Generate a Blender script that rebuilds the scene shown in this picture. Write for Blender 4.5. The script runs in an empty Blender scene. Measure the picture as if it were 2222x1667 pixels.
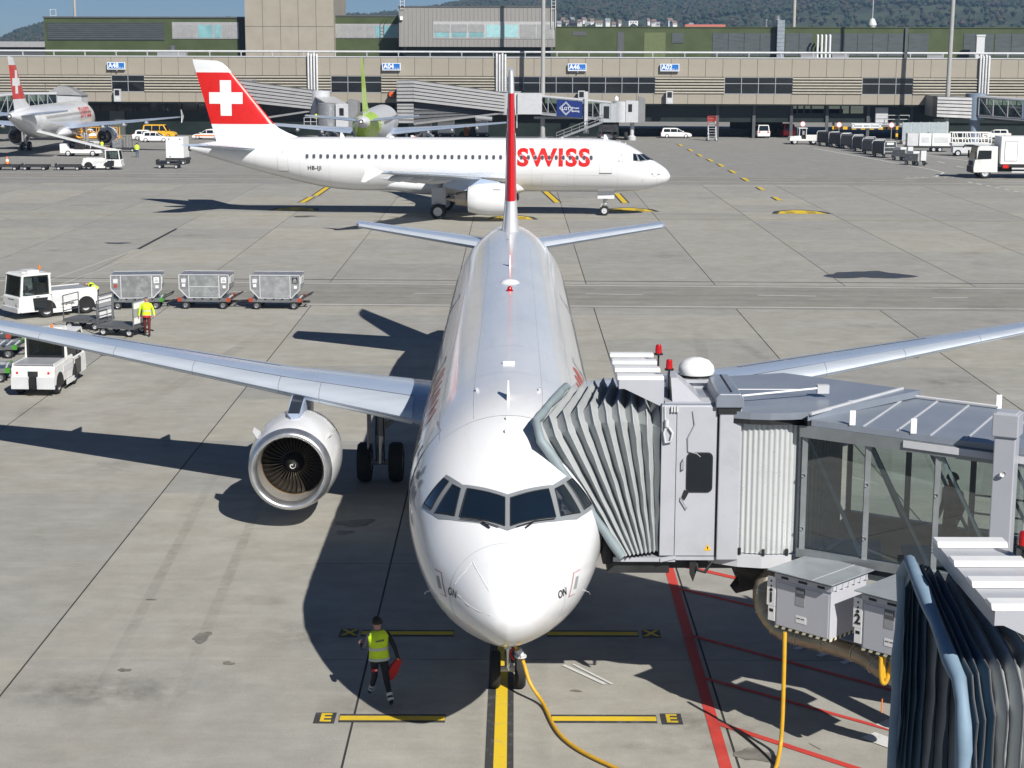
import bpy, bmesh, math, random
from mathutils import Vector, Matrix
from mathutils.bvhtree import BVHTree
R = math.radians
scn = bpy.context.scene
COL = scn.collection
random.seed(7)

# ------------------------------------------------------------------ camera
PITCH, ROLL, CAMH, CAMX, CAMY, FOC = R(10.83), R(.16), 12.45, .07, -27.8, 3759.4
cam_d = bpy.data.cameras.new('camera'); cam_d.sensor_width = 36; cam_d.lens = FOC/2222*36
cam_d.clip_start = .5; cam_d.clip_end = 9000
cam = bpy.data.objects.new('camera', cam_d); COL.objects.link(cam)
cam.matrix_world = Matrix.Translation((CAMX, CAMY, CAMH)) @ Matrix.Rotation(R(90)-PITCH, 4, 'X') @ Matrix.Rotation(ROLL, 4, 'Z')
scn.camera = cam

# ------------------------------------------------------------------ light
world = bpy.data.worlds.new('World'); scn.world = world; world.use_nodes = True
wn = world.node_tree.nodes; wl = world.node_tree.links
sky = wn.new('ShaderNodeTexSky'); sky.sky_type = 'NISHITA'; sky.sun_disc = False
SUN_EL = R(38.5); SUN_AZ = math.atan2(.62, -1.096)          # azimuth of the sun, clockwise from +Y
sky.sun_elevation = SUN_EL; sky.sun_rotation = SUN_AZ
sky.air_density = .55; sky.dust_density = .2; sky.ozone_density = 6.0
wl.new(sky.outputs[0], wn['Background'].inputs[0]); wn['Background'].inputs[1].default_value = .05
sun_d = bpy.data.lights.new('sun', 'SUN'); sun_d.energy = 5.0; sun_d.angle = R(.5); sun_d.color = (1, .965, .905)
sun = bpy.data.objects.new('sun', sun_d); COL.objects.link(sun)
to_sun = Vector((math.sin(SUN_AZ)*math.cos(SUN_EL), math.cos(SUN_AZ)*math.cos(SUN_EL), math.sin(SUN_EL)))
sun.rotation_euler = to_sun.to_track_quat('Z', 'Y').to_euler(); sun.location = (60, -80, 120)
vs_ = scn.view_settings; vs_.view_transform = 'Standard'; vs_.look = 'None'; vs_.exposure = .27; vs_.gamma = 1
vs_.use_curve_mapping = False
scn.cycles.max_bounces = 8; scn.cycles.transparent_max_bounces = 12

# ------------------------------------------------------------------ survey helpers: from the photograph's pixels to the world
def _ray(u, v):
    a, b = u-1111, v-833.5
    a, b = a*math.cos(ROLL)+b*math.sin(ROLL), -a*math.sin(ROLL)+b*math.cos(ROLL)
    return Vector((a/FOC, math.cos(PITCH)-b/FOC*math.sin(PITCH), -math.sin(PITCH)-b/FOC*math.cos(PITCH)))
def at_z(u, v, z=0.0):
    d = _ray(u, v); t = (z-CAMH)/d.z
    return Vector((CAMX+d.x*t, CAMY+d.y*t, z))
def at_y(u, v, y, slope=0.0):
    d = _ray(u, v); t = (y+slope*CAMX-CAMY)/(d.y-slope*d.x)
    return Vector((CAMX+d.x*t, CAMY+d.y*t, CAMH+d.z*t))

# ------------------------------------------------------------------ materials
def nd(nt, typ, **kw):
    n = nt.nodes.new(typ)
    for k, v in kw.items():
        if k in n.inputs: n.inputs[k].default_value = v
        else: setattr(n, k, v)
    return n
def base_mat(name):
    m = bpy.data.materials.new(name); m.use_nodes = True
    return m, m.node_tree, m.node_tree.nodes['Principled BSDF']
def M(name, col, rough=.5, metal=0., coat=0., var=.08, vs=2.0, bump=0., bs=30., spec=.5, stretch=(1, 1, 1), dirt=None, ds=1.2, damt=.5, emit=None):
    """plain surface with slow colour variation, fine relief and optional dirt patches"""
    m, nt, b = base_mat(name); L = nt.links
    b.inputs['Roughness'].default_value = rough; b.inputs['Metallic'].default_value = metal
    b.inputs['Coat Weight'].default_value = coat; b.inputs['Coat Roughness'].default_value = .08
    b.inputs['Specular IOR Level'].default_value = spec
    tc = nd(nt, 'ShaderNodeTexCoord'); mp = nd(nt, 'ShaderNodeMapping'); mp.inputs['Scale'].default_value = stretch
    L.new(tc.outputs['Object'], mp.inputs[0])
    n = nd(nt, 'ShaderNodeTexNoise', Scale=vs, Detail=5, Roughness=.6); L.new(mp.outputs[0], n.inputs['Vector'])
    mr = nd(nt, 'ShaderNodeMapRange'); mr.inputs[1].default_value = .3; mr.inputs[2].default_value = .7
    mr.inputs[3].default_value = 1-var; mr.inputs[4].default_value = 1+var
    L.new(n.outputs[0], mr.inputs[0])
    mx = nd(nt, 'ShaderNodeMix', data_type='RGBA', blend_type='MULTIPLY'); mx.inputs[0].default_value = 1
    mx.inputs[6].default_value = (*col, 1); L.new(mr.outputs[0], mx.inputs[7])
    out = mx.outputs[2]
    if dirt:
        n2 = nd(nt, 'ShaderNodeTexNoise', Scale=ds, Detail=7, Roughness=.7); L.new(mp.outputs[0], n2.inputs['Vector'])
        r2 = nd(nt, 'ShaderNodeMapRange'); r2.inputs[1].default_value = .5; r2.inputs[2].default_value = .72
        r2.inputs[3].default_value = 0; r2.inputs[4].default_value = damt; L.new(n2.outputs[0], r2.inputs[0])
        m2 = nd(nt, 'ShaderNodeMix', data_type='RGBA'); m2.inputs[7].default_value = (*dirt, 1)
        L.new(r2.outputs[0], m2.inputs[0]); L.new(out, m2.inputs[6]); out = m2.outputs[2]
    L.new(out, b.inputs['Base Color'])
    rr = nd(nt, 'ShaderNodeMapRange'); rr.inputs[1].default_value = .3; rr.inputs[2].default_value = .7
    rr.inputs[3].default_value = max(.02, rough*.82); rr.inputs[4].default_value = min(1, rough*1.18)
    L.new(n.outputs[0], rr.inputs[0]); L.new(rr.outputs[0], b.inputs['Roughness'])
    if bump:
        n3 = nd(nt, 'ShaderNodeTexNoise', Scale=bs, Detail=4); L.new(mp.outputs[0], n3.inputs['Vector'])
        bp = nd(nt, 'ShaderNodeBump', Strength=bump, Distance=.02); L.new(n3.outputs[0], bp.inputs['Height'])
        L.new(bp.outputs[0], b.inputs['Normal'])
    if emit:
        b.inputs['Emission Color'].default_value = (*emit[0], 1); b.inputs['Emission Strength'].default_value = emit[1]
    return m
def glass_mat(name, tint, refl=1.5, rough=.01, trans=1.0):
    """thin sheet of glass: fresnel mirror over tinted see-through"""
    m, nt, b = base_mat(name); L = nt.links
    nt.nodes.remove(b); o = nt.nodes['Material Output']
    t = nd(nt, 'ShaderNodeBsdfTransparent'); t.inputs[0].default_value = (*tint, 1)
    g = nd(nt, 'ShaderNodeBsdfGlossy', Roughness=rough); g.inputs[0].default_value = (.92, .97, 1, 1)
    f = nd(nt, 'ShaderNodeFresnel', IOR=refl); x = nd(nt, 'ShaderNodeMixShader')
    L.new(f.outputs[0], x.inputs[0]); L.new(t.outputs[0], x.inputs[1]); L.new(g.outputs[0], x.inputs[2]); L.new(x.outputs[0], o.inputs[0])
    return m

def concrete_mat(name, c1, c2, obj_var=.10, streak=True, stain=.35):
    m, nt, b = base_mat(name); L = nt.links
    geo = nd(nt, 'ShaderNodeNewGeometry'); oi = nd(nt, 'ShaderNodeObjectInfo')
    mp = nd(nt, 'ShaderNodeMapping'); mp.inputs['Scale'].default_value = (.3, 1.0, 1) if streak else (1, 1, 1); L.new(geo.outputs['Position'], mp.inputs[0])
    big = nd(nt, 'ShaderNodeTexNoise', Scale=.35, Detail=6, Roughness=.62); L.new(geo.outputs['Position'], big.inputs['Vector'])
    stk = nd(nt, 'ShaderNodeTexNoise', Scale=2.4, Detail=7, Roughness=.66); L.new(mp.outputs[0], stk.inputs['Vector'])
    fine = nd(nt, 'ShaderNodeTexNoise', Scale=26, Detail=5, Roughness=.7); L.new(geo.outputs['Position'], fine.inputs['Vector'])
    r1 = nd(nt, 'ShaderNodeMapRange'); r1.inputs[1].default_value = .28; r1.inputs[2].default_value = .72; L.new(big.outputs[0], r1.inputs[0])
    mx = nd(nt, 'ShaderNodeMix', data_type='RGBA'); mx.inputs[6].default_value = (*c1, 1); mx.inputs[7].default_value = (*c2, 1); L.new(r1.outputs[0], mx.inputs[0])
    def mul(src, fac_out, lo, hi, a=.3, z=.7):
        r = nd(nt, 'ShaderNodeMapRange'); r.inputs[1].default_value = a; r.inputs[2].default_value = z; r.inputs[3].default_value = lo; r.inputs[4].default_value = hi
        L.new(fac_out, r.inputs[0]); k = nd(nt, 'ShaderNodeMix', data_type='RGBA', blend_type='MULTIPLY'); k.inputs[0].default_value = 1
        L.new(src, k.inputs[6]); L.new(r.outputs[0], k.inputs[7]); return k.outputs[2]
    o = mul(mx.outputs[2], stk.outputs[0], .93, 1.06); o = mul(o, fine.outputs[0], .88, 1.12)
    mid = nd(nt, 'ShaderNodeTexNoise', Scale=1.1, Detail=8, Roughness=.7); L.new(geo.outputs['Position'], mid.inputs['Vector']); o = mul(o, mid.outputs[0], .88, 1.10)
    o = mul(o, oi.outputs['Random'], 1-obj_var, 1+obj_var, 0, 1)
    # tone drift from slab to slab (pinkish / greenish casts)
    sp = nd(nt, 'ShaderNodeTexNoise', Scale=3.1, Detail=8, Roughness=.75); L.new(geo.outputs['Position'], sp.inputs['Vector'])
    spr = nd(nt, 'ShaderNodeMapRange'); spr.inputs[1].default_value = .66; spr.inputs[2].default_value = .78; spr.inputs[3].default_value = 0; spr.inputs[4].default_value = stain; L.new(sp.outputs[0], spr.inputs[0])
    k = nd(nt, 'ShaderNodeMix', data_type='RGBA'); L.new(spr.outputs[0], k.inputs[0]); L.new(o, k.inputs[6]); k.inputs[7].default_value = (.06, .057, .05, 1); o = k.outputs[2]
    hs = nd(nt, 'ShaderNodeHueSaturation'); L.new(o, hs.inputs['Color'])
    hr = nd(nt, 'ShaderNodeMapRange'); hr.inputs[3].default_value = .7; hr.inputs[4].default_value = 1.25; L.new(oi.outputs['Random'], hr.inputs[0]); L.new(hr.outputs[0], hs.inputs['Saturation'])
    L.new(hs.outputs[0], b.inputs['Base Color']); b.inputs['Roughness'].default_value = .82; b.inputs['Specular IOR Level'].default_value = .35
    bp = nd(nt, 'ShaderNodeBump', Strength=.12, Distance=.01); L.new(fine.outputs[0], bp.inputs['Height']); L.new(bp.outputs[0], b.inputs['Normal'])
    return m
def paint_mat(name, col, wear=.45, under=(.27, .26, .24), ws=5.0):
    """painted marking with worn patches"""
    m, nt, b = base_mat(name); L = nt.links
    geo = nd(nt, 'ShaderNodeNewGeometry')
    n = nd(nt, 'ShaderNodeTexNoise', Scale=ws, Detail=9, Roughness=.75); L.new(geo.outputs['Position'], n.inputs['Vector'])
    r = nd(nt, 'ShaderNodeMapRange'); r.inputs[1].default_value = .52; r.inputs[2].default_value = .74; r.inputs[3].default_value = 0; r.inputs[4].default_value = wear; L.new(n.outputs[0], r.inputs[0])
    x = nd(nt, 'ShaderNodeMix', data_type='RGBA'); L.new(r.outputs[0], x.inputs[0]); x.inputs[6].default_value = (*col, 1); x.inputs[7].default_value = (*under, 1)
    L.new(x.outputs[2], b.inputs['Base Color']); b.inputs['Roughness'].default_value = .7
    return m

WHITE = M('aircraft_white_paint', (.75, .755, .765), .22, coat=.5, var=.025, vs=.7, spec=.5, stretch=(1.2, .22, 1.2), dirt=(.5, .5, .49), ds=1.6, damt=.22)
WHITE2 = M('vehicle_white_paint', (.74, .74, .72), .38, coat=.15, var=.06, vs=3, dirt=(.36, .33, .28), ds=2.2, damt=.35)
CLEANW = M('clean_white_paint', (.8, .8, .79), .35, var=.03)
OFFW = M('off_white_metal', (.6, .61, .62), .45, var=.05, dirt=(.35, .34, .32), damt=.3)
WINGP = M('wing_grey_paint', (.37, .44, .56), .3, coat=.3, var=.04, vs=.8)
SLATP = M('slat_bare_metal', (.66, .72, .79), .3, .35, var=.05, vs=1.2, stretch=(.3, 3, 3))
SILV = M('polished_metal', (.68, .69, .70), .34, .9, var=.06, vs=3)
STEEL = M('brushed_steel', (.45, .46, .47), .36, 1., var=.12, vs=4)
ALU = M('dull_aluminium', (.42, .43, .44), .42, .7, var=.2, vs=4, dirt=(.2, .2, .2), ds=3, damt=.5, bump=.25, bs=9)
DARKM = M('dark_metal', (.05, .05, .052), .45, .5, var=.2)
BLACK = M('matt_black', (.012, .012, .013), .6, var=.2)
RUBBER = M('tyre_rubber', (.018, .018, .018), .8, var=.25, vs=6)
DGLASS = M('dark_window_glass', (.012, .016, .02), .06, var=.1, spec=.8)
CKGLASS = M('cockpit_glass', (.006, .012, .02), .03, coat=1., var=.1, spec=1.)
RED = M('signal_red_paint', (.62, .014, .010), .3, coat=.4, var=.04)
LIME = M('lime_green_paint', (.42, .62, .03), .3, coat=.4, var=.05)
GAP = M('joint_gap_dark', (.03, .03, .033), .7, var=.1)
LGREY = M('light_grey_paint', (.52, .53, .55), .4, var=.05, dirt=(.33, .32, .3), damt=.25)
MGREY = M('mid_grey_paint', (.3, .31, .325), .45, var=.06)
DGREY = M('dark_grey_paint', (.09, .094, .1), .5, var=.1)
YEL = M('safety_yellow_paint', (.75, .42, .02), .45, var=.08)
ORNG = M('orange_paint', (.75, .2, .02), .45, var=.08)
HIVIS = M('hi_vis_yellow_cloth', (.62, .85, .02), .75, var=.1, vs=9, bump=.3, bs=40)
NAVY = M('navy_work_cloth', (.012, .014, .022), .85, var=.2, vs=9, bump=.3, bs=50)
SKIN = M('skin', (.5, .27, .19), .5, var=.08)
HAIR = M('dark_brown_hair', (.025, .015, .01), .6, var=.3, vs=30)
REFL = M('grey_reflective_tape', (.5, .52, .53), .4, var=.05)
REDC = M('red_cloth', (.5, .02, .015), .8, var=.15, vs=8)
BLUEP = M('sign_blue', (.015, .13, .5), .4, var=.04)
NAVYP = M('navy_blue_panel', (.012, .03, .16), .35, var=.05)
GREEN = M('green_metal', (.12, .4, .05), .5, var=.15)

# ------------------------------------------------------------------ mesh builder
class MB:
    def __init__(s): s.v, s.f, s.m = [], [], []
    def add(s, vs, fs, m=0):
        o = len(s.v); s.v += [tuple(p) for p in vs]
        s.f += [tuple(i+o for i in f) for f in fs]; s.m += [m]*len(fs); return s
    def box(s, c, d, m=0, rot=None):
        x, y, z = d[0]/2, d[1]/2, d[2]/2
        p = [Vector(q) for q in ((-x,-y,-z),(x,-y,-z),(x,y,-z),(-x,y,-z),(-x,-y,z),(x,-y,z),(x,y,z),(-x,y,z))]
        if rot is not None: p = [rot @ q for q in p]
        c = Vector(c)
        return s.add([q+c for q in p], [(0,3,2,1),(4,5,6,7),(0,1,5,4),(1,2,6,5),(2,3,7,6),(3,0,4,7)], m)
    def bx(s, x0, x1, y0, y1, z0, z1, m=0):
        return s.box(((x0+x1)/2, (y0+y1)/2, (z0+z1)/2), (abs(x1-x0), abs(y1-y0), abs(z1-z0)), m)
    def beam(s, p, q, w, h=None, m=0):
        p, q = Vector(p), Vector(q); d = q-p
        if d.length < 1e-6: return s
        return s.box((p+q)/2, (w, h or w, d.length), m, d.to_track_quat('Z', 'Y').to_matrix())
    def loft(s, rings, m=0, caps=True, closed=True):
        n = len(rings[0]); vs = [p for r in rings for p in r]; fs = []
        for i in range(len(rings)-1):
            for j in range(n if closed else n-1):
                k = (j+1) % n; fs.append((i*n+j, i*n+k, (i+1)*n+k, (i+1)*n+j))
        if caps and closed: fs += [tuple(range(n))[::-1], tuple((len(rings)-1)*n+j for j in range(n))]
        return s.add(vs, fs, m)
    def tube(s, pts, r, n=8, m=0, caps=True):
        pts = [Vector(p) for p in pts]; rings = []; up = None
        rs = r if isinstance(r, (list, tuple)) else [r]*len(pts)
        for i, p in enumerate(pts):
            t = (pts[min(i+1, len(pts)-1)]-pts[max(i-1, 0)]).normalized()
            if up is None: up = t.orthogonal().normalized()
            up = (up - t*up.dot(t)).normalized(); b = t.cross(up)
            rings.append([p+(up*math.cos(2*math.pi*k/n)+b*math.sin(2*math.pi*k/n))*rs[i] for k in range(n)])
        return s.loft(rings, m, caps)
    def cyl(s, p, q, r, r2=None, n=16, m=0): return s.tube([p, q], [r, r if r2 is None else r2], n, m)
    def lathe(s, prof, n=32, c=(0, 0, 0), ax='y', m=0, caps=False):
        rings = []
        for a, r in prof:
            ring = []
            for k in range(n):
                t = 2*math.pi*k/n; x, z = r*math.cos(t), r*math.sin(t)
                q = {'y': (x, a, z), 'z': (x, z, a), 'x': (a, x, z)}[ax]
                ring.append(Vector(q)+Vector(c))
            rings.append(ring)
        return s.loft(rings, m, caps)
    def prism(s, poly, ax, a0, a1, m=0):
        f = {'x': lambda p, a: (a, p[0], p[1]), 'y': lambda p, a: (p[0], a, p[1]), 'z': lambda p, a: (p[0], p[1], a)}[ax]
        return s.loft([[f(p, a0) for p in poly], [f(p, a1) for p in poly]], m)
    def quad(s, a, b, c, d, m=0): return s.add([a, b, c, d], [(0, 1, 2, 3)], m)
    def mesh(s, name, mats, smooth=None):
        me = bpy.data.meshes.new(name); me.from_pydata([tuple(p) for p in s.v], [], s.f)
        for k in (mats if isinstance(mats, (list, tuple)) else [mats]): me.materials.append(k)
        me.polygons.foreach_set('material_index', s.m)
        bm = bmesh.new(); bm.from_mesh(me); bmesh.ops.recalc_face_normals(bm, faces=bm.faces); bm.to_mesh(me); bm.free()
        if smooth:
            me.polygons.foreach_set('use_smooth', [True]*len(me.polygons)); me.set_sharp_from_angle(angle=R(smooth))
        me.update(); return me
    def go(s, name, mats, parent=None, smooth=None, bev=0, loc=None, rz=0):
        return put(name, s.mesh(name, mats, smooth), parent, loc, rz, bev)
def put(name, me, parent=None, loc=None, rz=0, bev=0):
    o = bpy.data.objects.new(name, me); COL.objects.link(o)
    if parent: o.parent = parent
    if loc is not None: o.location = loc
    if rz: o.rotation_euler = (0, 0, rz)
    if bev:
        b = o.modifiers.new('bevel', 'BEVEL'); b.width = bev; b.segments = 2; b.limit_method = 'ANGLE'; b.angle_limit = R(40)
    return o
def tag(o, label=None, cat=None, group=None, kind=None):
    if label: o['label'] = label
    if cat: o['category'] = cat
    if group: o['group'] = group
    if kind: o['kind'] = kind
    return o
def thing(name, label, cat, loc=(0, 0, 0), rz=0, group=None):
    o = bpy.data.objects.new(name, None); COL.objects.link(o); o.empty_display_size = .3
    o.location = loc; o.rotation_euler = (0, 0, rz); return tag(o, label, cat, group)
KIDS = {}
def copy_tree(o, parent=None):
    c = o.copy(); COL.objects.link(c)
    if parent is not None: c.parent = parent
    for k in list(o.children): copy_tree(k, c)
    return c
def clone(o, label, loc, rz=0, group=None):
    c = copy_tree(o); c.location = loc; c.rotation_euler = (0, 0, rz); c['label'] = label
    if group: c['group'] = group
    return c
def text_mesh(s, size, ext=0., bold=0., sx=1.0, align='CENTER', sp=1.0):
    cu = bpy.data.curves.new('lettering', 'FONT'); cu.body = s; cu.size = size; cu.extrude = ext; cu.offset = bold
    cu.align_x = align; cu.space_character = sp; cu.align_y = 'CENTER'; cu.resolution_u = 4
    o = bpy.data.objects.new('lettering', cu); COL.objects.link(o)
    dg = bpy.context.evaluated_depsgraph_get(); me = bpy.data.meshes.new_from_object(o.evaluated_get(dg))
    bpy.data.objects.remove(o); me.transform(Matrix.Diagonal((sx, 1, 1, 1))); me.name = 'lettering'
    return me
def sign_text(s, size, mat, parent, loc, rot=(R(90), 0, 0), bold=0., sx=1., ext=.004, align='CENTER', name='lettering'):
    me = text_mesh(s, size, ext, bold, sx, align); me.materials.clear(); me.materials.append(mat)
    o = put(name, me, parent, loc); o.rotation_euler = rot; return o
# ================================================================== GROUND
CONC = concrete_mat('apron_concrete', (.31, .295, .255), (.355, .345, .315))
CONC2 = concrete_mat('far_apron_concrete', (.26, .255, .235), (.315, .305, .275), stain=.2)
ROADM = concrete_mat('service_road_asphalt', (.235, .228, .205), (.285, .275, .25), 0, True, .2)
SEAL = M('joint_sealant', (.035, .034, .032), .8, var=.2)
RTD = R(-2.48)                                   # the terminal, the far lines and the taxiing aircraft share this bearing
SL = math.tan(RTD)
g = MB().quad((-1500, -100, -.02), (1500, -100, -.02), (1500, 3300, -.02), (-1500, 3300, -.02)).go('ground', M('field_ground', (.10, .11, .07), .95, var=.3, vs=.01))
tag(g, kind='structure')
jf = MB().quad((-75, -24, -.012), (75, -24, -.012), (75, 140, -.012), (-75, 140, -.012)).go('apron', SEAL); tag(jf, kind='structure')
PX, PY, X0, Y0 = 7.05, 6.9, -2.93, 6.65
smb = MB().box((0, 0, -.02), (PX-.045, PY-.03, .04)); slab_me = smb.mesh('concrete_slab', CONC)
for j in range(-3, 20):
    yc = Y0+(j+.5)*PY
    for i in range(-12, 13):
        xc = X0+(i+.5)*PX
        if abs(xc) > (yc+PY/2+27.8)*.31+5: continue
        if yc+PY/2+27.8 < 11: continue
        put('concrete_slab', slab_me, jf, (xc, yc, 0))
fa = MB().quad((-120, 139.6, .002), (120, 139.6, .002), (120, 330, .002), (-120, 330, .002)).go('far_apron', CONC2); tag(fa, kind='structure')

W_L = paint_mat('white_line_paint', (.62, .62, .6), .5); Y_L = paint_mat('yellow_line_paint', (.72, .50, .02), .5, ws=3)
K_L = paint_mat('black_line_paint', (.045, .045, .047), .5, ws=3); R_L = paint_mat('red_line_paint', (.55, .05, .035), .35)
def strip(mb, p, q, w, z=.008, m=0):
    p, q = Vector((p[0], p[1], 0)), Vector((q[0], q[1], 0)); n = (q-p).normalized().orthogonal()
    d = (q-p).normalized(); n = Vector((-d.y, d.x, 0))*w/2; zz = Vector((0, 0, z))
    return mb.add([p-n+zz, q-n+zz, q+n+zz, p+n+zz], [(0, 1, 2, 3)], m)
def marking(name, mb, mats):
    o = mb.go(name, mats); return tag(o, kind='structure')
# near service road between its white lines
yr = lambda x, y0, s=-.033: y0+s*x
rd = MB().add([(x, yr(x, y, -.036), .004) for x, y in ((-90, 57.6), (90, 57.6), (90, 66.6), (-90, 66.6))], [(0, 1, 2, 3)])
tag(rd.go('service_road', ROADM), kind='structure')
lm = MB(); strip(lm, (-90, yr(-90, 58.15, -.028)), (90, yr(90, 58.15, -.028)), .16); strip(lm, (-90, yr(-90, 66.05, -.04)), (90, yr(90, 66.05, -.04)), .16)
for u0, u1, v0, v1 in ((440+0, 535, 632, 633), (896, 981, 637, 637), (1271, 1395, 638, 640), (1645, 1771, 641, 643), (2023, 2100, 646, 646)):
    strip(lm, at_z(u0, v0), at_z(u1, v1), .14)
marking('road_marking', lm, W_L)
sm = MB(); strip(sm, at_z(0, 603), at_z(2222, 616), .14); strip(sm, at_z(300, 541), at_z(383, 497), .22)
marking('drain_slot', sm, GAP)
l2 = MB(); strip(l2, at_z(0, 646), at_z(300, 541), .2, .006); strip(l2, at_z(60, 646), at_z(330, 541), .14, .006)
marking('concrete_patch', l2, paint_mat('pale_patch_paint', (.42, .41, .37), .6))
# far service road
rf = MB().add([(x, y+SL*x*1.15, .006) for x, y in ((-110, 143.4), (110, 143.4), (110, 151.5), (-110, 151.5))], [(0, 1, 2, 3)])
tag(rf.go('far_service_road', ROADM), kind='structure')
lf = MB(); yf = lambda x, y0: y0+SL*x*1.15
strip(lf, (-110, yf(-110, 144.3)), (110, yf(110, 144.3)), .22, .012)
strip(lf, (-110, yf(-110, 151.2)), (30, yf(30, 151.2)), .16, .012)
for k in range(-9, 9): strip(lf, (k*12, yf(k*12, 147.6)), (k*12+4.2, yf(k*12+4.2, 147.6)), .18, .012)
for a, b in (((1765, 322), (2020, 368)), ((1905, 323), (2180, 360)), ((2020, 368), (2048, 375)), ((2048, 375), (2030, 384)), ((2030, 384), (1960, 389))): strip(lf, at_z(*a), at_z(*b), .25, .012)
for a, b in (((2035, 351), (2050, 354)), ((2075, 361), (2092, 364)), ((1935, 325), (1946, 328))): strip(lf, at_z(*a), at_z(*b), .3, .012)
for k in range(7): strip(lf, at_z(1968+k*16, 385), at_z(1974+k*16, 385), .5, .012)
for k in range(6): strip(lf, at_z(2100+k*20, 395+k*4), at_z(2110+k*20, 397+k*4), .3, .012)
marking('road_marking', lf, W_L)
# yellow taxi lines with black borders
ty = MB()
strip(ty, at_z(0, 463), at_z(2222, 481), .16, .008)
marking('taxi_line', ty, paint_mat('faded_yellow_paint', (.42, .36, .12), .7))
dk = MB(); dash = [(1478, 316), (1500, 327), (1520, 338), (1543, 349), (1566, 360), (1592, 374), (1620, 391), (1652, 410), (1687, 432)]
for u, v in dash:
    a = at_z(u, v); b = a+Vector((.02, 4.6 if v < 400 else 3.4, 0))
    strip(dk, (a.x-.1, a.y-1.6), (b.x-.1, b.y-1.6), .62, .010, 1); strip(dk, (a.x, a.y-1.6), (b.x, b.y-1.6), .40, .014, 0)
for a, b in (((684, 425), (712, 406)), ((655, 440), (676, 428)), ((1338, 420), (1357, 441)), ((1180, 413), (1210, 440))):
    strip(dk, at_z(*a), at_z(*b), .75, .010, 1); strip(dk, at_z(*a), at_z(*b), .45, .014, 0)
marking('dashed_taxi_line', dk, [Y_L, K_L])
for (u, v, w) in ((1737, 462, 3.9), (1365, 457, 3.9), (1112, 474, 3.2), (640, 455, 3.4)):
    c = at_z(u, v); mk = MB()
    mk.add([(c.x-w*.62, c.y-1.0, .012), (c.x+w*.62, c.y-1.0, .012), (c.x+w*.5, c.y+1.2, .012), (c.x+w*.12, c.y+2.6, .012), (c.x-w*.12, c.y+2.6, .012), (c.x-w*.5, c.y+1.2, .012)], [(0, 1, 2, 3, 4, 5)], 1)
    mk.add([(c.x-w*.5, c.y-1.0, .016), (c.x+w*.5, c.y-1.0, .016), (c.x+w*.38, c.y+1.0, .016), (c.x+w*.08, c.y+2.1, .016), (c.x-w*.08, c.y+2.1, .016), (c.x-w*.38, c.y+1.0, .016)], [(0, 1, 2, 3, 4, 5)], 0)
    for dx in (-.22, .22):
        for dy in (-.5, .1, .7): mk.bx(c.x+dx*w-.35, c.x+dx*w+.35, c.y+dy-.12, c.y+dy+.12, .017, .02, 1)
    marking('stand_number_marking', mk, [Y_L, K_L])
# lead-in line, stop bars and letters at the nose
ld = MB(); a, b = at_z(1092, 1667), at_z(1102, 1440)
ld.add([(-.43, -12, .008), (.10, -12, .008), (.13, 13.5, .008), (-.36, 13.5, .008)], [(0, 1, 2, 3)], 1)
ld.add([(-.29, -12, .012), (-.02, -12, .012), (.01, 13.5, .012), (-.2, 13.5, .012)], [(0, 1, 2, 3)], 0)
ld.add([(-.2, 14, .012), (0, 14, .012), (0, 62, .012), (-.2, 62, .012)], [(0, 1, 2, 3)], 0)
marking('lead_in_line', ld, [Y_L, K_L])
for yb, ch in ((3.38, 'E'), (8.3, 'X')):
    mb = MB()
    for s0, s1 in ((-3.2, -1.18), (.84, 2.84)):
        mb.bx(s0, s1, yb-.21, yb+.2, .004, .009, 1); mb.bx(s0+.01, s1-.01, yb-.11, yb+.1, .009, .013, 0)
    for xc in (-3.47, 3.12): mb.bx(xc-.20, xc+.20, yb-.27, yb+.27, .004, .009, 1)
    bar = marking('stop_bar', mb, [Y_L, K_L])
    for xc in (-3.46, 3.12): sign_text(ch, .56, Y_L, bar, (xc, yb, .0095), (0, 0, 0), .014, .85, .003)
# red stand-safety lines
rl = MB()
strip(rl, (3.95, 13.75), (3.86, -3), .22, .009); strip(rl, (3.95, 13.7), (8.9, 9.5), .2, .013); strip(rl, (3.9, 11.65), (9.5, 7.0), .13, .013)
strip(rl, (3.94, 3.2), (8.6, -1.2), .16, .013); strip(rl, (3.95, 5.6), (9.5, .9), .12, .013); strip(rl, (3.95, 8.2), (9.4, 3.4), .12, .013)
marking('red_safety_line', rl, R_L)
wl_ = MB(); strip(wl_, (7.1, 3.25), (8.3, 1.9), .42, .017); strip(wl_, (6.7, 2.6), (7.8, 1.3), .42, .017)
for k in range(5): strip(wl_, (6.1+k*.42, 7.3-k*.42), (6.42+k*.42, 7.55-k*.42), .14, .017)
strip(wl_, (1.15, 6.3), (1.95, 5.2), .09, .017); strip(wl_, (1.35, 6.35), (2.1, 5.2), .06, .017)
marking('white_hatching', wl_, W_L)
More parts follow.
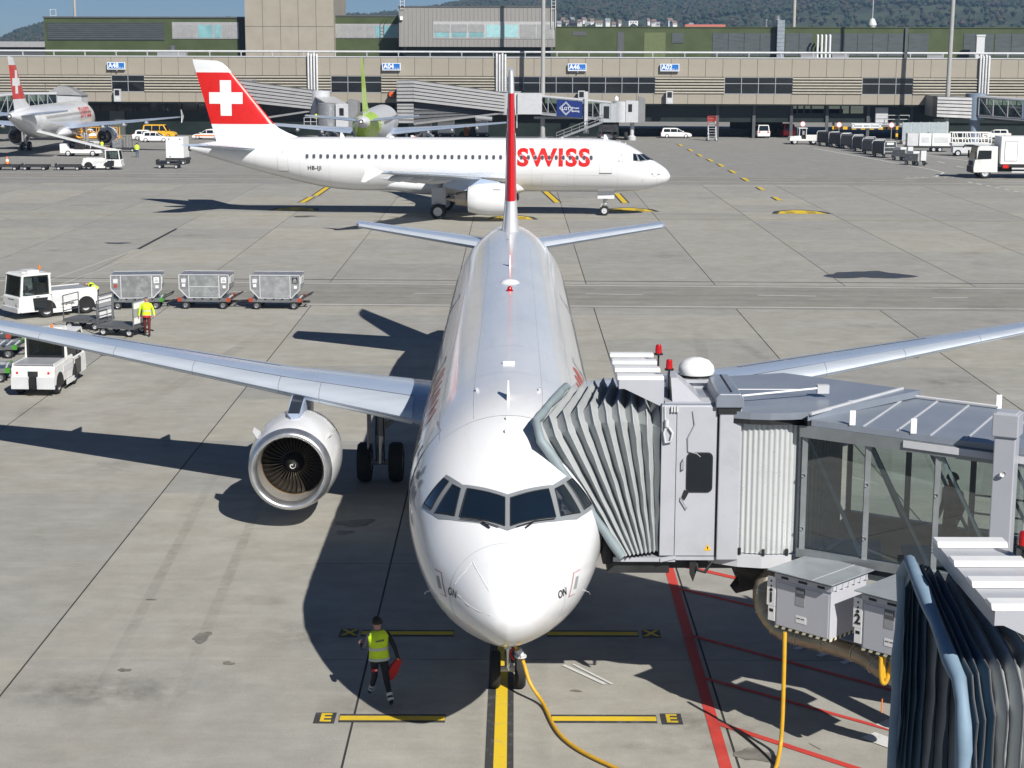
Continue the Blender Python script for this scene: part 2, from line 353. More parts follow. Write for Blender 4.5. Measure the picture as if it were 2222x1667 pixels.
# stains
STAIN = M('wet_stain', (.05, .047, .042), .35, var=.4, vs=1.2)
def blob(cx, cy, rx, ry, seed, z=.011, n=28):
    rnd = random.Random(seed); ph = [rnd.uniform(0, 6.3) for _ in range(4)]; pts = []
    for k in range(n):
        t = 2*math.pi*k/n; r = 1+.22*math.sin(2*t+ph[0])+.16*math.sin(3*t+ph[1])+.1*math.sin(5*t+ph[2])+.06*math.sin(9*t+ph[3])
        pts.append((cx+rx*r*math.cos(t), cy+ry*r*math.sin(t), z))
    return MB().add(pts, [tuple(range(n))])
for u, v, rx, ry, sd in ((1885, 597, 2.0, 1.9, 3), (255, 528, .7, .5, 8), (660, 470, .8, .6, 2)):
    p = at_z(u, v); marking('wet_stain', blob(p.x, p.y, rx, ry, sd), STAIN)
OIL = M('oil_stain', (.19, .18, .155), .6, var=.3, vs=4)
for u, v, rx, ry, sd in ((772, 1135, .42, .4, 1), (748, 1156, .2, .22, 4), (438, 1384, .2, .3, 6), (270, 1455, .12, .1, 7), (496, 1440, .12, .1, 9), (1640, 1640, .35, .3, 11), (1250, 1500, .1, .06, 12), (330, 1302, .1, .05, 13)):
    p = at_z(u, v); marking('oil_stain', blob(p.x, p.y, rx, ry, sd), OIL)

# soft grime patches and tyre marks: dirt lying on the concrete, thinning out towards its edges
def grime_mat(name, amt, scale):
    m, nt, b = base_mat(name); L = nt.links; b.inputs['Base Color'].default_value = (.055, .05, .043, 1); b.inputs['Roughness'].default_value = .75
    tc = nd(nt, 'ShaderNodeTexCoord'); gr = nd(nt, 'ShaderNodeTexGradient', gradient_type='SPHERICAL'); mp = nd(nt, 'ShaderNodeMapping')
    mp.inputs['Location'].default_value = (-1, -1, 0); mp.inputs['Scale'].default_value = (2, 2, 0); L.new(tc.outputs['Generated'], mp.inputs[0]); L.new(mp.outputs[0], gr.inputs[0])
    geo = nd(nt, 'ShaderNodeNewGeometry'); n = nd(nt, 'ShaderNodeTexNoise', Scale=scale, Detail=8, Roughness=.72); L.new(geo.outputs['Position'], n.inputs['Vector'])
    r = nd(nt, 'ShaderNodeMapRange'); r.inputs[1].default_value = .38; r.inputs[2].default_value = .75; r.inputs[4].default_value = amt; L.new(n.outputs[0], r.inputs[0])
    mu = nd(nt, 'ShaderNodeMath', operation='MULTIPLY'); L.new(r.outputs[0], mu.inputs[0]); L.new(gr.outputs[1], mu.inputs[1]); L.new(mu.outputs[0], b.inputs['Alpha'])
    return m
GRM = grime_mat('grime_patch', .34, 1.6); TYR = grime_mat('tyre_mark', .26, 2.2)
rg = random.Random(11); nz = 0
for k in range(46):
    y = rg.choice((rg.uniform(0, 30), rg.uniform(0, 55), rg.uniform(30, 130))); x = rg.uniform(-.28, .28)*(y+28); rx, ry = rg.uniform(.5, 2.6), rg.uniform(.4, 1.6); nz += 1
    z = .0205+.0006*nz
    tag(MB().quad((x-rx, y-ry, z), (x+rx, y-ry, z), (x+rx, y+ry, z), (x-rx, y+ry, z)).go('grime', GRM), kind='structure')
for x, y0, y1, w, dx in ((-.75, -6, 30, .22, .3), (.55, -6, 30, .22, .2), (-6.2, -2, 30, .13, -1.2), (-7.8, -2, 30, .13, -1.3), (7, 30, 56, .25, 2), (12, 30, 56, .25, -3), (-14, 26, 58, .28, 4)):
    nz += 1; z = .0205+.0006*nz; tag(MB().quad((x-w, y0, z), (x+w, y0, z), (x+w+dx, y1, z), (x-w+dx, y1, z)).go('tyre_mark', TYR), kind='structure')
for y, w in ((108.5, .9), (104.6, .5), (145.9, .8), (149.5, .8), (60.5, .5), (62.2, .5), (64.2, .5)):
    nz += 1; z = .0205+.0006*nz; tag(MB().quad((-75, y+2.6, z), (75, y-3.2, z), (75, y-3.2+w, z), (-75, y+2.6+w, z)).go('tyre_mark', TYR), kind='structure')
# ================================================================== AIRCRAFT
NOSE = [(0, .02, 3.06, 3.02), (.04, .17, 3.2, 2.89), (.1, .28, 3.32, 2.79), (.3, .5, 3.6, 2.58), (.65, .77, 3.88, 2.40), (1.2, 1.08, 4.22, 2.2), (1.7, 1.32, 4.5, 2.07), (2.2, 1.5, 4.84, 1.97),
        (2.8, 1.66, 5.22, 1.91), (3.4, 1.78, 5.52, 1.88), (4.2, 1.89, 5.77, 1.85), (5.2, 1.95, 5.92, 1.83), (6.5, 1.975, 5.97, 1.83)]
TAIL = [(24, 1.975, 5.97, 1.83), (26, 1.955, 5.97, 1.95), (28, 1.87, 5.96, 2.28), (30, 1.69, 5.93, 2.75), (32, 1.43, 5.86, 3.25), (34, 1.09, 5.74, 3.82), (35.5, .8, 5.6, 4.25), (36.8, .48, 5.4, 4.62), (37.4, .3, 5.24, 4.83), (37.57, .2, 5.15, 4.9)]
def smooth_tab(tab, y):
    """monotone cubic through the station table"""
    n = len(tab)
    if y <= tab[0][0]: return tab[0][1:]
    if y >= tab[-1][0]: return tab[-1][1:]
    i = max(k for k in range(n-1) if tab[k][0] <= y)
    h = tab[i+1][0]-tab[i][0]; t = (y-tab[i][0])/h; out = []
    for c in (1, 2, 3):
        d = [(tab[k+1][c]-tab[k][c])/(tab[k+1][0]-tab[k][0]) for k in range(n-1)]
        def mk(k):
            if k == 0: return d[0]
            if k == n-1: return d[-1]
            return 0 if d[k-1]*d[k] <= 0 else 2*d[k-1]*d[k]/(d[k-1]+d[k])
        m0, m1 = mk(i)*h, mk(i+1)*h; a, b = tab[i][c], tab[i+1][c]
        out.append((2*t**3-3*t*t+1)*a+(t**3-2*t*t+t)*m0+(-2*t**3+3*t*t)*b+(t**3-t*t)*m1)
    return tuple(out)
def airfoil(n=11, t=.12):
    xs = [(1-math.cos(math.pi*i/n))/2 for i in range(n+1)]
    th = lambda x: 5*t*(.2969*math.sqrt(max(x, 0))-.126*x-.3516*x*x+.2843*x**3-.1036*x**4)
    return xs, th
def build_airliner(name, label, plug, livery, loc, rz, detail=1, group=None, reg=None):
    """local axes: X sideways, Y aft from the nose tip, Z up from the ground"""
    root = thing(name, label, 'airliner', loc, rz, group)
    PF, PA = (4.27, 2.66) if plug else (0, 0); PT = PF+PA
    tab = NOSE + [(a+PT, b, c, d) for a, b, c, d in TAIL]
    sec = lambda y: smooth_tab(tab, y)
    def surf(y, z):
        hw, t, b = sec(y); zc = (t+b)/2; q = 1-((z-zc)/((t-b)/2))**2
        return hw*math.sqrt(max(q, 0))
    NS = 64 if detail else 36
    ys = [0, .02, .05, .1, .18, .3, .45, .65, .9, 1.2, 1.5, 1.8, 2.1, 2.4, 2.8, 3.2, 3.7, 4.2, 4.8, 5.5, 6.5]
    y = 7.5
    while y < 24+PT: ys.append(y); y += 1.3
    ys += [a+PT for a in (24.2, 25, 26, 27, 28, 29, 30, 31, 32, 33, 34, 34.8, 35.5, 36.2, 36.8, 37.2, 37.57)]
    mb = MB(); rings = []
    for y in ys:
        hw, t, b = sec(y); zc = (t+b)/2; hh = (t-b)/2; pinch = .28*max(0, min(1, (3.4-y)/3.0))
        ring = []
        for k in range(NS):
            th = 2*math.pi*k/NS; sx, cz = math.sin(th), math.cos(th)
            ex = 1+pinch if cz < 0 else 1
            ring.append((hw*math.copysign(abs(sx)**ex, sx), y, zc+hh*cz))
        rings.append(ring)
    mb.loft(rings, 0)
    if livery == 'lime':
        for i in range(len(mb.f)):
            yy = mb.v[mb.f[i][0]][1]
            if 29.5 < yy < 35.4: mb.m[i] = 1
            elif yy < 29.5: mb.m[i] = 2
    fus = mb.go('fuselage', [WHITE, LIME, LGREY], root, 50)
    bvh = BVHTree.FromPolygons([Vector(v) for v in mb.v], [tuple(f) for f in mb.f])
    def snap(p, off):
        p = Vector(p); q, n, i, d = bvh.find_nearest(p)
        out = Vector((q.x, 0, q.z-3.9)); out.y = -.3 if q.y < 4 else 0
        if n.dot(out) < 0: n = -n
        return q+n*off
    def patch(a, b, c, d, off, nu=6, nv=6, dest=None, m=0):
        a, b, c, d = map(Vector, (a, b, c, d)); dest = dest or MB(); vs = []; fs = []
        for i in range(nu+1):
            for j in range(nv+1):
                u, v = i/nu, j/nv; vs.append(snap((a*(1-u)+b*u)*(1-v)+(d*(1-u)+c*u)*v, off))
        for i in range(nu):
            for j in range(nv): fs.append((i*(nv+1)+j, (i+1)*(nv+1)+j, (i+1)*(nv+1)+j+1, i*(nv+1)+j+1))
        return dest.add(vs, fs, m)
    def side_patch(side, y0, y1, z0, z1, off, dest, m=0, nu=4, nv=8):
        vs = []; fs = []
        for i in range(nu+1):
            for j in range(nv+1):
                yy, zz = y0+(y1-y0)*i/nu, z0+(z1-z0)*j/nv; vs.append((side*(surf(yy, zz)+off), yy, zz))
        for i in range(nu):
            for j in range(nv): fs.append((i*(nv+1)+j, (i+1)*(nv+1)+j, (i+1)*(nv+1)+j+1, i*(nv+1)+j+1))
        return dest.add(vs, fs, m)
    def wrap_text(s, side, yc, zc, size, mat, bold, sx, tname, sp=1.0):
        me = text_mesh(s, size, 0, bold, sx, 'CENTER', sp); bm = bmesh.new(); bm.from_mesh(me)
        z = -size
        while z < size:
            bmesh.ops.bisect_plane(bm, geom=bm.verts[:]+bm.edges[:]+bm.faces[:], plane_co=(0, z, 0), plane_no=(0, 1, 0)); z += .09
        for v in bm.verts:
            yy = yc+side*v.co.x; zz = zc+v.co.y; v.co = (side*(surf(yy, zz)+.012), yy, zz)
        bm.to_mesh(me); bm.free(); me.materials.clear(); me.materials.append(mat); put(tname, me, root)
    # cockpit glazing
    FW = [(-.05, 1.985, 4.70), (-.72, 2.35, 4.76), (-.84, 1.9, 4.36), (-.05, 1.41, 4.335)]
    S2 = [(-.84, 2.42, 4.74), (-1.0, 2.62, 4.775), (-1.29, 2.41, 4.31), (-.94, 1.98, 4.365)]
    S3 = [(-1.06, 2.74, 4.79), (-1.16, 2.92, 4.81), (-1.51, 2.93, 4.33), (-1.37, 2.58, 4.325)]
    GT = [(0, 2.05, 4.745), (-.81, 2.49, 4.805), (-1.12, 2.96, 4.875)]; GB = [(0, 1.31, 4.275), (-.87, 1.84, 4.305), (-1.25, 2.22, 4.245), (-1.57, 3.0, 4.25)]
    if livery == 'swiss':
        mir = lambda p, s: (p[0]*-s, p[1], p[2])
        sur = MB()
        for s in (-1, 1):
            m_ = lambda p: mir(p, s)
            patch(m_(GT[0]), m_(GT[1]), m_(GB[1]), m_(GB[0]), .007, 8, 6, sur)
            mid = tuple((a+b)/2 for a, b in zip(GT[1], GT[2]))
            patch(m_(GT[1]), m_(mid), m_(GB[2]), m_(GB[1]), .007, 6, 6, sur); patch(m_(mid), m_(GT[2]), m_(GB[3]), m_(GB[2]), .007, 6, 6, sur)
        sr = sur.go('window_surround', M('window_surround_grey', (.3, .32, .34), .4, .3, var=.05), root, 60)
        for s in (-1, 1):
            for P in (FW, S2, S3):
                q = [mir(p, s) for p in P]
                patch(*q, .016, 6, 6).go('cockpit_window', CKGLASS, root, 60)
                if detail:
                    e = MB()
                    for a, b in zip(q, q[1:]+q[:1]): e.tube([snap(Vector(a)*(1-t)+Vector(b)*t, .018) for t in (0, .2, .4, .6, .8, 1)], .011, 5)
                    e.go('window_seal', BLACK, root, 60)
            if detail:
                w = MB(); A = [snap(mir(p, s), .045) for p in ((-.15, 1.38, 4.30), (-.45, 1.60, 4.33), (-.82, 1.83, 4.345))]
                w.tube(A, .009, 6); w.tube([snap(mir((-.3, 1.42, 4.26), s), .03), snap(mir((-.42, 1.56, 4.32), s), .05)], .018, 6)
                w.go('windscreen_wiper', BLACK, root, 60)
    # doors with recessed outlines and cabin windows on both sides
    door_y = [(5.05, .86, 3.42, 5.32), (29.95+PT, .8, 3.42, 5.22)]
    if plug: door_y += [(13.2, .8, 3.42, 5.2), (24.2, .8, 3.42, 5.2)]
    wsh = MB(); ring = [(math.copysign(abs(math.cos(t))**.7, math.cos(t))*.115, math.copysign(abs(math.sin(t))**.7, math.sin(t))*.175) for t in [2*math.pi*k/14 for k in range(14)]]
    wsh.add([(0, a*1.35, b*1.25) for a, b in ring], [tuple(range(14))], 1)
    wsh.add([(.004, a, b) for a, b in ring], [tuple(range(14))], 0)
    win_me = wsh.mesh('cabin_window', [M('cabin_window_grey', (.075, .08, .09), .15, var=.1), LGREY] if 'cabin_window_grey' not in bpy.data.materials else [bpy.data.materials['cabin_window_grey'], LGREY])
    ZW = 4.56
    for side in ((-1, 1) if detail else (-1,)):
        for yc, w, z0, z1 in door_y:
            o = MB(); side_patch(side, yc-w/2-.03, yc+w/2+.03, z0-.03, z1+.03, .006, o, 0); side_patch(side, yc-w/2, yc+w/2, z0, z1, .012, o, 1)
            side_patch(side, yc-w/2-.06, yc+w/2+.06, z0-.08, z0-.01, .016, o, 2); side_patch(side, yc-.07, yc+.07, 4.75, 4.95, .015, o, 0, 2, 2)
            o.go('cabin_door', [M('door_seam_grey', (.5, .5, .5), .5), WHITE, STEEL], root, 50)
        y = 6.15
        while y < 28.3+PT:
            if not any(abs(y-d[0]) < .55 for d in door_y):
                x = surf(y, ZW); nz = (ZW-3.9)/2.07
                o = put('cabin_window', win_me, root, (side*(x+.008), y, ZW)); o.rotation_euler = (0, -math.asin(nz*.95) if side > 0 else math.pi+math.asin(nz*.95), 0)
            y += .5334
        if not plug and livery == 'swiss':
            for yc in (14.62, 15.48):
                o = MB(); 
                for k, m in ((.02, 0), (0, 1)): side_patch(side, yc-.24-k, yc+.24+k, 4.05-k, 5.05+k, .004+(.02-k)*.15, o, m)
                o.go('overwing_exit', [M('exit_seam_grey', (.55, .55, .55), .5), WHITE], root, 50)
        for y0, y1, z0, z1 in ((8.0, 9.9, 2.35, 3.3), (21.5+PT, 23.3+PT, 2.35, 3.3)):
            c = MB()
            for k, m in ((.02, 0), (0, 1)): side_patch(side, y0-k, y1+k, z0-k, z1+k, .004+(.02-k)*.15, c, m)
            c.go('cargo_door', [M('cargo_seam_grey', (.55, .55, .55), .5), WHITE], root, 50)
        if livery == 'swiss':
            wrap_text('SWISS', side, 9.03 if not plug else 9.4, 4.5, 1.80, RED, .07, 1.06, 'airline_name', 1.13)
            if reg: wrap_text(reg, side, 27.45+PT, 3.66, .42, BLACK, .012, 1.0, 'registration', 1.1)
            st = MB()                                                     # star-shaped alliance emblem of five darts
            for k in range(5):
                t = math.pi/2+k*2*math.pi/5; pts = []
                for rr, dt in ((.10, 0), (.26, .55), (.36, 0.05), (.27, -.2)):
                    yy, zz = 3.85+rr*math.cos(t+dt), 4.5+rr*math.sin(t+dt); pts.append((side*(surf(yy, zz)+.014), yy, zz))
                st.add(pts, [(0, 1, 2, 3)])
            st.go('alliance_emblem', MGREY, root)
            if detail:
                h = MB(); patch((side*-1.29*-1, 1.66, 3.49), (side*1.16, 1.40, 3.50), (side*1.07, 1.16, 3.12), (side*1.2, 1.4, 3.1), .004, 3, 4, h, 0)
                patch((side*1.275, 1.64, 3.475), (side*1.165, 1.42, 3.485), (side*1.085, 1.19, 3.14), (side*1.2, 1.41, 3.12), .009, 3, 4, h, 1)
                patch((side*1.25, 1.55, 3.40), (side*1.2, 1.45, 3.41), (side*1.15, 1.33, 3.22), (side*1.2, 1.44, 3.2), .014, 2, 3, h, 2)
                h.go('service_hatch', [M('hatch_seam_red', (.45, .2, .18), .5), WHITE, MGREY], root, 50)
                me = text_mesh('ON', .2, 0, .002)
                for v in me.vertices:
                    # lettering lies on the side of the nose, reading towards the front
                    p = Vector((side*1.0, .93, 3.27))+Vector((side*.55, .84, 0)).normalized()*(v.co.x*side)+Vector((side*.0, 0, 1))*v.co.y
                    v.co = snap(p, .014)
                me.materials.clear(); me.materials.append(BLACK); put('hatch_lettering', me, root)
                seam = MB()
                for pts in (((.6, .92, 3.84), (.75, .85, 3.7), (.86, .9, 3.55), (.89, .95, 3.42)), ((.85, .79, 3.28), (.7, .48, 3.2), (.5, .27, 3.16), (.28, .12, 3.14))):
                    seam.tube([snap((side*a, b, c_), .004) for a, b, c_ in pts], .0045, 5)
                if side < 0: seam.tube([snap((side*(.6-.3*t), .92-.6*t, 3.84-.34*t), .004) for t in (0, .25, .5, .75, 1)], .005, 5)
                seam.go('lightning_strip', WHITE, root, 60)
                pr_ = MB(); q = snap((side*1.32, 2.2, 2.95), .0); pr_.tube([q, q+Vector((side*.08, -.02, -.02)), q+Vector((side*.09, -.13, -.02))], .010, 6); pr_.go('pitot_probe', STEEL, root, 60)
    # skin joints: butt straps around the barrel and lap joints along it, a few millimetres proud
    if detail:
        sj = MB(); ring_y = [1.05, 4.1, 7.4, 10.7, 14.6, 18.5, 22.4, 26.3] + ([30.2, 33.3] if plug else []) + [29+PT-.4, 32.2+PT]
        for yy in ring_y:
            hw, t_, b_ = sec(yy); zc = (t_+b_)/2; hh = (t_-b_)/2; pin = .28*max(0, min(1, (3.4-yy)/3.0)); rr_ = []
            for d_ in (-.007, .007):
                hw, t_, b_ = sec(yy+d_); zc = (t_+b_)/2; hh = (t_-b_)/2
                rr_.append([((hw+.0035)*math.copysign(abs(math.sin(a))**(1+pin if math.cos(a) < 0 else 1), math.sin(a)), yy+d_, zc+(hh+.0035)*math.cos(a)) for a in [2*math.pi*k/64 for k in range(64)]])
            sj.loft(rr_, 0, False)
        for th_ in (.35, .75, 1.25, 1.9):
            for s_ in (-1, 1):
                for y0_ in (4.2,):
                    rr_ = []
                    for i in range(41):
                        yy = 4.2+i*(24+PT-4.2)/40; hw, t_, b_ = sec(yy); zc = (t_+b_)/2; hh = (t_-b_)/2
                        rr_.append([(s_*(hw+.0035)*math.sin(th_+q), yy, zc+(hh+.0035)*math.cos(th_+q)) for q in (-.003, .003)])
                    sj.loft(rr_, 0, False, False)
        tag(sj.go('skin_joints', M('skin_joint_grey', (.52, .53, .54), .4) if 'skin_joint_grey' not in bpy.data.materials else bpy.data.materials['skin_joint_grey'], root, 60), kind='stuff')
    # crown fittings
    if detail:
        def blade(yc, h, l, w=.03):
            z = sec(yc)[1]; MB().loft([[(-w, yc-l, z-.05), (w, yc-l, z-.05), (w, yc+l, z-.05), (-w, yc+l, z-.05)], [(-w*.4, yc+l*.1, z+h), (w*.4, yc+l*.1, z+h), (w*.4, yc+l*.8, z+h), (-w*.4, yc+l*.8, z+h)]]).go('antenna_blade', WHITE, root)
        blade(5.0, .34, .2); blade(25.5, .34, .2); blade(33, .2, .14)
        for yc, w, l in ((3.5, .13, .09), (3.95, .1, .07), (8.4, .26, .12)): MB().box((0, yc, sec(yc)[1]+.02), (w, l, .07)).go('crown_fitting', WHITE, root, bev=.015)
        dm = MB(); z = sec(21.7)[1]; dm.lathe([(-.02, .3), (.03, .28), (.09, .2), (.12, .08), (.125, .01)], 20, (0, 21.7, z-.03), 'z'); dm.go('antenna_dome', WHITE, root, 60)
        bc = MB(); z = sec(19.8)[1]; bc.lathe([(-.03, .1), (.02, .1), (.02, .075), (.1, .06), (.13, .03), (.135, .005)], 16, (0, 19.8, z), 'z'); bc.go('beacon_light', M('beacon_red_glass', (.35, .005, .005), .15), root, 60)
        for s in (-1, 1): MB().box((s*.62, 6.0, sec(6)[1]-.09), (.05, .1, .08)).go('crown_fitting', LGREY, root)
    # belly fairing
    bf = MB(); rings = []
    for t, w, h, zc in ((10.9, .5, .2, 2.1), (11.8, 1.6, .6, 2.15), (13, 2.15, .95, 2.25), (15, 2.25, 1.0, 2.3), (18.5, 2.25, 1.0, 2.3), (20, 2.1, .9, 2.3), (21.6, 1.5, .55, 2.3), (22.6, .6, .25, 2.2)):
        rings.append([(w*math.copysign(abs(math.sin(a))**.8, math.sin(a)), t+PF, zc+h*math.cos(a)*(1 if math.cos(a) > 0 else .75)) for a in [2*math.pi*k/28 for k in range(28)]])
    bf.loft(rings).go('belly_fairing', WHITE, root, 50)
    # wings
    def wing_geo(x):
        le = 12.2+(x-1.95)*.52; te = 18.63 if x < 6.4 else 18.63+(x-6.4)*.27
        zl = 2.72+.099*x; zt = zl-.12+.006*x; tc = .135-.0022*x
        return le+PF, te+PF, zl, zt, tc
    xs, th = airfoil(12, 1.0)
    def wpt(x, f, up, off=0):
        le, te, zl, zt, tc = wing_geo(x); c = te-le; t = th(f)*c*tc*(1.15 if up else -.85)
        return (x, le+f*c, zl+(zt-zl)*f+t+(off if up else -off)+.25*tc*c*.3*math.sin(math.pi*f))
    stations = [1.2, 1.95, 3, 4.2, 5.3, 6.4, 8, 10, 12, 14, 15.6, 16.6, 16.95]
    for s in (-1, 1):
        S = lambda p: (p[0]*s, p[1], p[2])
        w = MB(); rings = []
        for x in stations:
            rings.append([S(wpt(x, f, True)) for f in xs]+[S(wpt(x, f, False)) for f in xs[::-1][1:-1]])
        w.loft(rings); wing = w.go('wing', WINGP, root, 40)
        def shell(f0, f1, x0, x1, off, nm, mat, par, both=.05, k=7):
            fr = [both*(1-i/3) for i in range(3)]; m = MB(); rr = []
            ss = [x0+(x1-x0)*i/4 for i in range(5)]
            for x in ss:
                r_ = [S(wpt(x, f, False, off)) for f in fr] if both else []
                r_ += [S(wpt(x, f0+(f1-f0)*(i/k)**1.5, True, off)) for i in range(k+1)]; rr.append(r_)
            m.loft(rr, 0, False, False); return m.go(nm, mat, par, 40)
        shell(0, .163, 2.55, 16.45, .006, 'slat_gap', M('slat_joint_grey', (.04, .043, .048), .6) if 'slat_joint_grey' not in bpy.data.materials else bpy.data.materials['slat_joint_grey'], wing)
        bands = [(2.55, 5.15), (6.34, 8.92), (8.93, 11.42), (11.43, 13.92), (13.93, 16.45)]
        for x0, x1 in bands: shell(0, .15, x0, x1, .016, 'slat', SLATP, wing)
        shell(0, .15, 5.16, 6.33, .014, 'fixed_leading_edge', SLATP, wing)
        for x0, x1 in ((2.3, 6.3), (6.4, 12.4)): shell(.715, .722, x0, x1, .006, 'flap_seam', GAP, wing, 0)
        for x0 in (6.6, 8.1, 9.6, 11.1): shell(.60, .714, x0, x0+1.44, .012, 'spoiler', WINGP, wing, 0)
        for x in (6.35, 9.2, 12.2):
            le, te, zl, zt, tc = wing_geo(x); c = te-le
            MB().loft([[S((x+r*math.cos(a), yy, zl-.22+dz+r*1.3*math.sin(a))) for a in [2*math.pi*k/10 for k in range(10)]] for yy, r, dz in ((le+.45*c, .03, .05), (le+.6*c, .17, -.02), (le+.85*c, .22, -.06), (te+.35, .13, -.08), (te+.9, .02, -.06))]).go('flap_fairing', LGREY, wing, 60)
        le, te, zl, zt, tc = wing_geo(16.95)
        MB().prism([(le+.3, zl+.02), (te+.25, zl+.95), (te+.45, zl+.9), (te+.1, zl), (te+.4, zl-.65), (te+.15, zl-.7)], 'x', s*16.93, s*17.0).go('wingtip_fence', WHITE, wing)
        # engine: cowl with lip, duct, fan, spinner, core nozzle, pylon, strakes
        EX, EY, EZ = 5.75*s, 11.95+PF, 1.68
        n = 48 if detail else 24; c = (EX, EY, EZ)
        cw = MB().lathe([(.30, 1.10), (.45, 1.135), (.8, 1.18), (1.3, 1.21), (1.9, 1.21), (2.6, 1.15), (3.3, 1.0), (3.35, .95), (3.3, .9), (2.8, .88)], n, c)
        eng = cw.go('engine', WHITE, root, 45)
        MB().lathe([(.30, 1.102), (.14, 1.075), (.05, 1.035), (.0, .985), (.01, .945), (.06, .905), (.16, .875), (.26, .86)], n, c).go('inlet_lip', SILV, eng, 60)
        MB().lathe([(.26, .86), (.5, .845), (.9, .868), (1.02, .873)], n, c).go('inlet_duct', M('inlet_liner', (.36, .34, .31), .4, .3, var=.1), eng, 60)
        MB().lathe([(1.0, .872), (1.04, .872), (1.04, .86)], n, c).go('fan_ring', M('bronze_ring', (.32, .23, .12), .4, .7), eng, 60)
        fb = MB(); NB = 36
        for k in range(NB):
            a = 2*math.pi*k/NB; rr = []
            for i in range(5):
                q = i/4; r = .28+.585*q; tw = .25+.85*q; wd = (.16+.10*q)/2; aa = a+.06*math.sin(q*3)*1.2
                ca, sa = math.cos(aa), math.sin(aa); tx = Vector((-sa, 0, ca)); rad = Vector((ca, 0, sa))
                chord = (tx*math.sin(tw)*s0+Vector((0, 1, 0))*math.cos(tw)) if (s0 := 1) else 0
                base = Vector(c)+rad*r+Vector((0, 1.16, 0)); nrm = chord.cross(rad).normalized()*.008
                rr.append([base-chord*wd-nrm, base+chord*wd-nrm, base+chord*wd+nrm, base-chord*wd+nrm])
            fb.loft(rr)
        fb.go('fan_blades', M('titanium_blade', (.125, .108, .09), .36, .8, var=.2), eng, 40)
        MB().lathe([(1.34, .875), (1.34, .1)], n, c).go('fan_backplate', BLACK, eng)
        MB().lathe([(.66, .005), (.69, .06), (.78, .13), (.95, .21), (1.12, .285), (1.2, .285)], 28, c).go('spinner', M('spinner_black', (.02, .02, .02), .35, coat=.3), eng, 60)
        if detail:
            sp = [Vector(c)+Vector((.012+.014*t)*Vector((math.cos(t*1.0), 0, math.sin(t*1.0))))+Vector((0, .652+.005*t+.0009*t*t, 0)) for t in [i*.33 for i in range(21)]] if False else []
            pts = []
            for i in range(26):
                t = i/25; r = .015+.085*t; a = 4.6*t*1.35+.6; yy = .66+(r/.21)**2*.17
                pts.append(Vector(c)+Vector((r*math.cos(a), yy-.018, r*math.sin(a))))
            MB().tube(pts, [.004+.010*math.sin(math.pi*min(1, i/25+.12)) for i in range(26)], 6).go('spinner_spiral', CLEANW, eng, 60)
        MB().lathe([(2.8, .86), (3.35, .62), (4.3, .47), (4.32, .43), (3.6, .4), (4.6, .2), (5.15, .02)], 28, c).go('core_nozzle', M('hot_section_metal', (.3, .27, .24), .35, .9, var=.15), eng, 50)
        pl = MB(); le, te, zl, zt, tc = wing_geo(5.75)
        pl.loft([[(EX-w, yy, z0), (EX+w, yy, z0), (EX+w*.8, yy, z1), (EX-w*.8, yy, z1)] for yy, w, z0, z1 in ((EY+.95, .05, 2.7, 2.9), (EY+1.15, .2, 2.6, 2.98), (EY+1.9, .24, 2.5, 3.14), (EY+2.7, .25, 2.4, 3.27), (le+.2, .25, 2.4, zl+.02), (le+1.6, .22, 2.3, zl), (le+3.0, .08, 2.6, zl-.1))])
        pl.go('engine_pylon', WINGP if livery == 'swiss' else LGREY, eng, 40)
        if detail:
            tp = MB(); tp.loft([[(EX-.16, yy, z), (EX+.16, yy, z), (EX+.15, yy, z+.012), (EX-.15, yy, z+.012)] for yy, z in ((EY+1.17, 2.985), (EY+1.9, 3.145), (EY+2.6, 3.268))]); tp.go('pylon_cover', M('pylon_cover_dark', (.05, .06, .08), .15, .4), eng)
        for t in (-1, 1):
            a = R(38); d = Vector((t*math.cos(a), 0, math.sin(a))); p = Vector(c)
            MB().loft([[p+d*1.12+Vector((0, .62, -.012)), p+d*1.12+Vector((0, .62, .012)), p+d*1.36+Vector((0, .95, .012)), p+d*1.36+Vector((0, .95, -.012))],
                       [p+d*1.15+Vector((0, 1.5, -.012)), p+d*1.15+Vector((0, 1.5, .012)), p+d*1.4+Vector((0, 1.45, .012)), p+d*1.4+Vector((0, 1.45, -.012))]]).go('engine_strake', WHITE, eng)
        # main gear
        gx, gy = 3.8*s, 17.71+PF
        gm = MB(); gm.cyl((gx, gy, .55), (gx, gy, 1.5), .11, n=14, m=0); gm.cyl((gx, gy, 1.4), (gx-.1*s, gy-.1, 3.0), .17, n=14, m=1)
        gm.cyl((gx-.46, gy, .58), (gx+.46, gy, .58), .09, n=12, m=1); gm.cyl((gx, gy, 1.55), (gx-1.5*s, gy-.2, 2.7), .07, n=10, m=1)
        gm.beam((gx, gy+.18, 1.25), (gx, gy+.45, .95), .12, .06, 1); gm.beam((gx, gy+.45, .95), (gx, gy+.12, .62), .12, .06, 1)
        for q in (-.12, .12): gm.tube([(gx+q, gy-.12, .6), (gx+q, gy-.16, 1.4), (gx+q*.8, gy-.2, 2.4)], .018, 6, 2)
        gear = gm.go('main_gear', [SILV, M('gear_grey', (.34, .34, .35), .4, .2, var=.2), BLACK], root, 45)
        MB().box((gx+.32*s, gy-.05, 1.75), (.04, 1.1, 1.3)).go('gear_door', LGREY, gear, bev=.02)
        for t in (-.4635, .4635): wheel(gear, (gx+t, gy, .585), .585, .43, detail)
    # nose gear
    ng = MB(); gy = 5.07
    ng.cyl((0, gy, .4), (0, gy, 1.1), .065, n=12, m=0); ng.cyl((0, gy, 1.0), (0, gy+.1, 2.1), .1, n=12, m=1); ng.cyl((-.25, gy, .38), (.25, gy, .38), .06, n=10, m=1)
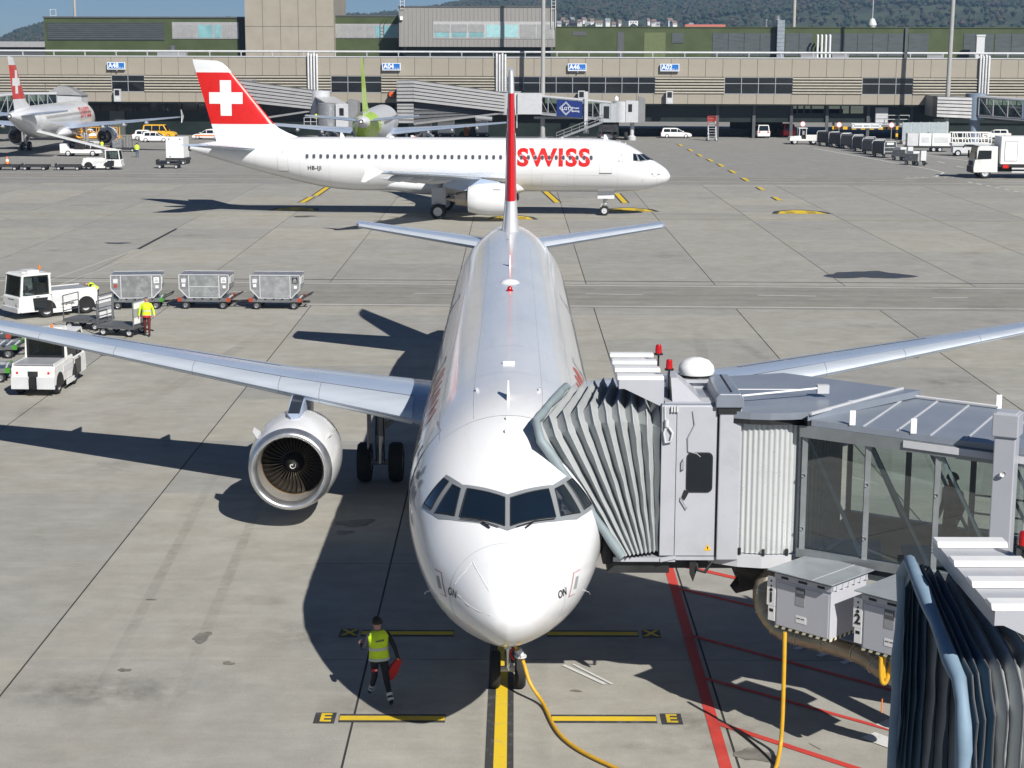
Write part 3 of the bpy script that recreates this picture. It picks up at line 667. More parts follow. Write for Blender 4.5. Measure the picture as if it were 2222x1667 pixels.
    ng.beam((0, gy-.02, 1.3), (0, gy-1.0, 2.0), .09, .09, 1); ng.beam((0, gy+.12, 1.0), (0, gy+.3, .72), .09, .05, 1); ng.beam((0, gy+.3, .72), (0, gy+.06, .45), .09, .05, 1)
    ng.box((0, gy-.14, 1.25), (.42, .1, .14), 1); ng.box((0, gy-.1, .95), (.14, .14, .2), 1)
    gear = ng.go('nose_gear', [SILV, M('nose_gear_white', (.6, .6, .6), .4, var=.1)], root, 45)
    for t in (-.14, .14): MB().lathe([(-.08, .0), (-.08, .08), (.04, .08), (.06, .03)], 14, (t, gy-.2, 1.25)).go('taxi_lamp', SILV, gear, 50)
    for t in (-.43, .43): MB().box((t, gy-.1, 1.62), (.03, 1.3, .6)).go('gear_door', WHITE, gear, bev=.015)
    for t in (-.25, .25): wheel(gear, (t, gy, .38), .38, .22, detail)
    # fin and tailplane
    fLE = lambda z: 30.0+(z-5.9)*.815 if z > 6.75 else 30.69-(6.75-z)*1.5-(6.75-z)**2*.8
    fTE = lambda z: 35.5+(z-5.9)*.272
    xs2, th2 = airfoil(10, 1.0)
    def fin_x(y, z):
        y -= PT; f = (y-fLE(z))/(fTE(z)-fLE(z)); return th2(max(0, min(1, f)))*(fTE(z)-fLE(z))*.096
    zs = [5.3, 5.75, 6.0, 6.3, 6.6, 6.92, 7.6, 8.4, 9.2, 10, 10.88, 11.3, 11.6, 11.76]
    f = MB(); rings = []
    for z in zs:
        e = 0 if z < 11.3 else {11.3: .02, 11.6: .12, 11.76: .4}[z]; a, b = fLE(z)+e, fTE(z)
        rings.append([(th2(q)*(b-a)*.096, PT+a+q*(b-a), z+(.12 if z == 11.76 else 0)*q) for q in xs2]+[(-th2(q)*(b-a)*.096, PT+a+q*(b-a), z+(.12 if z == 11.76 else 0)*q) for q in xs2[::-1][1:-1]])
    f.loft(rings, 0); n = len(rings[0])
    for i in range(len(f.f)):
        z = sum(f.v[k][2] for k in f.f[i])/len(f.f[i])
        f.m[i] = (1 if 6.92 < z < 10.88 else 0) if livery == 'swiss' else (1 if z > 5.9 else 0)
    fin = f.go('tail_fin', [WHITE, RED if livery == 'swiss' else LIME], root, 40)
    if livery == 'swiss':
        for s in (-1, 1):
            cr = MB()
            for y0, y1, z0, z1 in ((-.44, .44, -1.36, 1.36), (-1.32, -.44, -.44, .44), (.44, 1.32, -.44, .44)):
                vs = []; fs = []
                for i in range(5):
                    for j in range(9):
                        yy, zz = 34.55+PT+y0+(y1-y0)*i/4, 8.92+z0+(z1-z0)*j/8; vs.append((s*(fin_x(yy, zz)+.012), yy, zz))
                for i in range(4):
                    for j in range(8): fs.append((i*9+j, (i+1)*9+j, (i+1)*9+j+1, i*9+j+1))
                cr.add(vs, fs)
            cr.go('cross_emblem', CLEANW, fin)
    for s in (-1, 1):
        t = MB(); rings = []
        for x in (.3, 1.0, 2.5, 4.0, 5.5, 6.05, 6.22):
            le, te, z = 31.35+x*.56+(.35 if x == 6.22 else 0), 35.45+x*.24, 4.95+x*.105; c = te-le
            rings.append([(s*x, PT+le+q*c, z+th2(q)*c*.1) for q in xs2]+[(s*x, PT+le+q*c, z-th2(q)*c*.1) for q in xs2[::-1][1:-1]])
        tp = t.loft(rings).go('tailplane', WINGP, root, 40)
        e = MB(); rr = []
        for x in (1.2, 3, 5, 6.0):
            le, te, z = 31.35+x*.56, 35.45+x*.24, 4.95+x*.105; c = te-le; rr.append([(s*x, PT+le+q*c, z+th2(q)*c*.1+.006) for q in (.70, .714)])
        e.loft(rr, 0, False, False).go('elevator_seam', GAP, tp)
        e = MB(); rr = []
        for x in (1.3, 3, 5, 6.1):
            le, te, z = 31.35+x*.56, 35.45+x*.24, 4.95+x*.105; c = te-le
            rr.append([(s*x, PT+le+q*c, z-th2(q)*c*.1-.008) for q in (.08, .03)]+[(s*x, PT+le+q*c, z+th2(q)*c*.1+.008) for q in (0, .03, .09)])
        e.loft(rr, 0, False, False).go('tailplane_leading_edge', SLATP, tp, 40)
    MB().lathe([(37.45+PT, .25), (37.62+PT, .2), (37.6+PT, .15), (37.3+PT, .14)], 18, (0, 0, 5.03)).go('exhaust_outlet', DARKM, root, 50)
    return root, surf, sec
def wheel(par, c, r, w, detail=1, seg=None, rim=None):
    n = seg or (28 if detail else 16); h = w/2
    t = MB().lathe([(-h*.82, r*.58), (-h, r*.72), (-h*.95, r*.88), (-h*.62, r*.985), (0, r), (h*.62, r*.985), (h*.95, r*.88), (h, r*.72), (h*.82, r*.58)], n, c, 'x', 0)
    for s in (-1, 1): t.lathe([(s*h*.82, r*.58), (s*h*.7, r*.56), (s*h*.55, r*.42), (s*h*.6, r*.2), (s*h*.8, r*.16), (s*h*.8, r*.01)], max(12, n//2), c, 'x', 1)
    return t.go('wheel', [RUBBER, rim or LGREY], par, 40)
A1 = build_airliner('airliner', 'large white airliner facing the viewer nose-on at the boarding bridge', True, 'swiss', (0, 0, 0), 0, 1, 'white airliners with red cross fins', None)
A2 = build_airliner('airliner', 'white airliner side-on across the middle, nose right, big red SWISS lettering', False, 'swiss', (12.3, 107.2, 0), R(87.52), 1, 'white airliners with red cross fins', 'HB-IJI')
A3 = build_airliner('airliner', 'white airliner seen from its tail at the far left, parked nose-in to the terminal', False, 'swiss', (-58.3, 212.9, 0), R(180), 0, 'white airliners with red cross fins', 'HB-JLT' if False else None)
A4 = build_airliner('airliner', 'pale airliner with a lime green fin, seen from its tail behind the side-on airliner', False, 'lime', (-16.4, 200.0, 0), R(180), 0)
# ================================================================== TERMINAL (local frame: X along the front, Y away, Z up)
TY = 233.0
BEIGE = M('beige_facade_panel', (.325, .295, .24), .6, var=.07, vs=.5, dirt=(.3, .24, .18), ds=.6, damt=.3)
BEIGE2 = M('cream_louvre_slat', (.385, .36, .30), .5, var=.06, dirt=(.3, .26, .2), damt=.3)
OLIVE = M('olive_green_cladding', (.06, .08, .032), .5, var=.12, vs=.4)
DGR = M('dark_grey_cladding', (.075, .09, .095), .45, var=.15, vs=.5, stretch=(1, 1, 6))
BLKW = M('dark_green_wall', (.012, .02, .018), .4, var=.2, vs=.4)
TGLASS = M('terminal_window_glass', (.012, .014, .016), .08, var=.5, vs=.4, spec=.7)
TEAL = M('teal_window_glass', (.2, .38, .40), .15, var=.2, vs=.5, spec=.7)
ROOFM = M('grey_roof', (.2, .2, .2), .8, var=.15)
GREYBOX = M('grey_corrugated_cladding', (.27, .26, .245), .5, var=.08, vs=1, stretch=(8, 8, .3))
BLIND = M('grey_window_blind', (.3, .3, .3), .55, var=.1, vs=2)
LOUVG = M('grey_louvre_metal', (.27, .27, .275), .5, .15, var=.07, vs=.8)
BGLASS = glass_mat('bridge_glass', (.55, .68, .66), 1.7)
def TL(u, v, dy=0.):
    """photo pixel -> (X, Z) on the plane local y = dy of the terminal"""
    p = at_y(u, v, TY+dy, SL); q = Matrix.Rotation(-RTD, 4, 'Z') @ (p-Vector((0, TY, 0)))
    return q.x, q.z
TX = lambda u, dy=0.: TL(u, 200, dy)[0]
Trot = Matrix.Rotation(RTD, 4, 'Z')
def tw(x, y, z=0.): return Trot @ Vector((x, y, z)) + Vector((0, TY, 0))
term = thing('terminal_building', 'long beige terminal pier with louvred facade bands across the back', 'airport terminal', (0, TY, 0), RTD)
XA, XB = -98., 98.
ZB, Z1, Z2, ZT = 5.05, 6.5, 9.0, 11.72
wins = [(243.5, 314.5, 2), (719, 828, 3), (1100, 1421, 9), (1571.6, 1719, 4), (1870, 1980, 3)]
winx = [(TX(a), TX(b), n) for a, b, n in wins]
PW = 2.53
up = MB().box((0, .06, 0), (PW-.05, .12, ZT-Z2-.02)); up_me = up.mesh('facade_panel', BEIGE)
lo_me = MB().box((0, .06, 0), (PW-.05, .12, Z1-ZB-.02)).mesh('facade_panel', BEIGE)
k = 0; x = XA
while x < XB:
    put('facade_panel', up_me, term, (x+PW/2, -.12, (ZT+Z2)/2)); put('facade_panel', lo_me, term, (x+PW/2, -.12, (ZB+Z1)/2)); x += PW
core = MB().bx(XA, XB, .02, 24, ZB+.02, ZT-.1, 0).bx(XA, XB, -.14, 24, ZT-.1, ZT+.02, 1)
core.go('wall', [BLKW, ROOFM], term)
MB().bx(XA, XB, -.2, .1, ZT-.02, ZT+.13).go('roof_edge', LGREY, term)
edges = [XA]+[e for a, b, n in winx for e in (a, b)]+[XB]
for i in range(0, len(edges), 2):
    a, b = edges[i], edges[i+1]
    for r in range(6):
        z0 = Z1+.02+r*(Z2-Z1)/6; h = (Z2-Z1)/6
        MB().prism([(-.02, z0+.03), (-.26, z0+.05), (-.3, z0+.16), (-.18, z0+h-.12), (-.02, z0+h-.12)], 'x', a+.02, b-.02).go('louvre_slat', BEIGE2, term)
for a, b, n in winx:
    fr = MB(); zm = Z2-.95
    for e in (Z1+.05, zm, Z2-.05): fr.bx(a, b, -.08, .0, e-.05, e+.05)
    for i in range(n+1): fr.bx(a+(b-a)*i/n-.05, a+(b-a)*i/n+.05, -.1, .01, Z1, Z2)
    wf = fr.go('window', MGREY, term)
    for i in range(n):
        for z0, z1 in ((Z1+.1, zm-.05), (zm+.05, Z2-.1)):
            MB().bx(a+(b-a)*i/n+.05, a+(b-a)*(i+1)/n-.05, -.03, -.01, z0, z1).go('pane', TGLASS, wf)
pipe = MB().tube([(XA, -.1, 12.52), (XB, -.1, 12.52)], .15, 10); pipe.go('roof_rail_pipe', OFFW, term, 60)
br_me = MB().bx(-.05, .05, -.25, .05, 11.85, 12.36).box((0, -.1, 12.34), (.3, .3, .05)).mesh('rail_bracket', LGREY)
x = XA+1.2
while x < XB: put('rail_bracket', br_me, term, (x, 0, 0)); x += 4.7
# ground floor: dark glazed wall on the left, open undercroft on the right
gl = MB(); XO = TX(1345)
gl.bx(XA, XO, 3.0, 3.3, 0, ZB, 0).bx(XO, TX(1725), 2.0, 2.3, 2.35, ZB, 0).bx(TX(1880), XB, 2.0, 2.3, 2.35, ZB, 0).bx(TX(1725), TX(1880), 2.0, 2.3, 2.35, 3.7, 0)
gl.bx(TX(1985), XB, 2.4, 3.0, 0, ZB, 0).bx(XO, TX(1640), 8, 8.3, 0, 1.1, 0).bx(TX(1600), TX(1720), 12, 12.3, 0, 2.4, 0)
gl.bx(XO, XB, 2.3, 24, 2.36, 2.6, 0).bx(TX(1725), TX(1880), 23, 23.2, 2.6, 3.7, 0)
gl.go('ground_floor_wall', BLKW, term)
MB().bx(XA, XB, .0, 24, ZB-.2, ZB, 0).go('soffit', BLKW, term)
pm = MB().bx(-1.1, 1.1, -.03, .03, 0, 1.35).mesh('pane', TGLASS)
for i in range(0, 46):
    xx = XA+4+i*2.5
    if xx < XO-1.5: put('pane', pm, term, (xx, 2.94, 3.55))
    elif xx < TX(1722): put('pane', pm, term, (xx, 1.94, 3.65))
for u in (1735, 1750, 1765, 1795, 1830, 1850): MB().bx(TX(u)-.12, TX(u)+.12, 2, 2.15, 3.7, ZB).go('mullion', BLKW, term)
for u in (1375, 1560, 1640, 1722, 1800, 1890, 1985): MB().bx(TX(u)-.22, TX(u)+.22, 1.6, 2.0, 0, ZB).go('column', DGREY, term)
sg = MB().bx(TX(225), TX(258), 2.7, 2.97, 0, 3.6); sg.go('service_door', M('grey_green_door', (.09, .1, .09), .5), term)
MB().bx(TX(1905), TX(1932), 1.2, 1.95, 2.0, 4.6).go('service_cabin', LGREY, term)
tr = MB()
for z in (2.9, 3.5): tr.tube([(TX(1905), .6, z), (TX(1977), .6, z)], .05, 6)
for u in (1905, 1930, 1955, 1977): tr.tube([(TX(u), .6, 2.2), (TX(u), .6, 3.5)], .05, 6)
tr.bx(TX(1905), TX(1985), .5, 2, 2.1, 2.25); tr.go('gallery_railing', LGREY, term)
# vertical pipe bundles
for u0, n in ((671, 4), (1078, 4), (2123, 4)):
    pb = MB()
    for i in range(n):
        xx = TX(u0+i*6.2); pb.tube([(xx, .4, 12.25-.15*(i % 2)), (xx, -.45, 12.2-.15*(i % 2)), (xx, -.5, 11.9), (xx, -.5, 6.6)], .155, 10)
    pb.go('vent_pipes', OFFW, term, 60)
# gate number signs
SIGNW = M('sign_white', (.75, .78, .8), .4, var=.03)
for u0, u1, s, lab in ((235, 274, 'A48', 'leftmost'), (830, 870, 'A04', 'second'), (1232, 1272, 'A46', ''), (1432, 1473, 'A02', '')):
    x0, x1 = TX(u0, -.5), TX(u1, -.5); w = x1-x0
    t = thing('gate_sign', 'white and blue gate sign reading %s on the beige facade' % s, 'sign', tw((x0+x1)/2, -.5, 10.35), RTD, 'gate number signs')
    MB().box((0, 0, 0), (w, .3, 1.08)).go('sign_box', SIGNW, t)
    MB().box((0, -.155, .02), (w-.24, .02, .84)).go('sign_face', M('sign_sky_blue', (.02, .15, .48), .4), t)
    sign_text(s, .98, SIGNW, t, (-w/2+.2, -.17, .02), bold=.035, sx=.95, align='LEFT'); sign_text('-30 -20', .26, SIGNW, t, (w*.27, -.17, -.26), sx=1)
    MB().bx(-w*.3, -w*.26, .1, .45, -.3, .3).bx(w*.26, w*.3, .1, .45, -.3, .3).go('sign_bracket', MGREY, t)
    if s in ('A48', 'A46'): MB().box((.1, -.02, -.68), (.16, .16, .22)).go('sign_lamp', MGREY, t)
# stand guidance boxes under the windows
for u, s in ((255, 'under the A48 window'), (1453, 'under the A02 sign'), (1262, 'behind the boarding bridge with the blue panel')):
    t = thing('docking_display', 'grey docking display box fixed %s' % s, 'display', tw(TX(u, -.9), -.9, 6.0), RTD, 'stand docking displays')
    MB().bx(-.5, .5, -.3, .3, -.9, .95).go('housing', LGREY, t); MB().bx(-.34, .34, -.33, -.3, .0, .8).go('screen', BLACK, t); MB().bx(-.3, .3, -.33, -.3, -.75, -.2).go('hatch', OFFW, t)
    MB().bx(-.1, .1, .3, .8, -.4, .2).go('bracket', MGREY, t)
t = thing('warning_beacon', 'orange round lamp on a dark box at the left end of the louvred walkway', 'lamp', tw(TX(850, -1), -1, 6.3), RTD)
MB().lathe([(-.35, .05), (-.3, .4), (.3, .4), (.35, .05)], 14, (0, 0, 0), 'y').go('lens', M('orange_lens', (.8, .13, .03), .3), t); MB().bx(-.45, .45, .35, .7, -.6, .45).go('housing', DGREY, t)
# ---- upper storeys set back on the roof
def upper(name, label, cat, dy): return thing(name, label, cat, tw(0, dy, 11.74), RTD)
gh = upper('green_rooftop_building', 'olive green rooftop storey with a dark louvre panel, left of the beige tower', 'building', 12.)
X = lambda u: TX(u, 12.)
ZG = TL(300, 39, 12.)[1]-11.74
MB().bx(X(102), X(535), 0, 14, 0, ZG).go('wall', OLIVE, gh); MB().bx(X(102)-.1, X(535), -.15, 14, ZG-.02, ZG+.2).go('roof_edge', DGREY, gh)
zz = lambda v, dy=12.: TL(300, v, dy)[1]-11.74
lp = MB().bx(X(109), X(361), -.12, 0, zz(87.6), zz(49.5))
lvp = lp.go('louvre_panel', DGR, gh)
for i in range(9): MB().bx(X(109), X(361), -.2, -.12, zz(87.6)+.12+i*.31, zz(87.6)+.2+i*.31).go('louvre_blade', DGR, lvp)
wb = MB().bx(X(378), X(522), -.1, 0, zz(84), zz(48)); wbo = wb.go('window_band', M('band_frame_grey', (.33, .33, .34), .5), gh)
cells = [(379, 395, BLIND), (397, 431, BLIND), (434, 466, TEAL), (471, 484, TEAL), (487, 504, BLIND), (506, 520, BLIND)]
for a, b, m in cells: MB().bx(X(a), X(b), -.14, -.08, zz(82), zz(54)).go('window', m, wbo)
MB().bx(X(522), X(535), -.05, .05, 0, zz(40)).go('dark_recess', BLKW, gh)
for u in (301, 203, 441): MB().bx(X(u)-.02, X(u)+.02, -.02, .01, .1, zz(88)).go('cladding_seam', DGREY, gh)
bt = upper('beige_tower', 'plain beige tower block rising out of the frame above the terminal', 'tower', 9.)
XT = lambda u: TX(u, 9.)
for i in range(5):
    for j in range(4):
        a, b = XT(535), XT(727); w = (b-a)/5
        MB().bx(a+i*w+.03, a+(i+1)*w-.03, 0, .15, j*4.55+.03, (j+1)*4.55-.03).go('facade_panel', BEIGE, bt)
MB().bx(XT(535)+.05, XT(727)-.05, .12, 14, 0, 18.1).go('wall', BEIGE, bt)
g2 = upper('green_rooftop_building', 'small olive green storey with a window band between tower and grey block', 'building', 11.)
X = lambda u: TX(u, 11.); zz = lambda v: TL(800, v, 11.)[1]-11.74
MB().bx(X(727), X(868), 0, 12, 0, zz(36)).go('wall', OLIVE, g2); MB().bx(X(727), X(868), -.1, 12, zz(36)-.01, zz(36)+.2).go('roof_edge', DGREY, g2)
wbo = MB().bx(X(727), X(866), -.1, 0, zz(83), zz(52)).go('window_band', M('band_frame_grey2', (.33, .33, .34), .5), g2)
for a, b, m in ((728, 756, BLIND), (759, 793, BLIND), (796, 813, BLIND), (816, 829, TEAL), (834, 865, TEAL)): MB().bx(X(a), X(b), -.14, -.08, zz(81), zz(56)).go('window', m, wbo)
gb = upper('grey_rooftop_block', 'grey corrugated rooftop block with a row of seven windows', 'building', 5.)
X = lambda u: TX(u, 5.); zz = lambda v: TL(1030, v, 5.)[1]-11.74
MB().bx(X(867), X(1203), 0, 14, zz(102), zz(16)).go('wall', GREYBOX, gb); MB().bx(X(867)-.1, X(1203)+.1, -.1, 14, zz(16)-.01, zz(16)+.18).go('roof_edge', DGREY, gb)
MB().bx(X(880), X(1190), 1.2, 13, 0, zz(101)).go('base', BLKW, gb)
rib_me = MB().bx(-.03, .03, -.05, .0, zz(102)+.02, zz(16)-.02).mesh('cladding_rib', GREYBOX)
x = X(867)+.2
while x < X(1203)-.1: put('cladding_rib', rib_me, gb, (x, 0, 0)); x += .62
wbo = MB().bx(X(941), X(1201), -.09, 0, zz(84), zz(47)).go('window_band', M('band_frame_light', (.42, .42, .42), .5), gb)
for i in range(7):
    a, b = 943+i*37, 977+i*37
    if i < 3:
        MB().bx(X(a), X(b), -.14, -.07, zz(70), zz(53)).go('window', BLIND, wbo); MB().bx(X(a)+.08, X(b)-.08, -.13, -.07, zz(81), zz(71)).go('window', TEAL, wbo)
    elif i < 5: MB().bx(X(a)+.1, X(b)-.1, -.13, -.07, zz(81), zz(54)).go('window', M('pale_teal_glass', (.33, .55, .56), .2, var=.1), wbo)
    else: MB().bx(X(a), X(min(b, 1199)), -.14, -.07, zz(82), zz(53)).go('window', BLIND, wbo)
MB().box((X(873), -.25, zz(40)), (.4, .4, .55)).go('security_camera', CLEANW, gb)
for u in (875, 1200):
    ld_ = thing('roof_ladder', 'white cage ladder on the %s end of the grey rooftop block' % ('left' if u < 1000 else 'right'), 'ladder', tw(X(u), 4.7, 11.74+zz(16)), RTD)
    m_ = MB()
    for dx in (-.3, .3): m_.tube([(dx, 0, -3 if u > 1000 else 0), (dx, 0, 3.2)], .05, 6)
    for i in range(7): m_.tube([(-.3, 0, i*.5-.2), (.3, 0, i*.5-.2)], .035, 6)
    m_.tube([(-.3, 0, 3.2), (-.3, 1, 3.2)], .05, 6).tube([(.3, 0, 3.2), (.3, 1, 3.2)], .05, 6); m_.go('ladder_frame', OFFW, ld_)
g3 = upper('green_rooftop_building', 'long olive green and dark glass rooftop storey on the right', 'building', 12.)
X = lambda u: TX(u, 12.); zz = lambda v: TL(1500, v, 12.)[1]-11.74
ZR = zz(60)
MB().bx(X(1200), X(2420), 0, 14, 0, ZR).go('wall', OLIVE, g3); MB().bx(X(1200), X(2420), -.12, 14, ZR-.01, ZR+.12).go('roof_edge', OLIVE, g3)
for a, b in ((1543, 1680), (1700, 1760), (1790, 1955), (1966, 2010), (2085, 2150), (2152, 2260), (2265, 2400), (1455, 1481)):
    n = max(1, round((b-a)/36))
    for i in range(n):
        MB().bx(X(a+(b-a)*i/n)+.04, X(a+(b-a)*(i+1)/n)-.04, -.08, 0, .3 if a > 1500 else 2.2, zz(72)).go('glass_panel', DGR, g3)
MB().bx(X(1241), X(1271), -.06, 0, zz(78), zz(69)).go('vent_grille', DGREY, g3); MB().bx(X(1338), X(1352), -.1, 0, .05, zz(70)).go('cladding_strip', DGREY, g3)
dd = MB().bx(X(1396), X(1442), -.06, 0, .05, zz(71)); dd.go('service_door', M('olive_door', (.12, .15, .065), .5), g3)
MB().bx(X(1958), X(1964), -.35, -.05, 0, ZR).go('downpipe', DGREY, g3)
# rooftop plant
def roof_item(name, label, cat, u, dy, grp=None): return thing(name, label, cat, tw(TX(u, dy), dy, 11.74), RTD, grp)
t = roof_item('roof_duct', 'tall square metal duct climbing the green rooftop storey', 'duct', 1690, 11.)
d_ = MB()
for i in range(9): d_.bx(-.55, .55, -.5, .5, i*.58, i*.58+.54)
d_.bx(-.55, .55, -.5, 3, 5.2, 5.7); d_.go('duct_run', M('galvanised_duct', (.36, .4, .44), .4, .5, var=.15), t)
t = roof_item('roof_ventilator', 'steel cylinder ventilators on the right green roof', 'ventilator', 1676, 14.)
MB().lathe([(4, .01), (4, .7), (6.0, .7), (6.4, .75), (6.45, .01)], 18, (.4, 0, 0), 'z').go('cylinder', STEEL, t, 50); MB().lathe([(4, .01), (4, .4), (5.9, .4), (5.95, .01)], 14, (-1.3, 0, 0), 'z').go('cylinder', STEEL, t, 50); MB().bx(-4.2, -2.2, -.5, .5, 4, 4.7).go('plant_box', OFFW, t)
t = roof_item('roof_ventilator', 'steel cylinder ventilator on a low frame before the left green storey', 'ventilator', 377, 5.)
MB().lathe([(.6, .01), (.6, .48), (1.55, .48), (1.62, .52), (1.65, .01)], 18, (0, 0, 0), 'z').go('cylinder', STEEL, t, 50); MB().bx(-2.2, 2.2, -.6, .6, 0, .62).go('plant_box', MGREY, t)
t = roof_item('vent_pipes', 'four white vent pipes standing in a row before the dark glass storey', 'pipes', 1784, 10.)
for i in range(4): MB().tube([(-.95+i*.62, .6, 3.4), (-.95+i*.62, 0, 3.4), (-.95+i*.62, -.05, 3.2), (-.95+i*.62, -.05, .6), (-.95+i*.62, -.3, 0)], .17, 10).go('pipe', OFFW, t, 60)
t = roof_item('roof_vent_stack', 'pale boxy vent stack at the right end of the roof', 'vent', 2121, 9.)
MB().bx(-.6, .6, -.5, .5, 0, 3.3).bx(-.68, .68, -.58, .58, 3.3, 3.55).go('stack', OFFW, t)
t = roof_item('siren_mast', 'white domed siren with a thin spire on the right green roof', 'siren', 1887, 14.)
MB().lathe([(3.9, .01), (3.9, .7), (4.4, .7), (4.45, .5), (4.9, .5), (4.95, .65), (5.2, .65), (5.9, .35), (6.1, .01)], 18, (0, 0, 0), 'z').go('siren_head', OFFW, t, 50); MB().tube([(0, 0, 6), (0, 0, 9.6)], .05, 6).go('spire', OFFW, t)
for u, dy, h, lab in ((170, 14., 16, 'thin mast standing on the left green roof'), (1718, 15., 16, 'tall mast standing on the right green roof')):
    t = roof_item('roof_mast', lab, 'mast', u, dy); MB().tube([(0, 0, 3.5), (0, 0, h)], .26 if u > 200 else .2, 10).go('mast_tube', M('mast_grey%d' % u, (.4, .38, .34), .5), t, 60); MB().bx(-.4, .4, -.4, .4, 3.4, 3.7).go('foot', MGREY, t)
t = roof_item('roof_antenna', 'small white antenna frame on the left green roof', 'antenna', 123, 13.)
m_ = MB()
for dx in (-.45, .45): m_.tube([(dx, 0, 5.4), (dx, 0, 7.2)], .04, 6)
for z in (6.2, 7.1): m_.tube([(-.5, 0, z), (.5, 0, z)], .04, 6)
m_.go('antenna_frame', OFFW, t)
for u, lab in ((1752, 'beside the vent pipes'), (1820, 'right of the vent pipes'), (2025, 'near the right lamp pole')):
    t = roof_item('plant_box', 'low grey plant box on the roof edge %s' % lab, 'roof plant', u, 1.5); MB().bx(-1.2, 1.2, -.4, .4, 0, .5).go('casing', MGREY, t); MB().bx(-1.25, 1.25, -.45, .45, .5, .56).go('lid', LGREY, t)
# lamp poles in front of the terminal
for u, dy, lab in ((1178, -5.4, 'tall grey lamp pole in front of the terminal, right of the middle fin'), (2057, -8.2, 'tall grey lamp pole near the right edge beside the grey hoarding')):
    p = tw(TX(u, dy), dy); t = thing('lamp_pole', lab, 'lamp post', p, 0, 'tall apron lamp poles')
    MB().tube([(0, 0, 0), (0, 0, 8), (.3 if u > 2000 else 0, 0, 42)], [.36, .32, .24], 12).go('pole', M('pole_grey%d' % u, (.36, .36, .35), .5, var=.05), t, 60)
    MB().lathe([(0, .7), (.3, .7), (.32, .4), (.8, .38)], 14, (0, 0, 0), 'z').go('base_flange', MGREY, t)
    MB().box((0, 0, 42), (3, .4, .3)).go('lamp_head', MGREY, t)

# ================================================================== FAR WALKWAYS AND BRIDGES
def louvred_ramp(par, P0, P1, h0, h1, nsl, depth, mat):
    """sloping box faced with nsl slats; P0/P1 = (X, y, z_bottom), heights h0/h1"""
    (xa, ya, za), (xb, yb, zb) = P0, P1
    MB().loft([[(xa, ya+.15, za), (xa, ya+depth, za), (xa, ya+depth, za+h0), (xa, ya+.15, za+h0)], [(xb, yb+.15, zb), (xb, yb+depth, zb), (xb, yb+depth, zb+h1), (xb, yb+.15, zb+h1)]]).go('ramp_core', DGREY, par)
    for i in range(nsl):
        f0, f1 = (i+.12)/nsl, (i+.86)/nsl
        MB().loft([[(xa, ya+.14, za+h0*f0), (xa, ya-.14, za+h0*f0), (xa, ya-.02, za+h0*f1), (xa, ya+.14, za+h0*f1)], [(xb, yb+.14, zb+h1*f0), (xb, yb-.14, zb+h1*f0), (xb, yb-.02, zb+h1*f1), (xb, yb+.14, zb+h1*f1)]]).go('louvre_slat', mat, par)
def tl2(u, v, dy): return TL(u, v, dy)
def glazed_tunnel(par, P0, P1, w, h, bays, panel=None):
    """straight passenger tunnel along P0->P1 (bottom centre line): floor, roof, glass bays with frames and diagonal braces"""
    P0, P1 = Vector(P0), Vector(P1); d = (P1-P0); L = d.length; n = Vector((-d.y, d.x, 0)).normalized(); Z = Vector((0, 0, 1))
    fl = MB().loft([[P0-n*w/2, P0+n*w/2, P0+n*w/2+Z*.3, P0-n*w/2+Z*.3], [P1-n*w/2, P1+n*w/2, P1+n*w/2+Z*.3, P1-n*w/2+Z*.3]]); fl.go('tunnel_floor', MGREY, par)
    rf = MB().loft([[P0-n*(w/2+.1)+Z*h, P0+n*(w/2+.1)+Z*h, P0+n*(w/2+.1)+Z*(h+.2), P0-n*(w/2+.1)+Z*(h+.2)], [P1-n*(w/2+.1)+Z*h, P1+n*(w/2+.1)+Z*h, P1+n*(w/2+.1)+Z*(h+.2), P1-n*(w/2+.1)+Z*(h+.2)]]); rf.go('tunnel_roof', LGREY, par)
    for s in (-1, 1):
        fr = MB(); o = n*s*w/2
        for i in range(bays+1):
            a = P0+d*i/bays+o; fr.beam(a+Z*.3, a+Z*h, .12)
        for i in range(bays):
            a, b = P0+d*i/bays+o, P0+d*(i+1)/bays+o
            if panel and panel[0] <= i < panel[1] and s < 0: continue
            fr.beam(a+Z*h, b+Z*.3, .06)
        fr.beam(P0+o+Z*(h-.06), P1+o+Z*(h-.06), .1); fr.beam(P0+o+Z*.34, P1+o+Z*.34, .1)
        f = fr.go('tunnel_frame', MGREY, par)
        for i in range(bays):
            a, b = P0+d*(i+.04)/bays+o*.97, P0+d*(i+.96)/bays+o*.97
            if panel and panel[0] <= i < panel[1] and s < 0: continue
            MB().quad(a+Z*.32, b+Z*.32, b+Z*(h-.02), a+Z*(h-.02)).go('pane', BGLASS, f)
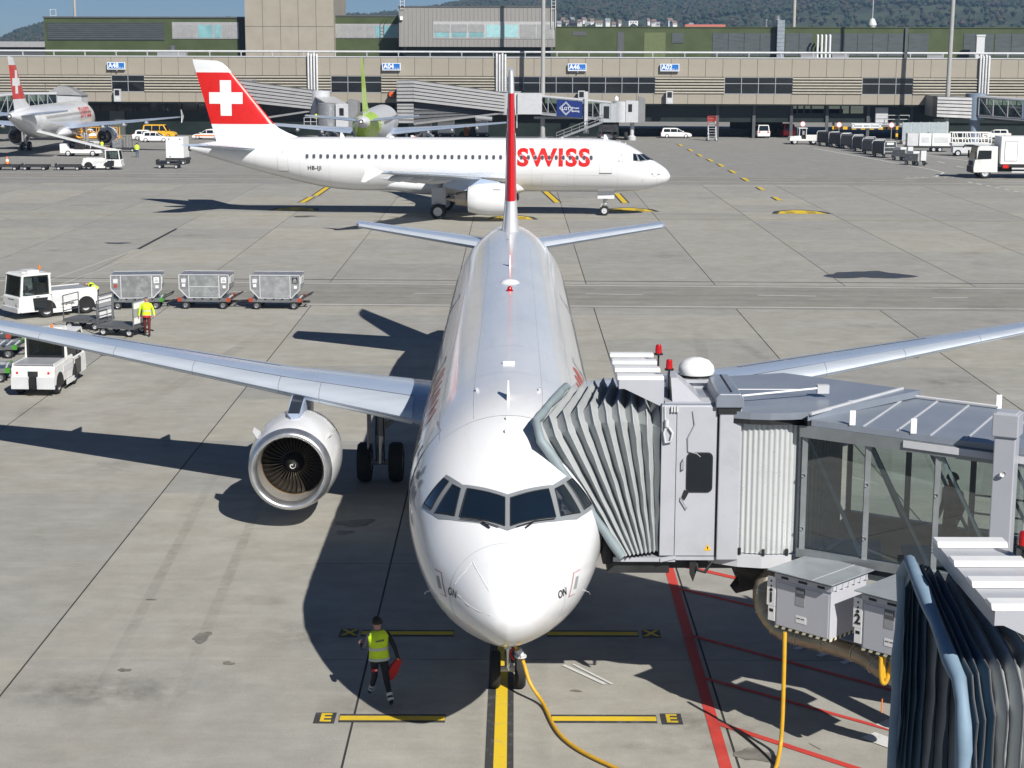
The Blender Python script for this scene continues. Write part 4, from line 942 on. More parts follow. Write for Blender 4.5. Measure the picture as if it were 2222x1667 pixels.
# walkway B with its bridge
wB = thing('boarding_bridge', 'grey louvred walkway leading to a glazed boarding bridge with a blue advertising panel', 'boarding bridge', tw(0, 0), RTD)
yb = -7.5
xa, za = tl2(861, 214, yb); xa1, z_ = tl2(897, 214, yb); xb, zb = tl2(1095, 237, yb)
za = 5.4; louvred_ramp(wB, (xa, yb, za), (xa1, yb, za), 3.05, 3.1, 6, 3, LOUVG); louvred_ramp(wB, (xa1+.02, yb, za), (xb, yb, 4.0), 3.1, 2.75, 6, 3, LOUVG)
louvred_ramp(wB, (xa, yb+.3, 2.3), (xa1, yb+.3, 2.3), 3.0, 3.0, 6, 2.6, LOUVG); louvred_ramp(wB, (xa1+.02, yb+.9, 2.3), (xb, yb+.9, 3.9), 3.0, .3, 5, 2, DGREY)
MB().loft([[(xa1, yb+.2, 2.1), (xa1, yb+.5, 2.1), (xa1, yb+.5, 2.4), (xa1, yb+.2, 2.4)], [(xb, yb+.2, 3.75), (xb, yb+.5, 3.75), (xb, yb+.5, 4.0), (xb, yb+.2, 4.0)]]).go('edge_beam', LOUVG, wB)
MB().bx(xa, xa1, yb+3, 0, 5.4, 8.4).bx(xa, xa1, yb+3, 0, 2.3, 5.2).go('link_corridor', LOUVG, wB)
rx = tl2(1105, 230, yb)[0]
MB().lathe([(3.6, .01), (3.6, 1.6), (6.8, 1.6), (6.9, 1.75), (7.0, .01)], 24, (rx, yb+1.5, 0), 'z').go('rotunda', LGREY, wB, 40); MB().cyl((rx, yb+1.5, 0), (rx, yb+1.5, 3.6), .45, n=14).go('rotunda_column', MGREY, wB, 50)
c0 = tl2(1128, 240, yb)[0]; c1 = tl2(1325, 250, yb)[0]
MB().bx(rx+1.2, c0+3.2, yb-.1, yb+2.9, 3.7, 6.7).go('tunnel_collar', LGREY, wB)
glazed_tunnel(wB, (c0+2.8, yb+1.4, 3.65), (c1, yb+1.4, 2.75), 2.7, 2.6, 8, (3, 6))
p0, p1 = tl2(1208, 225, yb-.1)[0], tl2(1264, 225, yb-.1)[0]
ad = MB().loft([[(p0, yb-.02, 3.5), (p0, yb+.06, 3.5), (p0, yb+.06, 5.85), (p0, yb-.02, 5.85)], [(p1, yb-.02, 3.2), (p1, yb+.06, 3.2), (p1, yb+.06, 5.55), (p1, yb-.02, 5.55)]]).go('advertising_panel', NAVYP, wB)
xm = p0+(p1-p0)*.36
dm = MB()
for s0 in (.95, .78):
    q = [(xm, yb-.05, 4.55+s0), (xm+s0, yb-.05, 4.5), (xm, yb-.05, 4.55-s0), (xm-s0, yb-.05, 4.6)]
    for a, b in zip(q, q[1:]+q[:1]): dm.beam(a, b, .05)
dm.go('diamond_emblem', SIGNW, ad)
sign_text('LGT', .62, SIGNW, ad, (xm, yb-.06, 4.52), bold=.006); sign_text('Private', .36, SIGNW, ad, (p1-1.0, yb-.06, 4.62), bold=.004); sign_text('Banking', .36, SIGNW, ad, (p1-1.0, yb-.06, 4.18), bold=.004)
cx0, cx1, cx2 = tl2(1333, 240, yb)[0], tl2(1364, 240, yb)[0], tl2(1400, 240, yb)[0]
MB().lathe([(2.6, .01), (2.6, 1.25), (5.55, 1.25), (5.6, .01)], 24, ((cx0+cx1)/2, yb+1.2, 0), 'z').go('cab_rotunda', LGREY, wB, 40)
cb = MB().bx(cx1-.4, cx2-1.0, yb, yb+2.6, 2.6, 5.7).loft([[(cx2-1.0, yb, 2.6), (cx2-1.0, yb+2.6, 2.6), (cx2-1.0, yb+2.6, 6.3), (cx2-1.0, yb, 6.3)], [(cx2, yb-.1, 2.6), (cx2, yb+2.7, 2.6), (cx2, yb+2.7, 6.0), (cx2, yb-.1, 6.0)]], 1); cab = cb.go('cab', [LGREY, LOUVG], wB)
MB().bx(cx1-.05, cx1+.5, yb-.04, yb, 4.1, 5.2).go('cab_window', DGLASS, cab); MB().lathe([(5.6, .01), (5.7, .3), (6.1, .3), (6.35, .01)], 12, (cx0+.3, yb+1, 0), 'z').go('vent_dome', CLEANW, cab, 50)
MB().bx(c1-1.6, cx0+.3, yb, yb+2.6, 2.6, 5.3).go('service_lobby', M('lobby_grey', (.4, .43, .45), .4), wB)
MB().bx(c1-1.0, c1-.2, yb-.05, yb, 3.2, 4.9).go('service_door', DGLASS, wB)
xc = tl2(1272, 240, yb)[0]
MB().bx(xc-.25, xc+.25, yb-.4, yb+.1, 1.2, 6.9).bx(xc-.25, xc+.25, yb+2.7, yb+3.2, 1.2, 6.9).bx(xc-.4, xc+.4, yb-.3, yb+3.1, 1.0, 1.4).go('lift_column', LGREY, wB)
for dx in (-.8, .8): wheel(wB, (xc+dx*1.0+5.0, yb+1.4, .6), .6, .5, 0)
xs_ = tl2(1345, 260, yb)[0]
MB().cyl((xs_+1.8, yb+1.4, 0), (xs_+1.8, yb+1.4, 2.6), .28, n=12).lathe([(0, .6), (.5, .6), (.7, .3)], 14, (xs_+1.8, yb+1.4, 0), 'z').go('support_leg', LGREY, wB, 50)
MB().bx(xs_-3.0, xs_-.2, yb+.4, yb+2.4, 1.2, 2.4).go('drive_carriage', DARKM, wB)
MB().bx(c0+2, c1-2, yb+1.1, yb+1.7, 3.0, 3.35).cyl((xb-4.2, yb-.3, 3.2), (xb-1.8, yb-.3, 3.0), .32, n=12).go('cable_tray', MGREY, wB)
st = MB(); s0, s1 = tl2(1308, 246, yb-1)[0], tl2(1207, 300, yb-1)[0]
for yy in (yb-1.4, yb-.5): st.beam((s0, yy, 2.7), (s1, yy, .15), .1, .28); st.tube([(s0, yy, 3.7), (s1, yy, 1.1)], .04, 6); st.tube([(s0, yy, 3.2), (s1, yy, .65)], .03, 6)
for i in range(13):
    t_ = i/12; st.box((s0+(s1-s0)*t_, yb-.95, 2.75-2.6*t_), (.3, .85, .06))
for i in range(7):
    t_ = i/6
    for yy in (yb-1.4, yb-.5): st.tube([(s0+(s1-s0)*t_, yy, 2.7-2.6*t_), (s0+(s1-s0)*t_, yy, 3.7-2.6*t_)], .03, 6)
st.go('service_stair', M('stair_grey', (.33, .34, .35), .4, .4), wB)
# walkway A above the green-finned aircraft
wA = thing('boarding_bridge', 'grey louvred walkway sloping down behind the red fin to a round bridge cab', 'boarding bridge', tw(0, 0), RTD)
a0, a1 = TX(500, -7), TX(680, -7)
louvred_ramp(wA, (a0, -7, 5.4), (a1, -7, 4.2), 3.1, 2.75, 6, 3, LOUVG); MB().bx(a0, a0+2.6, -4, 0, 5.4, 8.4).go('link_corridor', LOUVG, wA)
MB().loft([[(a0, -6.8, 2.1), (a0, -6.4, 2.1), (a0, -6.4, 2.4), (a0, -6.8, 2.4)], [(a1, -6.8, 3.95), (a1, -6.4, 3.95), (a1, -6.4, 4.2), (a1, -6.8, 4.2)]]).go('edge_beam', LOUVG, wA)
r0 = TX(690, -8)
MB().lathe([(3.2, .01), (3.2, 1.5), (6.9, 1.5), (7.0, .01)], 24, (r0, -6, 0), 'z').go('rotunda', LGREY, wA, 40); MB().cyl((r0, -6, 0), (r0, -6, 3.2), .4, n=12).go('rotunda_column', MGREY, wA, 50)
glazed_tunnel(wA, (r0+.8, -7, 3.3), (TX(726, -22), -20, 2.7), 2.6, 2.6, 6)
q = TX(712, -23); MB().lathe([(2.5, .01), (2.5, 1.5), (5.6, 1.5), (5.7, .01)], 24, (q, -23, 0), 'z').go('cab_rotunda', ALU, wA, 40)
MB().bx(q+1.2, q+2.9, -24.4, -21.8, 2.5, 5.6).loft([[(q+2.9, -24.4, 2.5), (q+2.9, -21.8, 2.5), (q+2.9, -21.8, 6.2), (q+2.9, -24.4, 6.2)], [(q+4.2, -24.5, 2.5), (q+4.2, -21.7, 2.5), (q+4.2, -21.7, 5.9), (q+4.2, -24.5, 5.9)]], 1).go('cab', [LGREY, LOUVG], wA)
MB().bx(q+1.7, q+2.3, -24.44, -24.4, 4.0, 5.0).go('cab_window', DGLASS, wA); MB().cyl((q, -23, 0), (q, -23, 2.5), .35, n=12).go('support_leg', MGREY, wA)
MB().bx(q-3.2, q-1.4, -24, -22.4, 2.5, 2.65).go('service_platform', MGREY, wA)
m_ = MB()
for xx in (q-3.2, q-2.3, q-1.5): m_.tube([(xx, -24, 2.6), (xx, -24, 3.7)], .04, 6)
for z in (3.15, 3.7): m_.tube([(q-3.2, -24, z), (q-1.5, -24, z)], .04, 6)
m_.go('platform_railing', LGREY, wA)
# right-hand bridge C
wC = thing('boarding_bridge', 'grey boarding bridge with louvred link at the right edge behind the white truck', 'boarding bridge', tw(0, 0), RTD)
yc = -9
a0, a1 = TX(2035, yc), TX(2110, yc)
louvred_ramp(wC, (a0, yc, 3.6), (a1, yc, 3.4), 2.9, 3.0, 6, 3.2, LOUVG); MB().bx(a0, a0+3, yc+3.2, 0, 3.6, 6.5).go('link_corridor', LOUVG, wC)
r0 = TX(2122, yc)
MB().lathe([(3.2, .01), (3.2, 1.45), (6.9, 1.45), (7.0, .01)], 24, (r0, yc+1.2, 0), 'z').go('rotunda', M('rotunda_blue_grey', (.2, .25, .32), .45), wC, 40); MB().cyl((r0, yc+1.2, 0), (r0, yc+1.2, 3.2), .75, n=14).go('rotunda_column', M('column_blue_grey', (.22, .27, .34), .5), wC, 50)
glazed_tunnel(wC, (r0+1.0, yc+.6, 3.6), (r0+13, yc-9, 2.9), 2.8, 2.8, 7, (3, 5))
d0 = Vector((r0+1.0, yc+.6, 3.6)); d1 = Vector((r0+13, yc-9, 2.9)); dd_ = d1-d0; nn = Vector((-dd_.y, dd_.x, 0)).normalized()*-1.42
f0, f1 = d0+dd_*.43+nn, d0+dd_*.71+nn
pn = MB().loft([[f0+Vector((0, 0, .3)), f0*1+Vector((0, 0, 2.7)), f0+nn*.03+Vector((0, 0, 2.7)), f0+nn*.03+Vector((0, 0, .3))], [f1+Vector((0, 0, .3)), f1+Vector((0, 0, 2.7)), f1+nn*.03+Vector((0, 0, 2.7)), f1+nn*.03+Vector((0, 0, .3))]]).go('advertising_panel', M('pale_blue_panel', (.2, .27, .4), .4), wC)
fm = f0*.7+f1*.3+nn*.05+Vector((0, 0, 1.5)); e = dd_.normalized()
MB().add([fm+Vector((0, 0, .9)), fm+e*.9, fm-Vector((0, 0, .9)), fm-e*.9], [(0, 1, 2, 3)]).go('diamond_emblem', NAVYP, pn)
MB().beam(d0+Vector((.5, 0, -.3)), d0+dd_*.62+Vector((0, 0, -.35)), .5, .2).beam(d0+dd_*.9+Vector((0, 0, -.2)), d0+dd_*.55+Vector((0, 0, -3.0)), .35, .35).go('underframe', DGREY, wC)
# bridge serving the far-left airliner
wD = thing('boarding_bridge', 'glazed boarding bridge with a pitched roof light behind the far-left airliner', 'boarding bridge', tw(0, 0), RTD)
glazed_tunnel(wD, (TX(40, -20), -20, 4.0), (TX(-60, -24), -26, 3.4), 2.8, 2.7, 6)
q = TX(140, -16)
glazed_tunnel(wD, (TX(50, -17), -19, 4.0), (q-1, -17, 4.0), 2.8, 2.6, 4)
MB().loft([[(q-2, -18.4, 6.6), (q-2, -15, 6.6), (q-.3, -15.6, 7.7), (q-.3, -17.8, 7.7)], [(q+3.2, -18.4, 6.4), (q+3.2, -15, 6.4), (q+1.2, -15.6, 7.5), (q+1.2, -17.8, 7.5)]]).go('roof_hood', LOUVG, wD)
MB().bx(q-2, q+3, -18.2, -15, 3.6, 6.4).go('cab', LGREY, wD); MB().cyl((q+.5, -16.5, 0), (q+.5, -16.5, 3.6), .35, n=12).go('support_leg', MGREY, wD)
for dx in (-2.4, -.4): MB().tube([(q+dx, -17, 6.6), (q+dx, -17, 8.2)], .05, 6).go('roof_lamp', DGREY, wD)
# ================================================================== NEAR BOARDING BRIDGE
BELL = M('bellows_fabric', (.385, .405, .41), .6, var=.14, vs=2.5, bump=.5, bs=5, dirt=(.17, .18, .17), ds=2.5, damt=.45)
CAN = M('bellows_canvas_blue', (.10, .17, .235), .5, var=.12, vs=2)
CUSH = M('cushion_blue_grey', (.2, .29, .38), .65, var=.1, vs=2, bump=.3, bs=5)
CABP = M('cab_grey_paint', (.43, .44, .475), .38, coat=.1, var=.05, vs=1, dirt=(.3, .3, .29), ds=1.5, damt=.35)
ROOFP = M('bridge_roof_grey', (.25, .28, .33), .35, .2, var=.08, vs=1.2)
CORR = M('corrugated_white_metal', (.6, .62, .62), .3, .25, var=.06, vs=2, dirt=(.35, .34, .3), ds=2, damt=.25)
NGLASS = glass_mat('near_bridge_glass', (.72, .80, .78), 2.3, .003)
FRAMEM = M('tunnel_frame_steel', (.28, .3, .31), .35, .5, var=.1, vs=3)
BRACEM = M('brace_blue_steel', (.5, .58, .62), .35, .4, var=.06)
REDLAMP = M('red_lamp_glass', (.45, .008, .006), .15, coat=.5, var=.05)
rnd_c = random.Random(5)
def hoop(bf, sf, sb, bb, inset=0.):
    """inverted-U outline of the canopy: front foot, front shoulder, rear shoulder, rear foot"""
    bf, sf, sb, bb = map(Vector, (bf, sf, sb, bb)); c = (bf+sf+sb+bb)/4; pts = []
    ch = .34
    def seg(a, b, n, inc=True): return [a.lerp(b, i/n) for i in range(n+(1 if inc else 0))]
    top = (sb-sf).normalized(); dn1 = (bf-sf).normalized(); dn2 = (bb-sb).normalized()
    a1, a2 = sf+dn1*ch, sf+top*ch; b1, b2 = sb-top*ch, sb+dn2*ch
    pts = seg(bf, a1, 9, False)+seg(a1, a2, 2, False)+seg(a2, b1, 7, False)+seg(b1, b2, 2, False)+seg(b2, bb, 8)
    if inset:
        out = []
        for i, p in enumerate(pts):
            d = (c-p); d -= Vector((1, 0, 0))*d.dot(Vector((1, 0, 0))); d.z = d.z if i > 9 else d.z*.15
            w = inset*(.35+.65*min(1, max(0, (p.z-bf.z)/1.2))); out.append(p+d.normalized()*w)
        pts = out
    return pts
def canopy(par, near, far, n, mat, cush, curve=None, fold=1.0, mat2=None):
    """pleated canopy from the aircraft-side hoop to the cab-side hoop; near/far are 4 corner points"""
    rings = []
    for i in range(2*n+1):
        t = (i/(2*n))**fold; q = [Vector(a).lerp(Vector(b), t) for a, b in zip(near, far)]
        if curve:
            q[1].z += curve*math.sin(math.pi*t); q[2].z += curve*.6*math.sin(math.pi*t)
        hp = hoop(*q, inset=0 if i % 2 == 0 else .2)
        rings.append([p+Vector((rnd_c.uniform(-1, 1)*.012, rnd_c.uniform(-1, 1)*.012, 0)) if 0 < k < len(hp)-1 else p for k, p in enumerate(hp)])
    for i in range(n):
        m = MB().loft(rings[2*i:2*i+3], 0, False, False); pl = m.go('bellows_pleat', mat2 if mat2 and i >= n-4 else mat, par, 25)
        MB().tube(rings[2*i], .013, 5).go('pleat_edge', DGREY if fold > 1 else mat, pl)
    fr = [p for p in rings[0]]
    cu = MB().tube(fr, [.085+.012*math.sin(i*1.7) for i in range(len(fr))], 9).go('canopy_cushion', cush, par, 60)
    return rings
nb = thing('boarding_bridge', 'near grey boarding bridge with pleated canopy docked to the front door of the nose-on airliner', 'boarding bridge', (0, 0, 0), 0, 'boarding bridge cabs in the foreground')
def build_cab(par, near, n, mat, cush, curve, fold=1.0, mat2=None):
    """operator cab with its canopy, hood and roof fittings; origin at bridge 1's coordinates"""
    x0, x1, y0, y1, z0, z1 = 2.80, 4.25, 3.10, 5.95, 3.30, 6.15
    far = [(x0-.02, y0+.03, z0+.08), (x0-.02, y0+.03, z1-.08), (x0-.02, y1-.03, z1-.08), (x0-.02, y1-.03, z0+.08)]
    canopy(par, near, far, n, mat, cush, curve, fold, mat2)
    cab = MB().bx(x0, x1-.42, y0, y1, z0, z1).bx(x1-.40, x1, y0-.07, y1, z0-.05, z1-.02).go('cab', CABP, par, bev=.02)
    MB().bx(x0+.005, x0+.27, y0-.018, y0, z0+.02, z1-.02).bx(x0+.28, x1-.44, y0-.02, y0, z0+.02, z1-.02).go('cab_panel', CABP, cab, bev=.006)
    MB().bx(x0+.271, x0+.279, y0-.006, y0, z0, z1).bx(x1-.436, x1-.404, y0-.012, y0, z0, z1).go('panel_joint', BLACK, cab)
    # window: rounded frame and pane
    wx0, wx1, wz0, wz1 = 3.27, 3.75, 4.53, 5.28
    def rr(x0, x1, z0, z1, r):
        p = []
        for cx_, cz_, a0 in ((x1-r, z1-r, 0), (x0+r, z1-r, 90), (x0+r, z0+r, 180), (x1-r, z0+r, 270)):
            p += [(cx_+r*math.cos(R(a0+a)), cz_+r*math.sin(R(a0+a))) for a in (0, 22, 45, 68, 90)]
        return p
    wf = MB().prism(rr(wx0, wx1, wz0, wz1, .09), 'y', y0-.04, y0-.018).go('cab_window', BLACK, cab)
    MB().prism(rr(wx0+.025, wx1-.025, wz0+.025, wz1-.025, .07), 'y', y0-.046, y0-.0405).go('pane', DGLASS, wf)
    MB().tube([(wx0-.06, y0-.03, wz1-.12), (wx0-.07, y0-.09, wz1-.14), (wx0-.07, y0-.09, wz0+.45), (wx0-.06, y0-.03, wz0+.43)], .013, 6).tube([(wx0-.1, y0-.03, wz0-.1), (wx0-.09, y0-.07, wz0-.12), (wx0+.02, y0-.07, wz0-.3), (wx0+.03, y0-.03, wz0-.28)], .011, 6).go('grab_handle', MGREY, cab)
    MB().prism([(wx0-.03, wz0+.05), (wx0-.08, wz0-.1), (wx0-.02, wz0-.14), (wx0+.05, wz0)], 'y', y0-.05, y0-.03).go('mirror', BLACK, cab)
    MB().tube([(3.36, y0-.03, z1-.1), (3.40, y0-.04, z1-.35), (3.28, y0-.04, z1-.6), (3.29, y0-.04, z1-.85), (3.45, y0-.04, z1-.89), (3.52, y0-.04, z1-.95)], .012, 6).go('cable', MGREY, cab)
    cl = MB(); cl.cyl((2.89, y0-.07, z1-.25), (2.89, y0-.07, z1-.38), .04, n=10); cl.tube([(2.89, y0-.05, z1-.36), (2.84, y0-.06, z1-.5), (2.87, y0-.07, z1-.68), (2.97, y0-.07, z1-.66), (3.0, y0-.06, z1-.5), (2.93, y0-.05, z1-.4)], .022, 8); cl.tube([(2.85, y0-.04, z1), (2.86, y0-.04, z1-.3)], .012, 6)
    cl.go('coiled_cable', OFFW, cab, 50)
    for q in range(3): MB().box((2.98+q*.05, y0-.05, z1-.06), (.03, .05, .1)).go('cable_clip', OFFW, cab)
    tri = MB().prism([(3.62, z0+.12), (3.76, z0+.12), (3.69, z0+.24)], 'y', y0-.028, y0-.021).go('warning_sign', YEL, cab)
    MB().prism([(3.683, z0+.15), (3.697, z0+.15), (3.7, z0+.2), (3.68, z0+.2)], 'y', y0-.032, y0-.0285).go('warning_mark', BLACK, tri)
    # floor frame
    MB().bx(x0-.85, x0+.3, y0-.02, y1, z0-.10, z0-.02).loft([[(x0+.02, y0-.05, z0-.1), (x0+.3, y0-.05, z0-.04), (x0+.3, y0, z0-.04), (x0+.02, y0, z0-.1)], [(x0+.02, y0-.05, z0-.02), (x0+.3, y0-.05, z0+.02), (x0+.3, y0, z0+.02), (x0+.02, y0, z0-.02)]]).bx(x0+.3, x1-.44, y0-.04, y1, z0-.06, z0+.0).go('floor_frame', CABP, cab)
    MB().bx(x0-.95, x0+.2, y0+.1, y1-.1, z0-.35, z0-.11).bx(x0+.2, x1, y0+.25, y1, z0-.3, z0-.07).go('underframe', DARKM, cab)
    hs = MB(); hs.tube([(3.5, y0+.1, z0-.12), (3.52, y0-.02, z0-.26), (3.65, y0-.02, z0-.3), (3.78, y0+.05, z0-.12)], .03, 8); hs.prism([(3.37, z0-.08), (3.5, z0-.08), (3.5, z0-.3), (3.44, z0-.5), (3.38, z0-.36)], 'y', y0+.02, y0+.1); hs.go('hanging_hose', BLACK, cab, 50)
    # ribbed hood above the canopy
    hx0, hx1, hy0, hy1, hz = 2.02, 2.84, 3.18, 5.98, 6.60
    MB().prism([(hx0, hz-.16), (hx0, hz), (hx1, hz), (hx1, z1-.03), (hx1-.06, z1-.03), (hx0+.1, hz-.16)], 'y', hy0, hy0+.04).prism([(hx0, hz-.16), (hx0, hz), (hx1, hz), (hx1, z1-.03), (hx0+.1, hz-.16)], 'y', hy1-.04, hy1).bx(hx0, hx1, hy0+.04, hy1-.04, hz-.05, hz-.005).bx(hx0, hx0+.04, hy0+.04, hy1-.04, hz-.18, hz-.05).go('hood', CABP, cab)
    for q in range(4):
        ya = hy0+.02+q*.80
        MB().loft([[(hx0-.03, ya, hz), (hx0-.03, ya+.30, hz), (hx0-.03, ya+.27, hz+.06), (hx0-.03, ya+.05, hz+.06)], [(hx1, ya, hz), (hx1, ya+.30, hz), (hx1, ya+.27, hz+.06), (hx1, ya+.05, hz+.06)]]).go('hood_rib', CLEANW, cab, bev=.01)
    MB().bx(hx1+.02, x1-.45, y0+.05, y0+.5, z1-.05, z1+.05).loft([[(3.0, y0+.1, z1+.04), (3.55, y0+.1, z1+.04), (3.55, y0+1.6, z1+.04), (3.0, y0+1.6, z1+.04)], [(3.0, y0+.5, z1+.42), (3.12, y0+.5, z1+.42), (3.12, y0+1.2, z1+.42), (3.0, y0+1.2, z1+.42)]]).go('roof_fairing', CABP, cab)
    MB().bx(x0, x1, y0+.02, y1, z1-.03, z1+.03).go('cab_roof', ROOFP, cab)
    v = MB().lathe([(6.42, .06), (6.42, .33), (6.48, .35), (6.58, .33), (6.68, .24), (6.73, .1), (6.735, .01)], 26, (3.6, 4.85, 0), 'z').go('vent_dome', CLEANW, cab, 50)
    MB().bx(3.32, 3.88, 4.58, 5.12, 6.15, 6.30).bx(3.24, 3.96, 4.5, 5.2, 6.30, 6.36).lathe([(6.36, .3), (6.42, .28)], 20, (3.6, 4.85, 0), 'z', 1).go('vent_base', [CABP, BLACK], cab)
    cp = MB().prism([(x1-.48, z1-.02), (x1+.03, z1-.02), (x1+.03, z1+.16), (x1-.04, z1+.24), (x1-.42, z1+.24), (x1-.48, z1+.16)], 'y', y0-.12, y1-1.0).go('roof_box', ROOFP, cab, bev=.02)
    MB().bx(x1-.2, x1-.17, y0+.02, y1-1.1, z1+.24, z1+.255).go('roof_seam', DARKM, cp)
    MB().bx(x1-.43, x1-.02, y0-.09, y0, z1-.14, z1-.02).go('seal_strip', BLACK, cab)
    for q, (lx, ly, lz) in enumerate(((2.90, 5.2, 6.72), (2.96, 3.55, 6.72))):
        lamp = MB().lathe([(lz, .085), (lz+.03, .085), (lz+.035, .06)], 14, (lx, ly, 0), 'z', 1).lathe([(lz+.035, .068), (lz+.17, .058), (lz+.2, .045), (lz+.205, .005)], 14, (lx, ly, 0), 'z', 0).tube([(lx, ly, 6.1), (lx, ly, lz)], .018, 6, 1).go('warning_lamp', [REDLAMP, BLACK], cab, 50)
    return cab
near1 = [(2.10, 2.88, 3.35), (.42, 3.0, 5.78), (1.22, 6.05, 6.02), (2.05, 6.1, 3.35)]
cab1 = build_cab(nb, near1, 9, BELL, M('cushion_grey', (.24, .29, .31), .55, var=.12), .22)
# black bumper, then a black sheet painting the shade inside the canopy gap
bl = [at_y(1290, 1085, 3.45), at_y(1303, 1120, 3.4), at_y(1312, 1160, 3.3), at_y(1317, 1195, 3.2), at_y(1318, 1222, 3.2)]
MB().tube(bl, [.06, .10, .12, .13, .09], 10).go('bumper', BLACK, cab1, 50)
lg = hoop(*near1)[:10]; MB().loft([lg, [p+Vector((.12, 1.3, .05)) for p in lg]], 0, False, False).go('canopy_gap_shade', BLACK, cab1)
# rotunda with corrugated curtain
RC = Vector((4.82, 4.62, 0)); n = 40; rr0 = []; rr1 = []
ou = []
for k in range(241):
    a = R(196+k*138/240); r = 1.60+.024*(1, 1, .5, 0, 0, .5)[k % 6]; ou.append((RC.x+r*math.cos(a), RC.y+r*math.sin(a)))
MB().loft([[(x, y, 3.38) for x, y in ou], [(x, y, 5.86) for x, y in ou]], 0, False, False).go('corrugated_curtain', CORR, nb)
ba = [(RC.x+1.68*math.cos(R(190+k*15)), RC.y+1.68*math.sin(R(190+k*15))) for k in range(11)]
MB().prism(ba+[(RC.x+1.2, RC.y), (RC.x-1.2, RC.y)], 'z', 3.12, 3.36).go('rotunda_floor', LGREY, nb)
ck = MB()
for k in range(8):
    a = R(206+k*15); ck.box((RC.x+1.67*math.cos(a), RC.y+1.67*math.sin(a), 3.42), (.05, .05, .12), 0, Matrix.Rotation(a, 3, 'Z'))
ck.go('curtain_roller', BLACK, nb)
td = Vector((.891, -.454, 0)); tn = Vector((.454, .891, 0)); Z = Vector((0, 0, 1))
S0 = Vector((5.33, 2.97, 0)); TW, LEN = 3.0, 14.0
P = lambda t, w, z: S0+td*t+tn*w+Z*z
top = [(RC.x+1.75*math.cos(R(196+k*12)), RC.y+1.75*math.sin(R(196+k*12))) for k in range(10)]
q0, q1 = P(.15, -.12, 0), P(1.0, TW+.1, 0)
MB().prism(top+[(q0.x, q0.y), (q1.x+.35, q1.y-.18), (q1.x, q1.y), (5.6, 6.9), (4.4, 6.5), (3.6, 6.0)], 'z', 5.93, 6.06).go('rotunda_roof', ROOFP, nb)
MB().prism(top+[(q0.x, q0.y), (4.8, 4.0)], 'z', 5.84, 5.925).go('roof_seal', BLACK, nb)
e0, e1 = P(.2, -.12, 6.07), P(1.05, TW+.05, 6.07); MB().beam(e0, e1, .05, .05).go('roof_edge_trim', LGREY, nb)
MB().beam(P(.55, 1.3, 6.08), e0.lerp(e1, .4), .08, .04).go('edge_bracket', LGREY, nb)
MB().tube([(4.3, 3.75, 6.2), (5.9, 4.35, 6.24)], .02, 8).tube([(4.3, 4.5, 6.18), (5.9, 4.4, 6.2)], .009, 6).go('stay_rod', CLEANW, nb, 50)
MB().box((5.95, 4.37, 6.22), (.22, .14, .16)).go('rod_bracket', LGREY, nb)
# tunnel: floor, ribbed roof, frames, glass, braces
DZ = -.035
def PT_(t, w, z): return P(t, w, z+DZ*t)
MB().loft([[PT_(0, 0, 3.14), PT_(0, TW, 3.14), PT_(0, TW, 3.36), PT_(0, 0, 3.36)], [PT_(LEN, 0, 3.14), PT_(LEN, TW, 3.14), PT_(LEN, TW, 3.36), PT_(LEN, 0, 3.36)]]).go('tunnel_floor', M('tunnel_floor_dark', (.06, .07, .08), .5), nb)
MB().loft([[PT_(.2, -.05, 5.84), PT_(1.0, TW+.05, 5.84), PT_(1.0, TW+.05, 5.95), PT_(.2, -.05, 5.95)], [PT_(LEN, -.05, 5.84), PT_(LEN, TW+.05, 5.84), PT_(LEN, TW+.05, 5.95), PT_(LEN, -.05, 5.95)]]).go('tunnel_roof', ROOFP, nb)
for i in range(20):
    t = 1.15+i*.6; MB().beam(PT_(t, 0, 5.957), PT_(t+.0, TW, 5.957), .03, .02).go('roof_seam', LGREY, nb)
